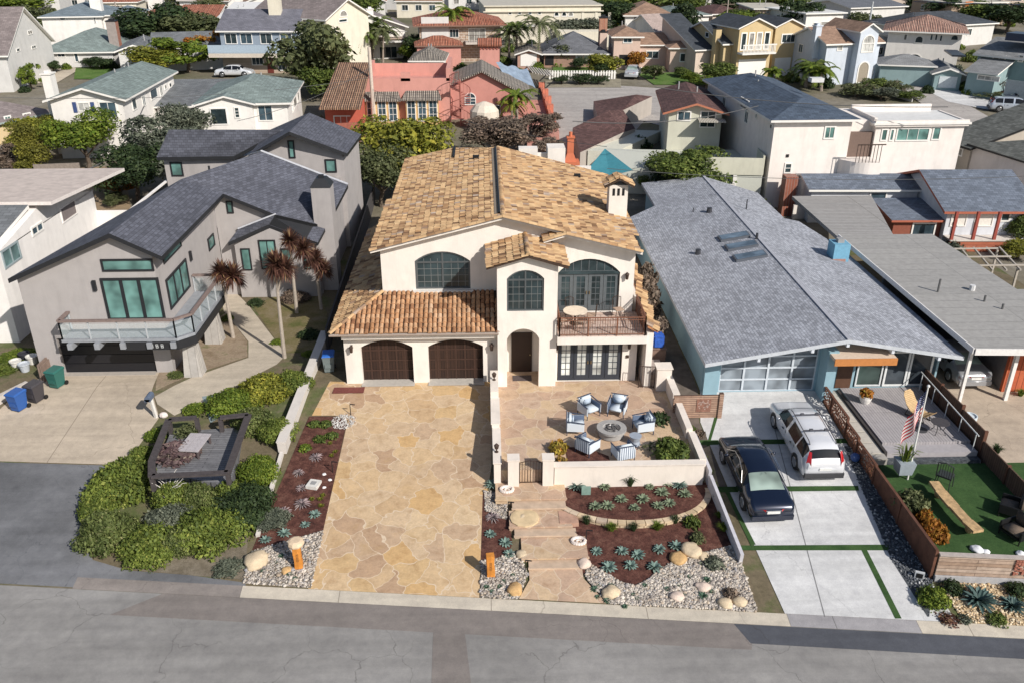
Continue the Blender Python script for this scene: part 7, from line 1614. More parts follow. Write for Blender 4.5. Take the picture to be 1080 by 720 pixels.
# bungalow with grey roof and picket fence
h = House('grey_roof_bungalow', 'brick and white bungalow with a dark grey roof behind a white picket fence', (574,54), (639,54), 3.0, 9, 'hip', base=70, wall=brickm('bungalow brick', (.30,.15,.10), (.36,.20,.14), (.3,.26,.22), .25, .09, .012, rot=(pi/2,0,0)), roofm=shingle((.14,.145,.16),.5,.3,.15), trim=WHITE, group=BH, pitch=.5, o=.6)
for x in (607,616,626): h.win(x,56,x+8,65, nx=1, gm=GWHITE)
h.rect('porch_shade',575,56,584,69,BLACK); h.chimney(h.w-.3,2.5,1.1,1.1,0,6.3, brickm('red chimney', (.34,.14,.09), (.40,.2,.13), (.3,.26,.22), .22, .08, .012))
h = House('small_garage', 'small garage with a white door and rounded gable beside the palms', (546,56), (569,56), 2.7, 6, 'gable_y', stucco((.45,.28,.22)), b_grey, WHITE, base=71, group=BH); h.rect('garage_door',549,57,566,70, WHITE)
# peach two-part house
peach = stucco((.62,.47,.39))
h = House('peach_tower_house', 'peach house with a square two-storey tower and tan hip roofs', (648,37), (676,37), 6.0, 7, 'hip', peach, sh_tan, WHITE, base=73, group=BH, pitch=.45)
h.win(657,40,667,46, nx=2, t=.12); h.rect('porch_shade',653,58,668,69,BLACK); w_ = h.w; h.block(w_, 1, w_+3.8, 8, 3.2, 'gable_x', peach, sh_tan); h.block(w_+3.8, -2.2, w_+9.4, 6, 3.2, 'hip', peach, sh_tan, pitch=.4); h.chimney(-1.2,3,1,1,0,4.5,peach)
fx = Face(h.rt, (w_+3.8,-2.2), (1,0), (0,-1)); window(h.rt, fx, 1.3, 4.0, 1.2, 2.4, nx=3, t=.12); fx = Face(h.rt, (w_,1), (1,0), (0,-1)); window(h.rt, fx, 1.0, 2.8, 1.2, 2.3, nx=2, t=.12)
h = House('tan_roof_white_house', 'white house with a tan hip roof at the top above the peach tower house', (660,15), (709,15), 4.6, 11, 'hip', wst2, sh_tan, group=BH, pitch=.4); h.win(668,17,673,22, nx=1); h.win(680,16,684,21, nx=1); h.win(695,16,702,20, nx=2)
h = House('small_taupe_house', 'little house with a pinkish taupe roof wedged between hedges', (694,34), (712,33), 2.6, 9, 'gable_x', wst2, shingle((.40,.32,.29),.5,.3,.1), group=BH, pitch=.5); h.win(698,35,702,38, nx=1)
h = House('grey_green_cottage', 'pale green grey roofed cottage at the top right of centre', (722,16), (748,15), 3.0, 12, 'hip', wst2, sh_green, group=BH); h.win(727,16,731,19, nx=1); h.win(740,16,744,19, nx=1)
h = House('brown_roof_cottage', 'tan cottage with a brown roof at the top behind the dark hedge', (752,14), (786,13), 3.0, 9, 'hip', tan_, sh_brn, group=BH); h.win(772,15,776,18, nx=1)
h = House('terracotta_flat_house', 'pink tan parapet house at the top with small square windows', (797,10), (832,10), 4.2, 12, 'flat', stucco((.62,.46,.37)), flatt, group=BH); h.win(808,12,812,14, nx=1); h.win(818,12,821,14, nx=1)
# yellow craftsman
h = House('yellow_house', 'yellow two-storey house with a gabled white balcony over its garage', (764,45), (841,42), 6.4, 12, 'gable_x', yel, sh_blk, WHITE, base=82, group=BH, pitch=.34)
W_=h.w; h.block(W_*.1, -1.6, W_*.55, 6, 6.4, 'gable_y', yel, sh_blk, pitch=.42); h.block(W_*.62, -1.0, W_, 6, 6.3, 'gable_y', yel, sh_blk, pitch=.42)
fx = Face(h.rt, (W_*.1,-1.6), (1,0), (0,-1)); [window(h.rt, fx, W_*.45*(.06+.23*k), W_*.45*(.24+.23*k), 3.5, 5.7, nx=1, t=.15, name='glass_door') for k in range(4)]
h.box('balcony', plain((.72,.70,.66),.7), (W_*.1,-2.9,3.1,W_*.55,-1.61,3.3), (W_*.1,-2.9,4.2,W_*.55,-2.8,4.35)); h.box('balusters', WHITE, *[(W_*(.105+.0185*k),-2.88,3.3,W_*(.105+.0185*k)+.08,-2.82,4.2) for k in range(24)]); h.box('garage_door', WHITE, (W_*.13,-1.66,0,W_*.5,-1.61,2.4))
fx = Face(h.rt, (W_*.62,-1.0), (1,0), (0,-1)); window(h.rt, fx, W_*.09, W_*.29, 4.1, 5.3, nx=3, t=.15); mb_ = part_rect('garage_door', h.rt, fx, (W_*.04,W_*.26,.0,2.3), 0, .06, WHITE); h.chimney(-.3, 1.5, .8, .8, 0, h.h+1.5, yel); h.block(-2.6, 2.5, 0, 13, 3.4, 'shed', tan_, sh_blk)
for r_ in ((744,34,748,40),(752,38,758,46)): h.win(*r_, face=h.Lf, nx=1, t=.1)
# light blue house
h = House('light_blue_house', 'pale blue two-storey house with arched windows and a rounded entry arch', (873,45), (929,43), 6.6, 8, 'gable_x', lblue, sh_tan, WHITE, base=90, group=BH, pitch=.36)
W_=h.w; h.block(W_*.48, -1.2, W_*.82, 6, 6.6, 'gable_y', lblue, sh_tan, pitch=.6); fx = Face(h.rt, (W_*.48,-1.2), (1,0), (0,-1)); window(h.rt, fx, .4, W_*.34-.4, 3.9, 6.0, nx=3, nz=1, arch=.9, t=.12, gm=GWHITE); window(h.rt, fx, .4, W_*.34-.5, .2, 2.9, nx=1, arch=.9, t=.16, gm=plain((.30,.26,.2),.7), name='entry_arch')
h.win(883,45,889,54, nx=1, arch=.4, t=.1, gm=GWHITE); h.win(917,46,924,56, nx=1, t=.1, gm=GBLUE); h.win(915,72,921,80, nx=1, t=.1, gm=GBLUE); h.chimney(-.4,2,.8,.8,3,h.h+1.7,lblue,lblue)
h = House('white_side_house', 'white house with a black roof between the yellow and the pale blue house', (842,42), (873,47), 5.6, 14, 'gable_x', lblue, sh_blk, WHITE, group=BH, pitch=.2, base=64); h.win(850,44,853,52, nx=1)
h = House('white_flat_house', 'boxy white flat roofed house at the top right', (851,15), (890,14), 4.6, 12, 'flat', wst2, flatw, group=BH); h.win(858,24,864,27, nx=1); h.win(866,23,878,27, nx=2)
h = House('dark_roof_house', 'large low house with a dark grey hip roof at the top right', (912,22), (962,28), 3.4, 18, 'hip', palegrey, sh_blk, group=BH, pitch=.3); h.win(918,23,926,27, nx=1)
h = House('grey_top_house', 'grey flat topped house touching the top edge at right', (898,8), (955,6), 3.6, 12, 'gable_x', palegrey, shingle((.14,.15,.17),.5,.3,.1), group=BH, pitch=.15); h.win(910,9,916,11, nx=1)
h = House('orange_door_house', 'house with orange panels at the top right corner', (1005,4), (1062,3), 4.0, 12, 'flat', stucco((.40,.30,.22)), flatt, group=BH); h.rect('orange_door',1018,2,1026,7,plain((.60,.20,.05),.6)); h.win(1045,4,1058,8, nx=2, gm=GDARK)
# mediterranean white
h = House('white_mediterranean_house', 'white stucco house with rose coloured tile roof and dark arched garage openings', (938,30), (1016,33), 6.6, 12, 'hip', wst2, b_rose, WHITE, base=70, group=BH, pitch=.3, o=.8)
h.win(965,38,974,46, nx=1, arch=.6, t=.1); h.win(953,36,957,43, nx=1, t=.1); h.win(981,36,984,43, nx=1, arch=.25); h.win(986,36,989,43, nx=1, arch=.25); h.win(991,37,994,44, nx=1, arch=.25); h.win(1003,37,1011,43, nx=1, arch=.6)
h.win(941,58,952,67, nx=1, arch=.6, t=.08, name='garage_arch'); h.win(956,57,973,67, nx=1, arch=.8, t=.08, name='garage_arch'); h.box('solar_panel', plain((.05,.06,.11),.3), (2.5,7.5,8.0,16,7.6,8.1), *[(3+2.2*k,7.2,8.55,5.0+2.2*k,9.4,8.62) for k in range(6)])
# teal house and garage
h = House('teal_house', 'grey teal two-storey house with a solar panel on its roof at the right edge', (1032,56), (1092,62), 5.4, 10, 'gable_x', tealw, shingle((.23,.235,.24),.5,.3,.15), WHITE, base=96, group=BH, pitch=.3)
h.block(.8, -3.5, h.w*.62, -.02, 2.9, 'shed', tealw, shingle((.23,.235,.24),.5,.3,.15)); h.win(1047,58,1061,65, nx=2, t=.12); h.win(1074,58,1080,66, nx=1, t=.12); fx = Face(h.rt, (.8,-3.5), (1,0), (0,-1)); window(h.rt, fx, 1.2, 3.8, 1.9, 2.5, nx=3, t=.1, gm=GWHITE); part_rect('garage_door', h.rt, fx, (4.6, 7.6, 0, 2.3), 0, .05, plain((.42,.46,.46),.7)); h.box('solar_panel', plain((.035,.05,.09),.3), (2.2,1.2,6.05,6.5,3.9,6.9))
h = House('teal_garage', 'grey teal garage with a dark solar array on its roof left of the teal house', (987,76), (1015,77), 3.0, 8, 'gable_y', tealw, shingle((.23,.235,.24),.5,.3,.15), WHITE, base=94, group=BH, pitch=.35); h.rect('garage_door',990,81,1009,93,plain((.55,.60,.62),.7)); h.block(-6.2,1.5,0,7,2.8,'hip',tealw,shingle((.23,.235,.24),.5,.3,.15)); h.box('solar_panel', plain((.02,.025,.035),.3), (h.w*.55,1.0,3.9,h.w+.2,6.5,4.1))
mb = MB(); a, b = G(963,88), G(988,92); mb.beam(a+Vector((0,0,.9)), b+Vector((0,0,.9)), .1, 1.9); a2 = G(938,80); mb.beam(a2+Vector((0,0,.9)), a+Vector((0,0,.9)), .1, 1.9); solo(mb, 'wooden_fence', brickm('reddish fence boards', (.30,.15,.09), (.24,.11,.07), (.1,.05,.03), .2, 3, .02, off=0), (0,0,0), 'reddish brown board fence in front of the white mediterranean house', 'fence')
# dark roofed house right edge mid
h = House('beige_house', 'beige house with a dark mottled hip roof at the right edge behind the curved balcony', (993,144), (1025,154), 3.4, 20, 'gable_x', stucco((.45,.40,.34)), sh_dolive, BLACK, group=BH, pitch=.3)
h.win(1003,155,1016,164, nx=2, t=.1); h.block(h.w-.1, .2, h.w+9, 15, 3.6, 'hip', stucco((.62,.58,.56)), sh_dolive, pitch=.25)
# big white house with navy roof
h = House('big_white_house', 'big white stucco house with a navy shingle roof and a curved balcony', (818,124), (900,123), 7.4, 20, 'hip', stucco((.78,.72,.67)), sh_navy, wst2, group=BH, pitch=.3, o=.5)
W_ = h.w
h.win(869,133,881,147, nx=2, t=.12, gm=GTEAL); h.win(827,172,835,183, nx=1, nz=2, t=.1); h.rect('wall_lamp',829,163,832,166,BLACK)
for r_ in ((781,104,790,116),(797,119,799,126),(812,130,815,137)): h.win(*r_, face=h.Lf, nx=1, t=.1)
h.rect('wall_lamp',806,165,808,168,BLACK, face=h.Lf)
ann = h.block(W_+2.2, .3, W_+9.6, 4.8, 6.7, 'flat', stucco((.78,.72,.67)), flatw, wname='annex_wall', base=-2); fx = Face(h.rt, (W_+2.2,.3), (1,0), (0,-1))
for r_ in ((929,136,936,149,1),(938,136,943,149,1),(945,135,980,149,3),(983,134,992,148,1)): window(h.rt, fx, *fx.rect(*r_[:4]), nx=r_[4], t=.1, gm=GTEAL)
mb = MB(); cx_0, cy_0, rr_ = W_+1.6, .6, 2.3; arc = [(cx_0+rr_*cos(a), cy_0+rr_*sin(a)) for a in [pi*1.0+pi*.5*k/10 for k in range(11)]]+[(W_+2.2, cy_0-rr_), (W_+2.2, cy_0), (cx_0-rr_, cy_0+.5)]
mb.prism(arc, 2.0, 4.0); mb.build('curved_balcony', stucco((.78,.72,.67)), h.rt, world=False); h.box('parapet', stucco((.78,.72,.67)), (W_+2.0,.05,6.5,W_+9.8,.28,7.0), (W_+2.0,4.85,6.5,W_+9.0,5.1,7.4), (W_+9.62,.3,6.5,W_+9.8,4.8,6.9), (W_+1.95,.3,6.5,W_+2.18,4.8,7.2))
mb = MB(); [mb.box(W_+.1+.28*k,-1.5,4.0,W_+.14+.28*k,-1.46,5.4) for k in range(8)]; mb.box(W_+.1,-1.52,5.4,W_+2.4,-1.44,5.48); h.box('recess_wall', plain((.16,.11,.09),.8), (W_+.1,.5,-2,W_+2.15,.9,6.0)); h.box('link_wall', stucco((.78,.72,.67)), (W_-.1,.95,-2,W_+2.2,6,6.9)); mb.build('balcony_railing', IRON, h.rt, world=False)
h.box('flat_vent', plain((.6,.6,.6),.6), (5.2,6.6,9.0,6.3,7.4,9.35)); h.box('lower_porch', tan_, (W_-3,-3.0,-1,W_+1.0,-.02,2.0)); h.box('porch_roof', BLACK, (W_-3.2,-3.2,2.0,W_+1.2,-.02,2.12)); h.box('boundary_wall', stucco((.76,.70,.64)), (1.5,-2.6,-1,W_-3.1,-2.4,.9))
# brown roofed house in the middle
bw = stucco((.57,.56,.46)); bsh = plain((.52,.53,.47), .9, .05)
h = House('brown_roof_house', 'sage house with brown hip roofs, roof terrace and striped awning behind the blue house', (706,116), (762,117), 5.4, 11, 'gable_y', bw, sh_brn, plain((.45,.17,.10),.7), group=BH, pitch=.3, o=.6)
h.win(714,117,729,128, nx=2, t=.12, gm=GBLUE); h.win(738,117,755,135, nx=2, t=.1, name='sliding_door'); W_ = h.w
h.box('awning', stripes((.22,.20,.17),(.60,.57,.50),2.2), (W_*.55,-1.5,4.6,W_+.2,-.05,4.7))
h.box('terrace_wall', bsh, (W_*.45,-9.0,-2,W_+2.5,-.02,1.9)); h.box('terrace_parapet', bw, (W_*.45,-9.1,1.9,W_+2.5,-8.95,3.3), (W_+2.4,-9,1.9,W_+2.55,0,3.5), (W_*.45,-9,1.9,W_*.45+.15,-5,2.8)); h.box('terrace_floor', bsh, (-5.5,-7.0,-1,W_*.45-.02,-.02,1.75)); h.win(764,177,777,198, nx=1, face=Face(h.rt,(0,-9.0),(1,0),(0,-1)), t=.3, name='door_window')
def proof(z, *px): return [tuple(h.rt.matrix_basis.inverted() @ P(x, y, zz)) for (x, y), zz in zip(px, z if isinstance(z, (list,tuple)) else [z]*len(px))]
bpy.context.view_layer.update()
rb = [sh_brn, plain((.35,.13,.09),.7)]
rb = [sh_brn, stucco((.40,.36,.32))]
roof_mesh([proof([3.6,2.9,3.4,4.6], (604,135),(612,161),(657,140),(642,117)) , proof([4.6,3.4,3.2,4.3], (642,117),(657,140),(670,136),(657,116))], 2.6, 'roof', rb, h.rt)
roof_mesh([proof([4.0,5.0,4.7,4.2,3.8], (626,107),(671,100),(688,102),(656,117),(630,123))], 2.6, 'roof', rb, h.rt)
mb = MB(); q2 = [(v[0],v[1]) for v in proof(2.9,(620,159),(658,137),(698,138),(650,160))]; mb.prism(q2, -2, 2.9-h.rt.location.z); mb.build('flat_roof_wing', plain((.60,.59,.50),.8), h.rt, world=False)
mb = MB(); q2 = [(v[0],v[1]) for v in proof(1.0,(614,182),(622,170),(700,158),(700,180),(668,190))]; mb.prism(q2, -2, 1.2-h.rt.location.z); mb.build('lower_room', bsh, h.rt, world=False)
# teal shade sail on a post
q = [P(638,157,5.6), P(618,181,4.4), P(668,180,4.4)]; mb = MB(); mb.add([q[0],q[1],(q[1]+q[2])/2+Vector((0,-.2,-.3)),q[2],(q[0]+q[2]+q[1])/3+Vector((0,0,-.25))], [(0,1,4),(1,2,4),(2,3,4),(3,0,4)]); solo(mb, 'shade_sail', plain((.035,.17,.215),.8,.1), (0,0,0), 'teal triangular shade sail behind the villa chimney', 'shade sail')
# terracotta pipe chimney
c = P(601,172,3.0); mb = MB(); mb.box(-.8,-.7,-3,.8,.7,.2); mb.add([(-.55,-.5,.2),(.55,-.5,.2),(.55,.5,.2),(-.55,.5,.2),(-.28,-.28,.9),(.28,-.28,.9),(.28,.28,.9),(-.28,.28,.9)], [(0,1,5,4),(1,2,6,5),(2,3,7,6),(3,0,4,7)]); mb.box(-.28,-.28,.9,.28,.28,2.2); mb.box(-.36,-.36,2.2,.36,.36,2.32); mb.cyl((0,0,2.3),(0,0,2.7),.15,n=8)
solo(mb, 'terracotta_chimney', stucco((.55,.17,.09)), tuple(c), 'terracotta red chimney stack behind the rear of the villa roof', 'chimney')
# navy roof house with red trim
navy_r = shingle((.15,.175,.22), .4, .25, .22)
h = House('red_trim_house', 'house with a dark blue grey roof and red framed white blinds at the right edge', (1001,219), (1090,219), 3.0, 9.5, 'gable_x', stucco((.60,.62,.66)), navy_r, plain((.40,.12,.07),.7), group=BH, pitch=.34, o=.5)
rdw = brickm('red brown boards', (.36,.10,.05), (.42,.15,.09), (.2,.06,.04), 4, .25, .02, rot=(pi/2,0,0)); fx = h.F; u0 = fx.uz(1001,240)[0]
h.box('base_panels', rdw, (0,-1.2,-1,h.w*.78,-1.0,.8)); h.box('balcony_floor', plain((.6,.55,.5),.7), (0,-1.25,.8,h.w*.8,-.02,.9)); [h.box('support', plain((.32,.07,.05),.7), (x-.1,-1.2,.9,x+.1,-1.0,3.0)) for x in (0.1, h.w*.27, h.w*.52)]
for r_ in ((1003,222,1020,239),(1028,222,1048,239)): h.win(*r_, nx=1, gm=plain((.72,.69,.63),.7), t=.08)
h.win(1055,222,1066,234, nx=1, t=.12); h.block(-3.6, .5, -.02, 4.2, 2.0, 'shed', plain((.25,.08,.05),.7), navy_r, pitch=.1); fx = Face(h.rt, (-3.6,.5), (1,0), (0,-1)); window(h.rt, fx, 1.4, 3.2, .6, 1.7, nx=1, t=.12)
h.block(-8.5, 5, -.1, 9.4, 3.1, 'gable_x', stucco((.60,.62,.66)), navy_r, pitch=.25, trim=WHITE); fx = Face(h.rt, (-8.5,5), (1,0), (0,-1)); window(h.rt, fx, 4.6, 6.0, 1.3, 2.8, nx=1, nz=2, t=.12)
pg = root('pergola_frame', (31.5,51,0), 'white lattice pergola beams over a dark yard beside the flat roof', 'pergola'); mb = MB()
for k in range(5): mb.beam((30.4+.9*k,50.2,1.9),(31.4+.9*k,54.5,1.9),.10,.1)
for k in range(3): mb.beam((30.3,50.8+1.6*k,2.02),(34.6,50.8+1.6*k,2.02),.1,.08)
mb.build('beams', plain((.42,.38,.33),.7), pg, world=True); mb = MB(); [mb.box(x-.06,y-.06,-.2,x+.06,y+.06,1.9) for x, y in ((30.6,50.5),(34,50.5),(31.4,54),(34.6,54))]; mb.build('posts', plain((.42,.38,.33),.7), pg, world=True)
# ---- pink villa
pk = root('pink_villa', tuple(G(470,135)), 'terracotta pink villa with yellow framed windows, roof terrace and spiral stair', 'house'); gz0 = pk.location.z
A = G(437,130); B = G(535,130); Yp = (A.y+B.y)/2
def PX(px, py, Y=Yp): return onY(px, py, Y)
fp_ = Face(pk, (0, Yp-pk.location.y), (1,0), (0,-1)); U = lambda px, py: fp_.uz(px, py)
xl, zt_ = U(380,75); xr, zt2 = U(474,66); ztw = U(430,86)[1]+1.9
mb = MB(); mb.box(xl, Yp-pk.location.y, -2, xr, Yp-pk.location.y+1.0, ztw-1.9); mb.box(xl, Yp-pk.location.y+1, -2, xr, Yp-pk.location.y+9, ztw-2.6); mb.build('wall', pinkl, pk, world=False)
y0 = Yp-pk.location.y; mb = MB(); zbk = PX(430,67,Yp+8.8).z-pk.location.z; mb.box(xl, y0+8.8, -2, xr, y0+9, zbk); mb.box(xl,y0,ztw-1.9,xl+.5,y0+9,ztw-.9); mb.box(xr-.4,y0,ztw-1.9,xr,y0+9,ztw-.6); mb.box(xl,y0,ztw-1.9,xr,y0+.25,ztw-1.6); mb.box(xl+4.2,y0,ztw-1.9,xl+5.2,y0+.3,ztw-1.0); mb.build('terrace_parapet', pinkl, pk, world=False)
ym = plain((.66,.44,.20),.7)
for (x0, y0_, x1, y1) in ((387,104,421,128),(429,103,463,128)):
    r_ = fp_.rect(x0, y0_, x1, y1); mb = MB(); mb.box(r_[0], y0-.9, r_[2]-2.2, r_[1], y0-.01, r_[3]); mb.build('bay', ym, pk, world=False); fbx = Face(pk, (0, y0-.9), (1,0), (0,-1)); d_ = (r_[1]-r_[0])/3
    for k in range(3): window(pk, fbx, r_[0]+d_*k+.12, r_[0]+d_*(k+1)-.12, r_[2]+.15, r_[3]-.15, nx=2, nz=3, t=.08, gm=GBLUE)
    roof_mesh([[(r_[0]-.4,y0-1.3,r_[3]),(r_[1]+.4,y0-1.3,r_[3]),(r_[1],y0-.0,r_[3]+.7),(r_[0],y0-.0,r_[3]+.7)]], .12, 'roof', [b_grey, b_grey], pk)
def pr(z, *px): return [tuple(P(x, y, zz) - Vector(pk.location)) for (x, y), zz in zip(px, z)]
roof_mesh([pr([8.6,8.6,5.6,5.6], (357,66),(392,66),(380,114),(336,114))], .2, 'roof', [b_pink, b_pink], pk)
q = pr([5.4]*4, (342,112),(382,112),(390,80),(362,80)); mb = MB(); mb.prism([(v[0],v[1]) for v in q], -2, 5.3-gz0); mb.build('wall', stucco((.50,.12,.08)), pk, world=False)
fl_ = Face(pk, (0, q[0][1]-.02), (1,0), (0,-1)); window(pk, fl_, *fl_.rect(352,122,380,134), nx=4, t=.1)
# right wing with arched window, tile roof and tower
q = [P(474,80,6.5), P(545,95,6.5)]; Yr = Yp+1.5; fr_ = Face(pk, (0, Yr-pk.location.y), (1,0), (0,-1)); xa, xb = fr_.uz(474,90)[0]+.02, fr_.uz(557,110)[0]; za, zb, zc = fr_.uz(480,88)[1], fr_.uz(510,76)[1], fr_.uz(553,104)[1]
mb = MB(); wall_panel(mb, fr_, [(xa,-2),(xb,-2),(xb,zc),(fr_.uz(508,80)[0],zb),(xa,za)], [], 8); fixn(mb.build('wall', pinkst, pk, world=False)); window(pk, fr_, *fr_.rect(490,98,502,111), nx=2, nz=2, arch=.5, t=.08, gm=GBLUE); window(pk, fr_, *fr_.rect(520,111,528,121), nx=1, t=.08, gm=GBLUE)
xr1 = fr_.uz(508,80)[0]; yq = Yr-pk.location.y
roof_mesh([[(xa-.2,yq-.5,za-.1),(xr1,yq-.5,zb+.2),(xr1,yq+8.2,zb+.2),(xa-.2,yq+8.2,za-.1)], [(xr1,yq-.5,zb+.2),(xb+.5,yq-.5,zc+.1),(xb+.5,yq+8.2,zc+.1),(xr1,yq+8.2,zb+.2)]], .2, 'roof', [b_grey, b_grey], pk)
c = P(516,50,8); x_, y_ = c.x-pk.location.x, c.y-pk.location.y; mb = MB(); zt9 = PX(516,47,c.y).z-pk.location.z; mb.box(x_-1.2,y_,-2,x_+1.3,y_+3,zt9); mb.build('tower', pinkl, pk, world=False); mb = MB(); [mb.box(x_-1.2+.42*k,y_-.1,zt9-.6,x_-1.0+.42*k,y_-.01,zt9-.1) for k in range(6)]; mb.build('dentils', plain((.42,.14,.1),.8), pk, world=False)
roof_mesh([[(x_-1.5,y_-.4,zt9),(x_+1.6,y_-.4,zt9),(x_+1.6,y_+1.5,zt9+.6),(x_-1.5,y_+1.5,zt9+.6)], [(x_-1.5,y_+1.5,zt9+.6),(x_+1.6,y_+1.5,zt9+.6),(x_+1.6,y_+3.4,zt9),(x_-1.5,y_+3.4,zt9)]], .2, 'roof', [b_red, b_red], pk)
# spiral stair
g = PX(486,126,Yp-1.2); r = root('spiral_stair', (g.x,g.y,T(g.x,g.y)), 'reddish spiral stair against the pink villa wall', 'stair'); hh_ = PX(486,84,Yp-1.2).z-T(g.x,g.y); mb = MB(); mb.cyl((0,0,0),(0,0,hh_),.08,n=8); mr = plain((.30,.10,.08),.6)
for k in range(26):
    a = k*.42; z = hh_*k/26; mb.add([(0,0,z),(1.1*cos(a),1.1*sin(a),z),(1.1*cos(a+.42),1.1*sin(a+.42),z),(0,0,z+.05),(1.1*cos(a),1.1*sin(a),z+.05),(1.1*cos(a+.42),1.1*sin(a+.42),z+.05)], [(0,2,1),(3,4,5),(0,1,4,3),(1,2,5,4),(2,0,3,5)])
mb.build('treads', mr, r, world=False); mb = MB(); mb.tube([(1.1*cos(k*.42),1.1*sin(k*.42),hh_*k/26+.95) for k in range(27)], .035, 5); [mb.cyl((1.1*cos(k*.42),1.1*sin(k*.42),hh_*k/26),(1.1*cos(k*.42),1.1*sin(k*.42),hh_*k/26+.95),.015,n=4) for k in range(27)]; mb.build('railing', mr, r, world=False)
c = PX(511,124,Yp-2.5); mb = MB(); mb.lathe([(1.5,0),(1.55,.6),(1.5,1.4),(1.0,2.0),(.2,2.3)], (0,0,0), 12); solo(mb, 'covered_umbrella', plain((.62,.55,.46),.9,.1), (c.x,c.y,T(c.x,c.y)+.6), 'rounded beige furniture cover in front of the pink villa', 'cover')
# pink terraces and bluish tarp right of the pink villa
mb = MB(); q2 = [tuple(P(x,y,3.2)[:2]) for x, y in ((556,108),(578,96),(590,140),(575,175),(556,160))]; mb.prism(q2, -1, 3.2); solo(mb, 'pink_terrace', brickm('pink paving', (.52,.24,.19), (.56,.29,.23), (.3,.15,.12), .8, .8, .03), (0,0,0), 'raised pink paved terrace running beside the back street', 'terrace')
mb = MB(); tp = brickm('terracotta wall', (.50,.16,.10), (.56,.20,.13), (.3,.1,.06), .5, .3, .02)
for k, (px, py) in enumerate(((571,97),(575,104),(578,112),(580,121),(582,131))): c = P(px, py, 3.2); mb.box(c.x-.35,c.y-.35,3.2,c.x+.35,c.y+.35,4.3)
a, b = P(570,95,3.2), P(584,138,3.2); mb.beam(a+Vector((0,0,.3)), b+Vector((0,0,.3)), .3, .7); solo(mb, 'terrace_balustrade', tp, (0,0,0), 'terracotta balustrade with square piers along the pink terrace', 'balustrade')
c0, c1_, c2_, c3_ = P(523,66,7.5), P(556,74,6.0), P(565,92,4.6), P(535,88,5.5); mb = MB(); N_ = 8
for i in range(N_):
    for j in range(N_):
        def bil(s, t): v = (c0*(1-s)+c1_*s)*(1-t)+(c3_*(1-s)+c2_*s)*t; return v+Vector((0,0,.18*sin(s*14+t*3)))
        mb.add([bil(i/N_,j/N_),bil((i+1)/N_,j/N_),bil((i+1)/N_,(j+1)/N_),bil(i/N_,(j+1)/N_)], [(0,1,2,3)])
solo(mb, 'blue_tarp', plain((.22,.28,.36),.7,.25,1.5), (0,0,0), 'rumpled blue grey canopy over the patio right of the pink villa', 'canopy')
r = root('slatted_pergola', tuple(P(570,78,3)), 'small dark slatted pergola behind the blue grey canopy', 'pergola'); mb = MB(); [mb.beam(P(556+3*k,70+.6*k,5.2), P(562+3*k,77+.6*k,5.2), .14, .12) for k in range(8)]; mb.build('slats', plain((.45,.42,.38),.7), r); mb = MB(); [mb.beam(P(x,y,5.1), P(x,y,2.6), .12, .12) for x, y in ((556,71),(580,76),(586,84))]; mb.build('posts', plain((.1,.08,.07),.7), r)
# terrace furniture of the brown house
c = P(739,160,3.3)
mb = MB(); [mb.ball((rx,ry,.35),.8,.5,.35,10,6) for rx, ry in ((0,0),(1.3,.1),(-1.1,.2))]; tcy = h
solo(mb, 'covered_furniture', plain((.52,.48,.44),.9,.12), tuple(P(752,141,3.4)), 'grey covered furniture on the roof terrace under the striped awning', 'furniture cover')
mb = MB(); [mb.cyl((x,0,0),(x,0,.9),.03,n=4) for x in (0,.6,1.2,1.8,2.4)]; mb.beam((0,0,.9),(2.4,0,.9),.05,.05); mb.beam((0,0,.45),(2.4,0,.45),.04,.04); solo(mb, 'terrace_bench', IRON, tuple(P(713,136,3.2)), 'thin metal bench frame on the roof terrace of the brown roofed house', 'bench')

# picket fence, back street walls, low walls
mb = MB(); a, b = G(579,84), G(650,84); d = b-a; k = int(d.length/.35)
for i in range(k): p = a+d*i/k; mb.box(p.x,p.y,p.z,p.x+.22,p.y+.05,p.z+1.1)
mb.beam(a+Vector((0,.06,.8)), b+Vector((0,.06,.8)), .05,.08); solo(mb, 'picket_fence', WHITE, (0,0,0), 'white picket fence along the back street lawn', 'fence')
for k, (a, b, hh_, m_, l) in enumerate(((G(40,195),G(88,193),1.8,plain((.25,.21,.18),.9,.2),'weathered grey wooden fence behind the white flat-roofed house'),(G(925,97),G(962,108),.9,stucco((.62,.60,.58)),'low white curved garden wall right of the pale blue house'),(G(618,205),G(668,200),1.9,plain((.28,.25,.24),.9,.2),'grey board fence behind the villa chimney'),(G(350,152),G(380,150),2.0,plain((.3,.1,.07),.9,.2),'dark red fence beside the pink villa'),(G(0,172),G(40,170),1.6,plain((.4,.37,.34),.9,.2),'pale grey fence at the far left behind the yellow bush'))):
    mb = MB(); mb.beam(a+Vector((0,0,hh_/2)), b+Vector((0,0,hh_/2)), .12, hh_); solo(mb, 'garden_fence', m_, (0,0,0), l, 'fence', 'fences behind')

# cars far behind
def farcar(px, py, col, rz, label, kind='sedan'):
    p = G(px, py); c = car('far_car', kind, col, label, (p.x, p.y, p.z+.05), rz, .3); return c
farcar(667,81,(.50,.52,.55), pi-.25, 'silver car standing on the concrete drive of the peach house'); farcar(248,81,(.75,.76,.78), pi/2, 'white car half hidden behind the grey green roof'); farcar(1066,118,(.50,.55,.62), 1.25, 'pale pickup truck parked at the right edge of the back street', 'wagon'); farcar(1078,110,(.05,.06,.08), 1.25, 'dark car behind the pale pickup at the right edge')
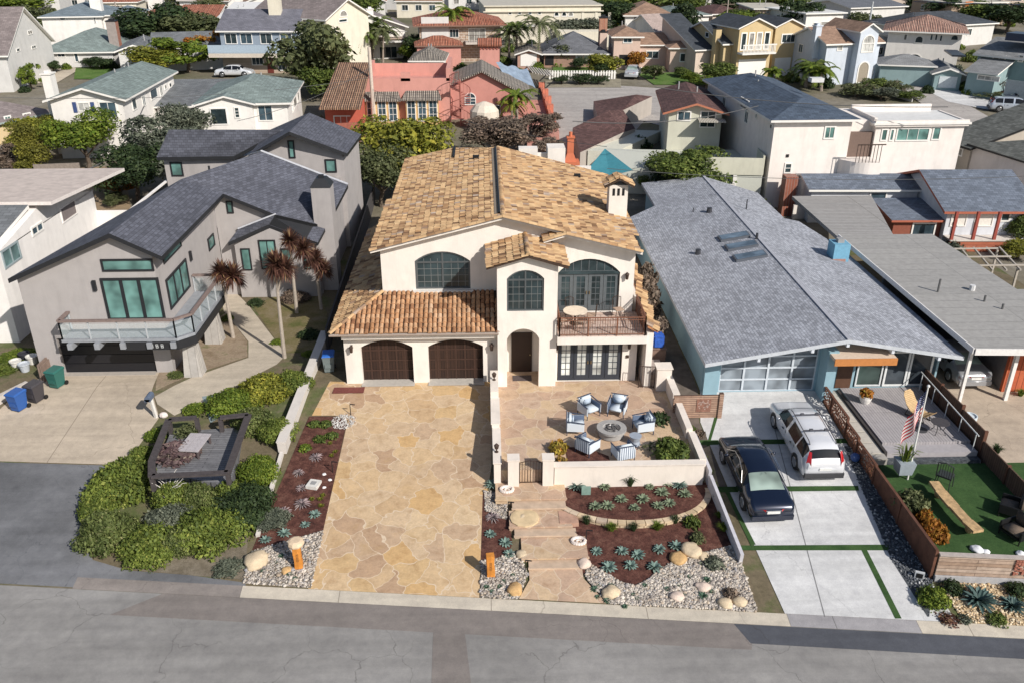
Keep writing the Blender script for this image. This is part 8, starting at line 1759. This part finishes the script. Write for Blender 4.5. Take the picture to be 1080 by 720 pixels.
# traffic cones / orange pots beside the big white house
for k, (px, py) in enumerate(((820,192),(824,190),(827,192))):
    mb = MB(); mb.box(-.35,-.35,0,.35,.35,.05); mb.lathe([(.28,.05),(.06,1.1)], (0,0,0), 12); mb.lathe([(.20,.38),(.15,.6)], (0,0,0), 12, 1); solo(mb, 'traffic_cone', [plain((.62,.17,.06),.6), plain((.7,.6,.55),.6)], tuple(G(px, py)), 'orange traffic cone below the big white house, '+['left of three','hindmost of three','right of three'][k], 'cone', 'three traffic cones')

# poles and wires
def pole(px0, py0, py1, r_, label, mat=None, arms=True, z=None, lean=0):
    g = G(px0, py0); t = onY(px0+(px0-540)*.0, py1, g.y); hh_ = min(t.z, 20.5)-g.z; r = root('utility_pole', tuple(g), label, 'pole', 'utility poles'); mb = MB(); mb.cyl((0,0,-.2),(lean,0,hh_),r_,r_*.75,n=10); mb.build('post', mat or plain((.34,.29,.25),.9,.15), r, world=False)
    if arms: mb = MB(); mb.box(-1.1,-.07,hh_-.8,1.1,.07,hh_-.65); [mb.cyl((x,0,hh_-.65),(x,0,hh_-.45),.05,n=6) for x in (-1,-.4,.4,1)]; mb.build('cross_arm', BARK, r, world=False)
    return g + Vector((lean,0,hh_))
pa = pole(395,135,50,.22,'pale wooden utility pole in front of the pink villa', plain((.55,.47,.40),.9,.12), False)
pb = pole(336,60,3,.16,'dark thin pole behind the flat tan building'); pc_ = pole(128,40,2,.16,'wooden utility pole right of the large white house'); pd = pole(764,42,0,.14,'dark pole rising behind the yellow house'); pe = pole(914,42,2,.18,'pale steel lamp post behind the pale blue house', plain((.5,.52,.53),.5), False); pf_ = pole(474,62,19,.001,'x') if False else None
def wire(a, b, sag, label, r_=.02):
    mb = MB(); pts = [a+(b-a)*t+Vector((0,0,-sag*4*t*(1-t))) for t in [i/14 for i in range(15)]]; mb.tube(pts, r_, 4); solo(mb, 'power_cable', plain((.10,.10,.10),.6), (0,0,0), label, 'cable', 'overhead cables')
wire(pa-Vector((0,0,3)), P(0,103,9), .8, 'overhead cable from the pale pole to the far left edge'); wire(pa-Vector((0,0,4.2)), P(640,155,6), .8, 'overhead cable crossing behind the villa roof towards the shade sail'); wire(P(604,128,9), P(800,112,9), .6, 'overhead cable across the brown roofed house', .03); wire(P(690,92,9.5), P(1000,113,9), .5, 'pale overhead cable across the navy roof', .03); wire(P(640,178,5.5), P(1085,186,6), .5, 'overhead cable running behind the blue house to the right edge'); wire(P(95,178,4.5), P(152,112,6.5), .9, 'thick pale cable sagging over the dark trees at left', .06); wire(pa-Vector((0,0,2)), P(250,128,8), .6, 'overhead cable between the pale pole and the white gabled house')

# ================================================================== TREES BEHIND
TR = [ # px,py of crown centre, centre height, radius, height, material, kind, label
 (432,160,3.8,4.5,7.2,L_YEL,'round','broad yellow green tree behind the left end of the villa roof'),
 (400,178,3.2,3.2,5.0,L_OLIVE,'round','olive tree in the gap between grey house and villa'),
 (520,142,3.0,3.8,4.0,L_BROWN,'round','bare brown bushy tree behind the villa ridge'),(560,135,2.6,3.0,3.2,L_BROWN,'loose','bare brown tree below the pink terrace'),(575,165,2.0,1.8,3.6,L_BROWN,'loose','thin bare shrub tree left of the terracotta chimney'),
 (178,158,3.6,3.9,6.2,L_GREY,'round','large grey green tree in front of the white two-storey house'),(140,178,2.8,3.2,5.0,L_DARK,'round','dark tree in the shaded yard left of the grey house roof'),(200,130,3.6,2.7,4.2,L_GREY,'round','grey green treetop right of the white two-storey house'),
 (86,142,3.3,3.4,4.8,L_LIME,'round','round orange tree with a pale forked trunk left of the large grey tree'),(35,140,2.6,2.6,3.6,L_YEL,'round','yellow flowering tree beside the cream house'),(33,165,2.2,2.0,4.4,leafmat('gold green leaves',(.10,.10,.012),(.22,.21,.04)),'tall','gold green upright bush below the yellow flowering tree'),(8,168,1.4,2.4,2.4,L_BROWN,'loose','bare pinkish bush at the left edge'),
 (333,58,4.5,5.4,9.0,L_OLIVE,'round','tall feathery olive tree between balcony house and white deck house'),(343,85,2.0,3.0,4.0,L_MID,'round','green bush at the foot of the feathery tree'),
 (160,61,2.4,4.2,3.6,L_YEL,'round','bright yellow green tree in front of the low grey house'),(196,55,2.6,4.4,4.4,L_LIME,'loose','loose bright tree with reddish stems left of the balcony house'),(222,50,2.6,3.0,4.4,L_ORANGE,'loose','reddish sparse tree at the corner of the balcony house'),
 (37,20,3.2,4.2,5.0,L_OLIVE,'round','dark olive tree beside the barn-like house'),(55,26,2.2,3.6,3.4,L_OLIVE,'round','olive bush right of the dark olive tree'),(20,5,3,7,4,L_LIME,'round','green treetop in the top left corner'),
 (150,28,3.6,6.0,5.6,L_DARK,'round','dark hedge tree left part of the long hedge'),(178,24,4.0,6.0,6.5,L_DARK,'round','dark hedge tree in the middle of the long hedge'),(205,30,3.6,6.0,5.6,L_OLIVE,'round','dark hedge tree right part of the long hedge'),(168,36,2.4,3.6,4.0,L_GREY,'round','pale bush in front of the long hedge'),
 (55,70,.8,1.5,1.6,L_DARK,'round','small dark bush by the white bungalow windows'),(94,66,.8,1.6,1.4,L_DARK,'round','dark bush at the bungalow corner'),(108,66,.9,2.0,1.6,L_DARK,'round','wider dark bush right of the bungalow door'),(30,80,1.6,1.4,3.2,L_LIME,'loose','small light tree beside the paved yard'),
 (440,50,2.0,2.2,4.0,L_DARK,'round','dark tree left of the stone villa'),(430,55,1.2,2.0,2.6,L_LIME,'round','light bush beside the white deck house'),
 (603,30,2.2,3.4,3.6,L_GREY,'round','grey green olive tree left below the arched windows'),(628,29,2.2,3.8,3.8,L_GREY,'round','grey green olive tree right below the arched windows'),(580,24,2.4,2.0,4,L_GREY,'round','grey olive tree behind the palms'),
 (645,17,3.6,4.0,5.4,L_DARK,'hedgeball','dark clipped tree at the top left of the tan roof'),(664,19,3.6,5.0,5.8,L_DARK,'hedgeball','large dark clipped tree above the peach tower'),(657,25,2.6,4.2,3.6,L_YEL,'hedgeball','yellow green clipped tree above the peach tower'),
 (640,4,4,7,5,L_MID,'round','green trees at the top edge above the arcade building'),(668,2,4,7,5,L_MID,'round','green trees at the top edge left of centre right'),
 (722,34,3.2,3.8,6.2,L_DARK,'tall','tall dark tree beside the little taupe house'),(716,28,3.0,3.2,5.6,L_MID,'tall','green tree left of the tall dark tree'),(735,44,2.0,2.6,4.0,L_DARK,'round','shadowy bush left of the yellow house'),(700,48,1.6,3.0,3.0,L_OLIVE,'round','olive bush behind the peach roof'),
 (782,22,2.4,4.0,3.8,L_LIME,'round','yellow green hedge tree left above the yellow house'),(800,21,2.4,4.2,3.8,L_MID,'round','green hedge tree above the yellow house'),(770,20,2.4,3.2,3.8,L_MID,'round','green hedge tree by the dark pole'),
 (843,17,3.8,3.6,5.8,L_DARK,'round','dark round tree at the top right between flat houses'),(915,24,2.2,3.6,3.8,L_OLIVE,'round','olive bush at the lamp post'),
 (594,57,1.5,2.8,3.0,L_OLIVE,'round','rounded olive bush in front of the grey roof bungalow'),(612,66,1.0,1.6,1.4,L_DARK,'round','low dark bush under the bungalow windows'),(640,68,1.6,2.6,3.0,L_YEL,'round','yellow green clipped bush by the concrete drive'),(632,70,1.4,2.0,2.4,L_DARK,'round','dark bush left of the yellow clipped bush'),(672,63,1.4,1.4,2.6,L_ORANGE,'round','orange leaved small tree by the peach tower porch'),
 (611,83,.7,1.7,1.3,L_DARK,'round','dark mound at the picket fence'),(592,84,.6,1.3,1.0,L_DARK,'round','smaller dark mound left at the picket fence'),(631,84,.6,1.5,1.0,L_DARK,'round','dark mound right at the picket fence'),
 (690,76,1.0,1.6,2.0,L_OLIVE,'loose','thin small tree on the peach house lawn'),(729,82,.9,1.6,1.6,L_LIME,'round','bright bush on the lawn left of the yellow house'),(745,86,.8,1.8,1.4,L_LIME,'round','bright low bush at the end of the lawn'),(755,76,1.4,2.8,2.4,L_MID,'round','green bushes below the yellow house wall'),(720,76,.7,1.5,1.2,L_MID,'round','small green bush at the peach house wall'),
 (728,180,2.6,3.8,4.6,L_MID,'round','round green tree behind the ridge of the blue house'),(706,192,1.6,1.8,2.8,L_DARK,'round','dark shrub by the satellite dish'),(681,192,.9,1.2,1.6,L_LIME,'round','small lime bush right of the villa chimney'),
 (793,186,.9,2.0,1.2,L_LIME,'round','bright grassy bush behind the blue house ridge'),(812,196,.8,1.6,1.0,L_MID,'round','low green bush by the traffic cones'),
 (883,178,2.0,1.2,1.8,L_DARK,'round','small dark tree left of the red trim house'),
 (905,95,.8,2.2,1.8,L_OLIVE,'round','scrubby garden bush nearest the pale blue house'),(918,90,.8,2.0,1.8,L_MID,'round','green garden bush right of the pale blue house'),(930,98,.8,2.2,1.6,L_GREY,'round','grey green garden bush behind the curved balcony'),(942,92,.8,2.0,1.6,L_OLIVE,'round','scrubby garden bush below the wooden fence'),(958,100,.6,1.8,1.2,L_MID,'round','low scrub at the end of the curved wall'),
 (1030,12,2.6,4.5,4.0,L_MID,'hedgeball','bright green hedge bush left in the hedge at the top right'),(1048,14,2.6,5.0,4.0,L_MID,'hedgeball','bright green hedge bush in the middle of the top right hedge'),(1066,16,3.0,5.4,4.6,L_DARK,'hedgeball','dark hedge bush at the top right edge'),(1012,12,2.2,3.4,3.4,L_LIME,'hedgeball','yellow green hedge bush left end of the top right hedge'),
 (1045,98,.4,3.0,.8,L_OLIVE,'round','low planting strip in front of the teal house'),(1065,98,.4,3.0,.8,L_RED,'round','reddish planting strip at the right edge'),
 (1078,238,1.6,1.8,3.4,L_MID,'round','green tree at the right edge below the red trim house'),(1076,262,.8,1.4,1.6,L_YEL,'round','yellow leaved bush at the right edge'),
 (125,195,1.2,1.6,2.0,L_ORANGE,'loose','orange flowering shrub in the sunny back yard'),(110,192,1.0,1.2,1.6,L_LIME,'round','lime shrub in the sunny back yard'),(120,210,.6,1.0,1.2,L_OLIVE,'round','small olive shrub in the sunny back yard'),
 (388,8,3,4,5,L_MID,'round','green tree at the top behind the arched gable house'),(350,4,3,4,5,L_MID,'round','small green treetop at the top left of the arched gable house'),(1000,8,3,4,4,L_DARK,'round','dark tree behind the rose tile roof'),(835,3,3,5,4,L_MID,'round','green treetop at the top edge right of the pink tan house'),(770,3,3,5,4,L_DARK,'round','dark treetop at the top edge above the brown cottage'),(720,2,3,6,4,L_MID,'round','green treetop at the top edge above the pale green cottage'),
]
for k, (px, py, ch, rd_, hg, m_, kd, l) in enumerate(TR):
    near = px and py > 120
    if kd == 'hedgeball': kd = 'round'
    nm = 'tree' if hg > 3 else 'shrub'
    tree(px, py, ch, rd_, hg, m_, l, kd, 15000 if near else 5000, .036 if near else .058, k % 3, nm, 'tree' if hg > 3 else 'shrub', 'trees among the houses' if hg > 3 else 'shrubs among the houses')
# corner planting, side windows and roof pipes of the houses behind
for k, s_ in enumerate(HS):
    nm = s_.rt.name.split('.')[0].replace('_', ' '); a = s_.rt.rotation_euler.z; L = s_.rt.location
    for q, (u, v) in enumerate(((R.uniform(-1,.6), -R.uniform(1.0,1.8)), (s_.w+R.uniform(-.6,1), -R.uniform(1.0,1.8)), (s_.w+2.2, s_.dp*R.uniform(.4,.8)), (-2.2, s_.dp*R.uniform(.4,.9)))):
        x = L.x+u*cos(a)-v*sin(a); y = L.y+u*sin(a)+v*cos(a); rd_ = R.uniform(.7,1.3) if q < 2 else R.uniform(1.0,1.7)
        if k in (0, 1, 2) and q != 2: continue
        shrub(0,0, rd_, rd_*R.uniform(.9,1.4), R.choice((L_DARK,L_MID,L_OLIVE,L_LIME,L_GREY)), ['low shrub at the front left corner of the ','low shrub at the front right corner of the ','bush along the right side of the ','bush along the left side of the '][q]+nm, 'mound', 1300, .09, R.randrange(3), group='garden shrubs of the houses behind', at=(x, y))
    for f, ok in ((s_.Rt, s_.w > 0), (s_.Lf, True)):
        for u in (.35, .7): window(s_.rt, f, s_.dp*u-.5, s_.dp*u+.5, s_.h-1.9, s_.h-.8, nx=2, t=.09)
    for q in range(2):
        mb = MB(); x, y = s_.w*R.uniform(.3,.7), s_.dp*R.uniform(.55,.8); mb.cyl((x,y,s_.h-.1),(x,y,s_.h+R.uniform(.9,1.5)),.07,n=6); mb.build('vent_pipe', plain((.35,.35,.35),.5), s_.rt, world=False)
# palms
def frond(mb, base, a, L, droop, wd, rng, n=9, lift=1.0, leafl=.5):
    d = Vector((cos(a), sin(a), 0)); pts = []
    for i in range(n+1):
        t = i/n; pts.append(Vector(base)+d*(L*t*(1-.15*t))+Vector((0,0,L*(lift*t-droop*t*t))))
    for i in range(n):
        p, q = pts[i], pts[i+1]; dd = (q-p).normalized(); s = dd.cross(Vector((0,0,1))).normalized()
        for sd in (-1,1):
            for h_ in (.25,.75):
                c = p*(1-h_)+q*h_; ll = leafl*(1-.55*(i/n))*rng.uniform(.85,1.1); e = c+s*sd*ll*.8+dd*ll*.55+Vector((0,0,-.35*ll)); w_ = dd*wd
                mb.add([c-w_, c+w_, e], [(0,1,2)])
        mb.add([p-s*.03, p+s*.03, q+s*.025, q-s*.025], [(0,1,2,3)])
def palm(px, py, topy, L, label, mat=L_MID, n=22, tr=.16, seed=1, name='palm_tree', topx=None, droop=.85, leafl=.75):
    g = G(px, py); t = onY(px if topx is None else topx, topy, g.y); H = max(1.2, t.z-g.z); dx = t.x-g.x; r = root(name, tuple(g), label, 'palm tree', 'palms among the houses'); rng = random.Random(seed)
    mb = MB(); mb.tube([(0,0,-.2),(dx*.4,0,H*.4),(dx*.8,0,H*.75),(dx,0,H)], tr*1.2, 8, r1=tr*.8); mb.build('trunk', plain((.28,.23,.19),.9,.2,6), r, world=False)
    mb = MB()
    for k in range(n): frond(mb, (dx,0,H), 2*pi*k/n*2.4+rng.uniform(-.2,.2), L*rng.uniform(.85,1.1), droop*rng.uniform(.7,1.2), .11, rng, lift=rng.uniform(.2,1.0), leafl=leafl)
    mb.build('fronds', mat, r, world=False)
palm(478,62,14,3.6,'fan topped palm with a tall thin trunk in front of the stone villa',L_LIME,26,.12,1)
palm(393,64,28,3.8,'dark palm in front of the white deck house',L_MID,24,.16,2); palm(384,66,36,3.2,'shorter palm left in front of the white deck house',L_MID,20,.16,3); palm(404,66,34,3.0,'palm right in front of the white deck house',L_OLIVE,20,.14,4)
palm(537,66,36,3.6,'feathery palm right of the pink tower',L_OLIVE,24,.16,5); palm(545,66,30,3.2,'taller feathery palm right of the pink tower',L_MID,22,.14,6); palm(569,70,26,4.2,'tall palm in front of the small garage',L_OLIVE,26,.14,7)
palm(545,132,102,2.6,'drooping palm against the right wing of the pink villa',L_LIME,24,.16,8,leafl=.45); palm(540,134,112,2.0,'small palm in front of the pink villa right wing',L_YEL,18,.12,9,leafl=.4)
palm(858,92,70,3.0,'dense palm left of the pale blue house',L_MID,24,.2,10); palm(866,96,76,2.8,'banana-like palm right in the clump by the pale blue house',L_LIME,16,.2,11,leafl=.9); palm(850,92,74,2.6,'low palm left in the clump by the pale blue house',L_DARK,20,.2,12)
palm(815,88,76,1.8,'small palm in front of the yellow house gable',L_LIME,16,.12,13); palm(883,205,176,1.5,'dark palm left of the red trim house',L_DARK,20,.2,14,leafl=.4); palm(1080,90,70,2.0,'small palm at the right edge by the teal house',L_MID,16,.12,15)
c = P(712,183,2.4); mb = MB(); mb.lathe([(.05,0),(.4,.08),(.55,.2)], (0,0,0), 14); mb.cyl((0,0,-1.6),(0,0,0),.03,n=6); solo(mb, 'satellite_dish', plain((.6,.6,.6),.6), tuple(c), 'white satellite dish in the dark yard behind the blue house', 'dish')
# further rows so that the town goes on to the top of the frame
taken = [o.location.copy() for o in list(COL.objects) if not o.parent and o.get('category') in ('house','building')]
cnt = 0; rf_ = [sh_g2,sh_taupe,sh_navy,b_red,sh_tan]; wl_ = [wst2,tan_,palegrey,creamb]; nm_ = ['white','tan','pale grey','cream']; rn_ = ['grey','taupe','navy','red tile','tan']
ORD = 'first second third fourth fifth sixth seventh eighth ninth tenth eleventh twelfth thirteenth fourteenth fifteenth sixteenth seventeenth eighteenth nineteenth twentieth twenty-first twenty-second twenty-third'.split()
POSN = ['far left','left','left of centre','centre','right of centre','right','far right']; per = {}
for row, (y0, st) in enumerate(((186,15.5),(204,16),(221,15),(240,17),(262,17))):
    for k in range(-11, 12):
        x = k*st+(row%2)*7+R.uniform(-2,2); y = y0+R.uniform(-3,3); z = T(x, y)
        if abs(x) > y*.68 or any(hypot(t.x+4-x, t.y+5-y) < 13.5 for t in taken): continue
        w_ = R.uniform(8,12); hgt_ = R.choice((3.1,5.6,3.3)); a_, b_ = R.randrange(4), R.randrange(5); zone = POSN[min(6, int((x/y+.68)/1.36*7))]
        r = root('distant_house', (x,y,z), None, 'house', 'distant houses', R.uniform(-.25,.25)); kd = R.choice(('gable_x','hip','gable_y'))
        per[row] = per.get(row, 0)+1; od = ORD[per[row]-1]; rw_ = ['first','second','third','fourth','last'][row]
        l = '%s %s house with %s %s roof, %s from left, %s distant row' % (nm_[a_], 'two-storey' if hgt_ > 5 else 'single-storey', rn_[b_], {'gable_x':'gable','hip':'hip','gable_y':'gabled'}[kd], od, rw_); r['label'] = l
        mb = MB(); gen_walls(mb, kd, w_, 9, hgt_); fixn(mb.build('wall', wl_[a_], r, world=False)); roof_mesh(gen_roof(kd, w_, 9, hgt_), .18, 'roof', [rf_[b_], WHITE], r); ff = Face(r, (0,0), (1,0), (0,-1))
        for q in range(3): window(r, ff, 1+q*w_/3.2, 2.4+q*w_/3.2, hgt_-2, hgt_-.8, nx=2, t=.12)
        if R.random() < .7: tree(0,0, 2.6, R.uniform(2.2,3.6), R.uniform(3.5,5.5), R.choice((L_DARK,L_MID,L_OLIVE)), 'garden tree beside the %s house from left in the %s distant row' % (od, rw_), 'round', 5000, .058, R.randrange(3), at=(x-6.5+R.uniform(-1,1), y-3))
for l, ns in LABELS.items():
    if len(ns) > 1: print('DUPLICATE LABEL', l, ns)
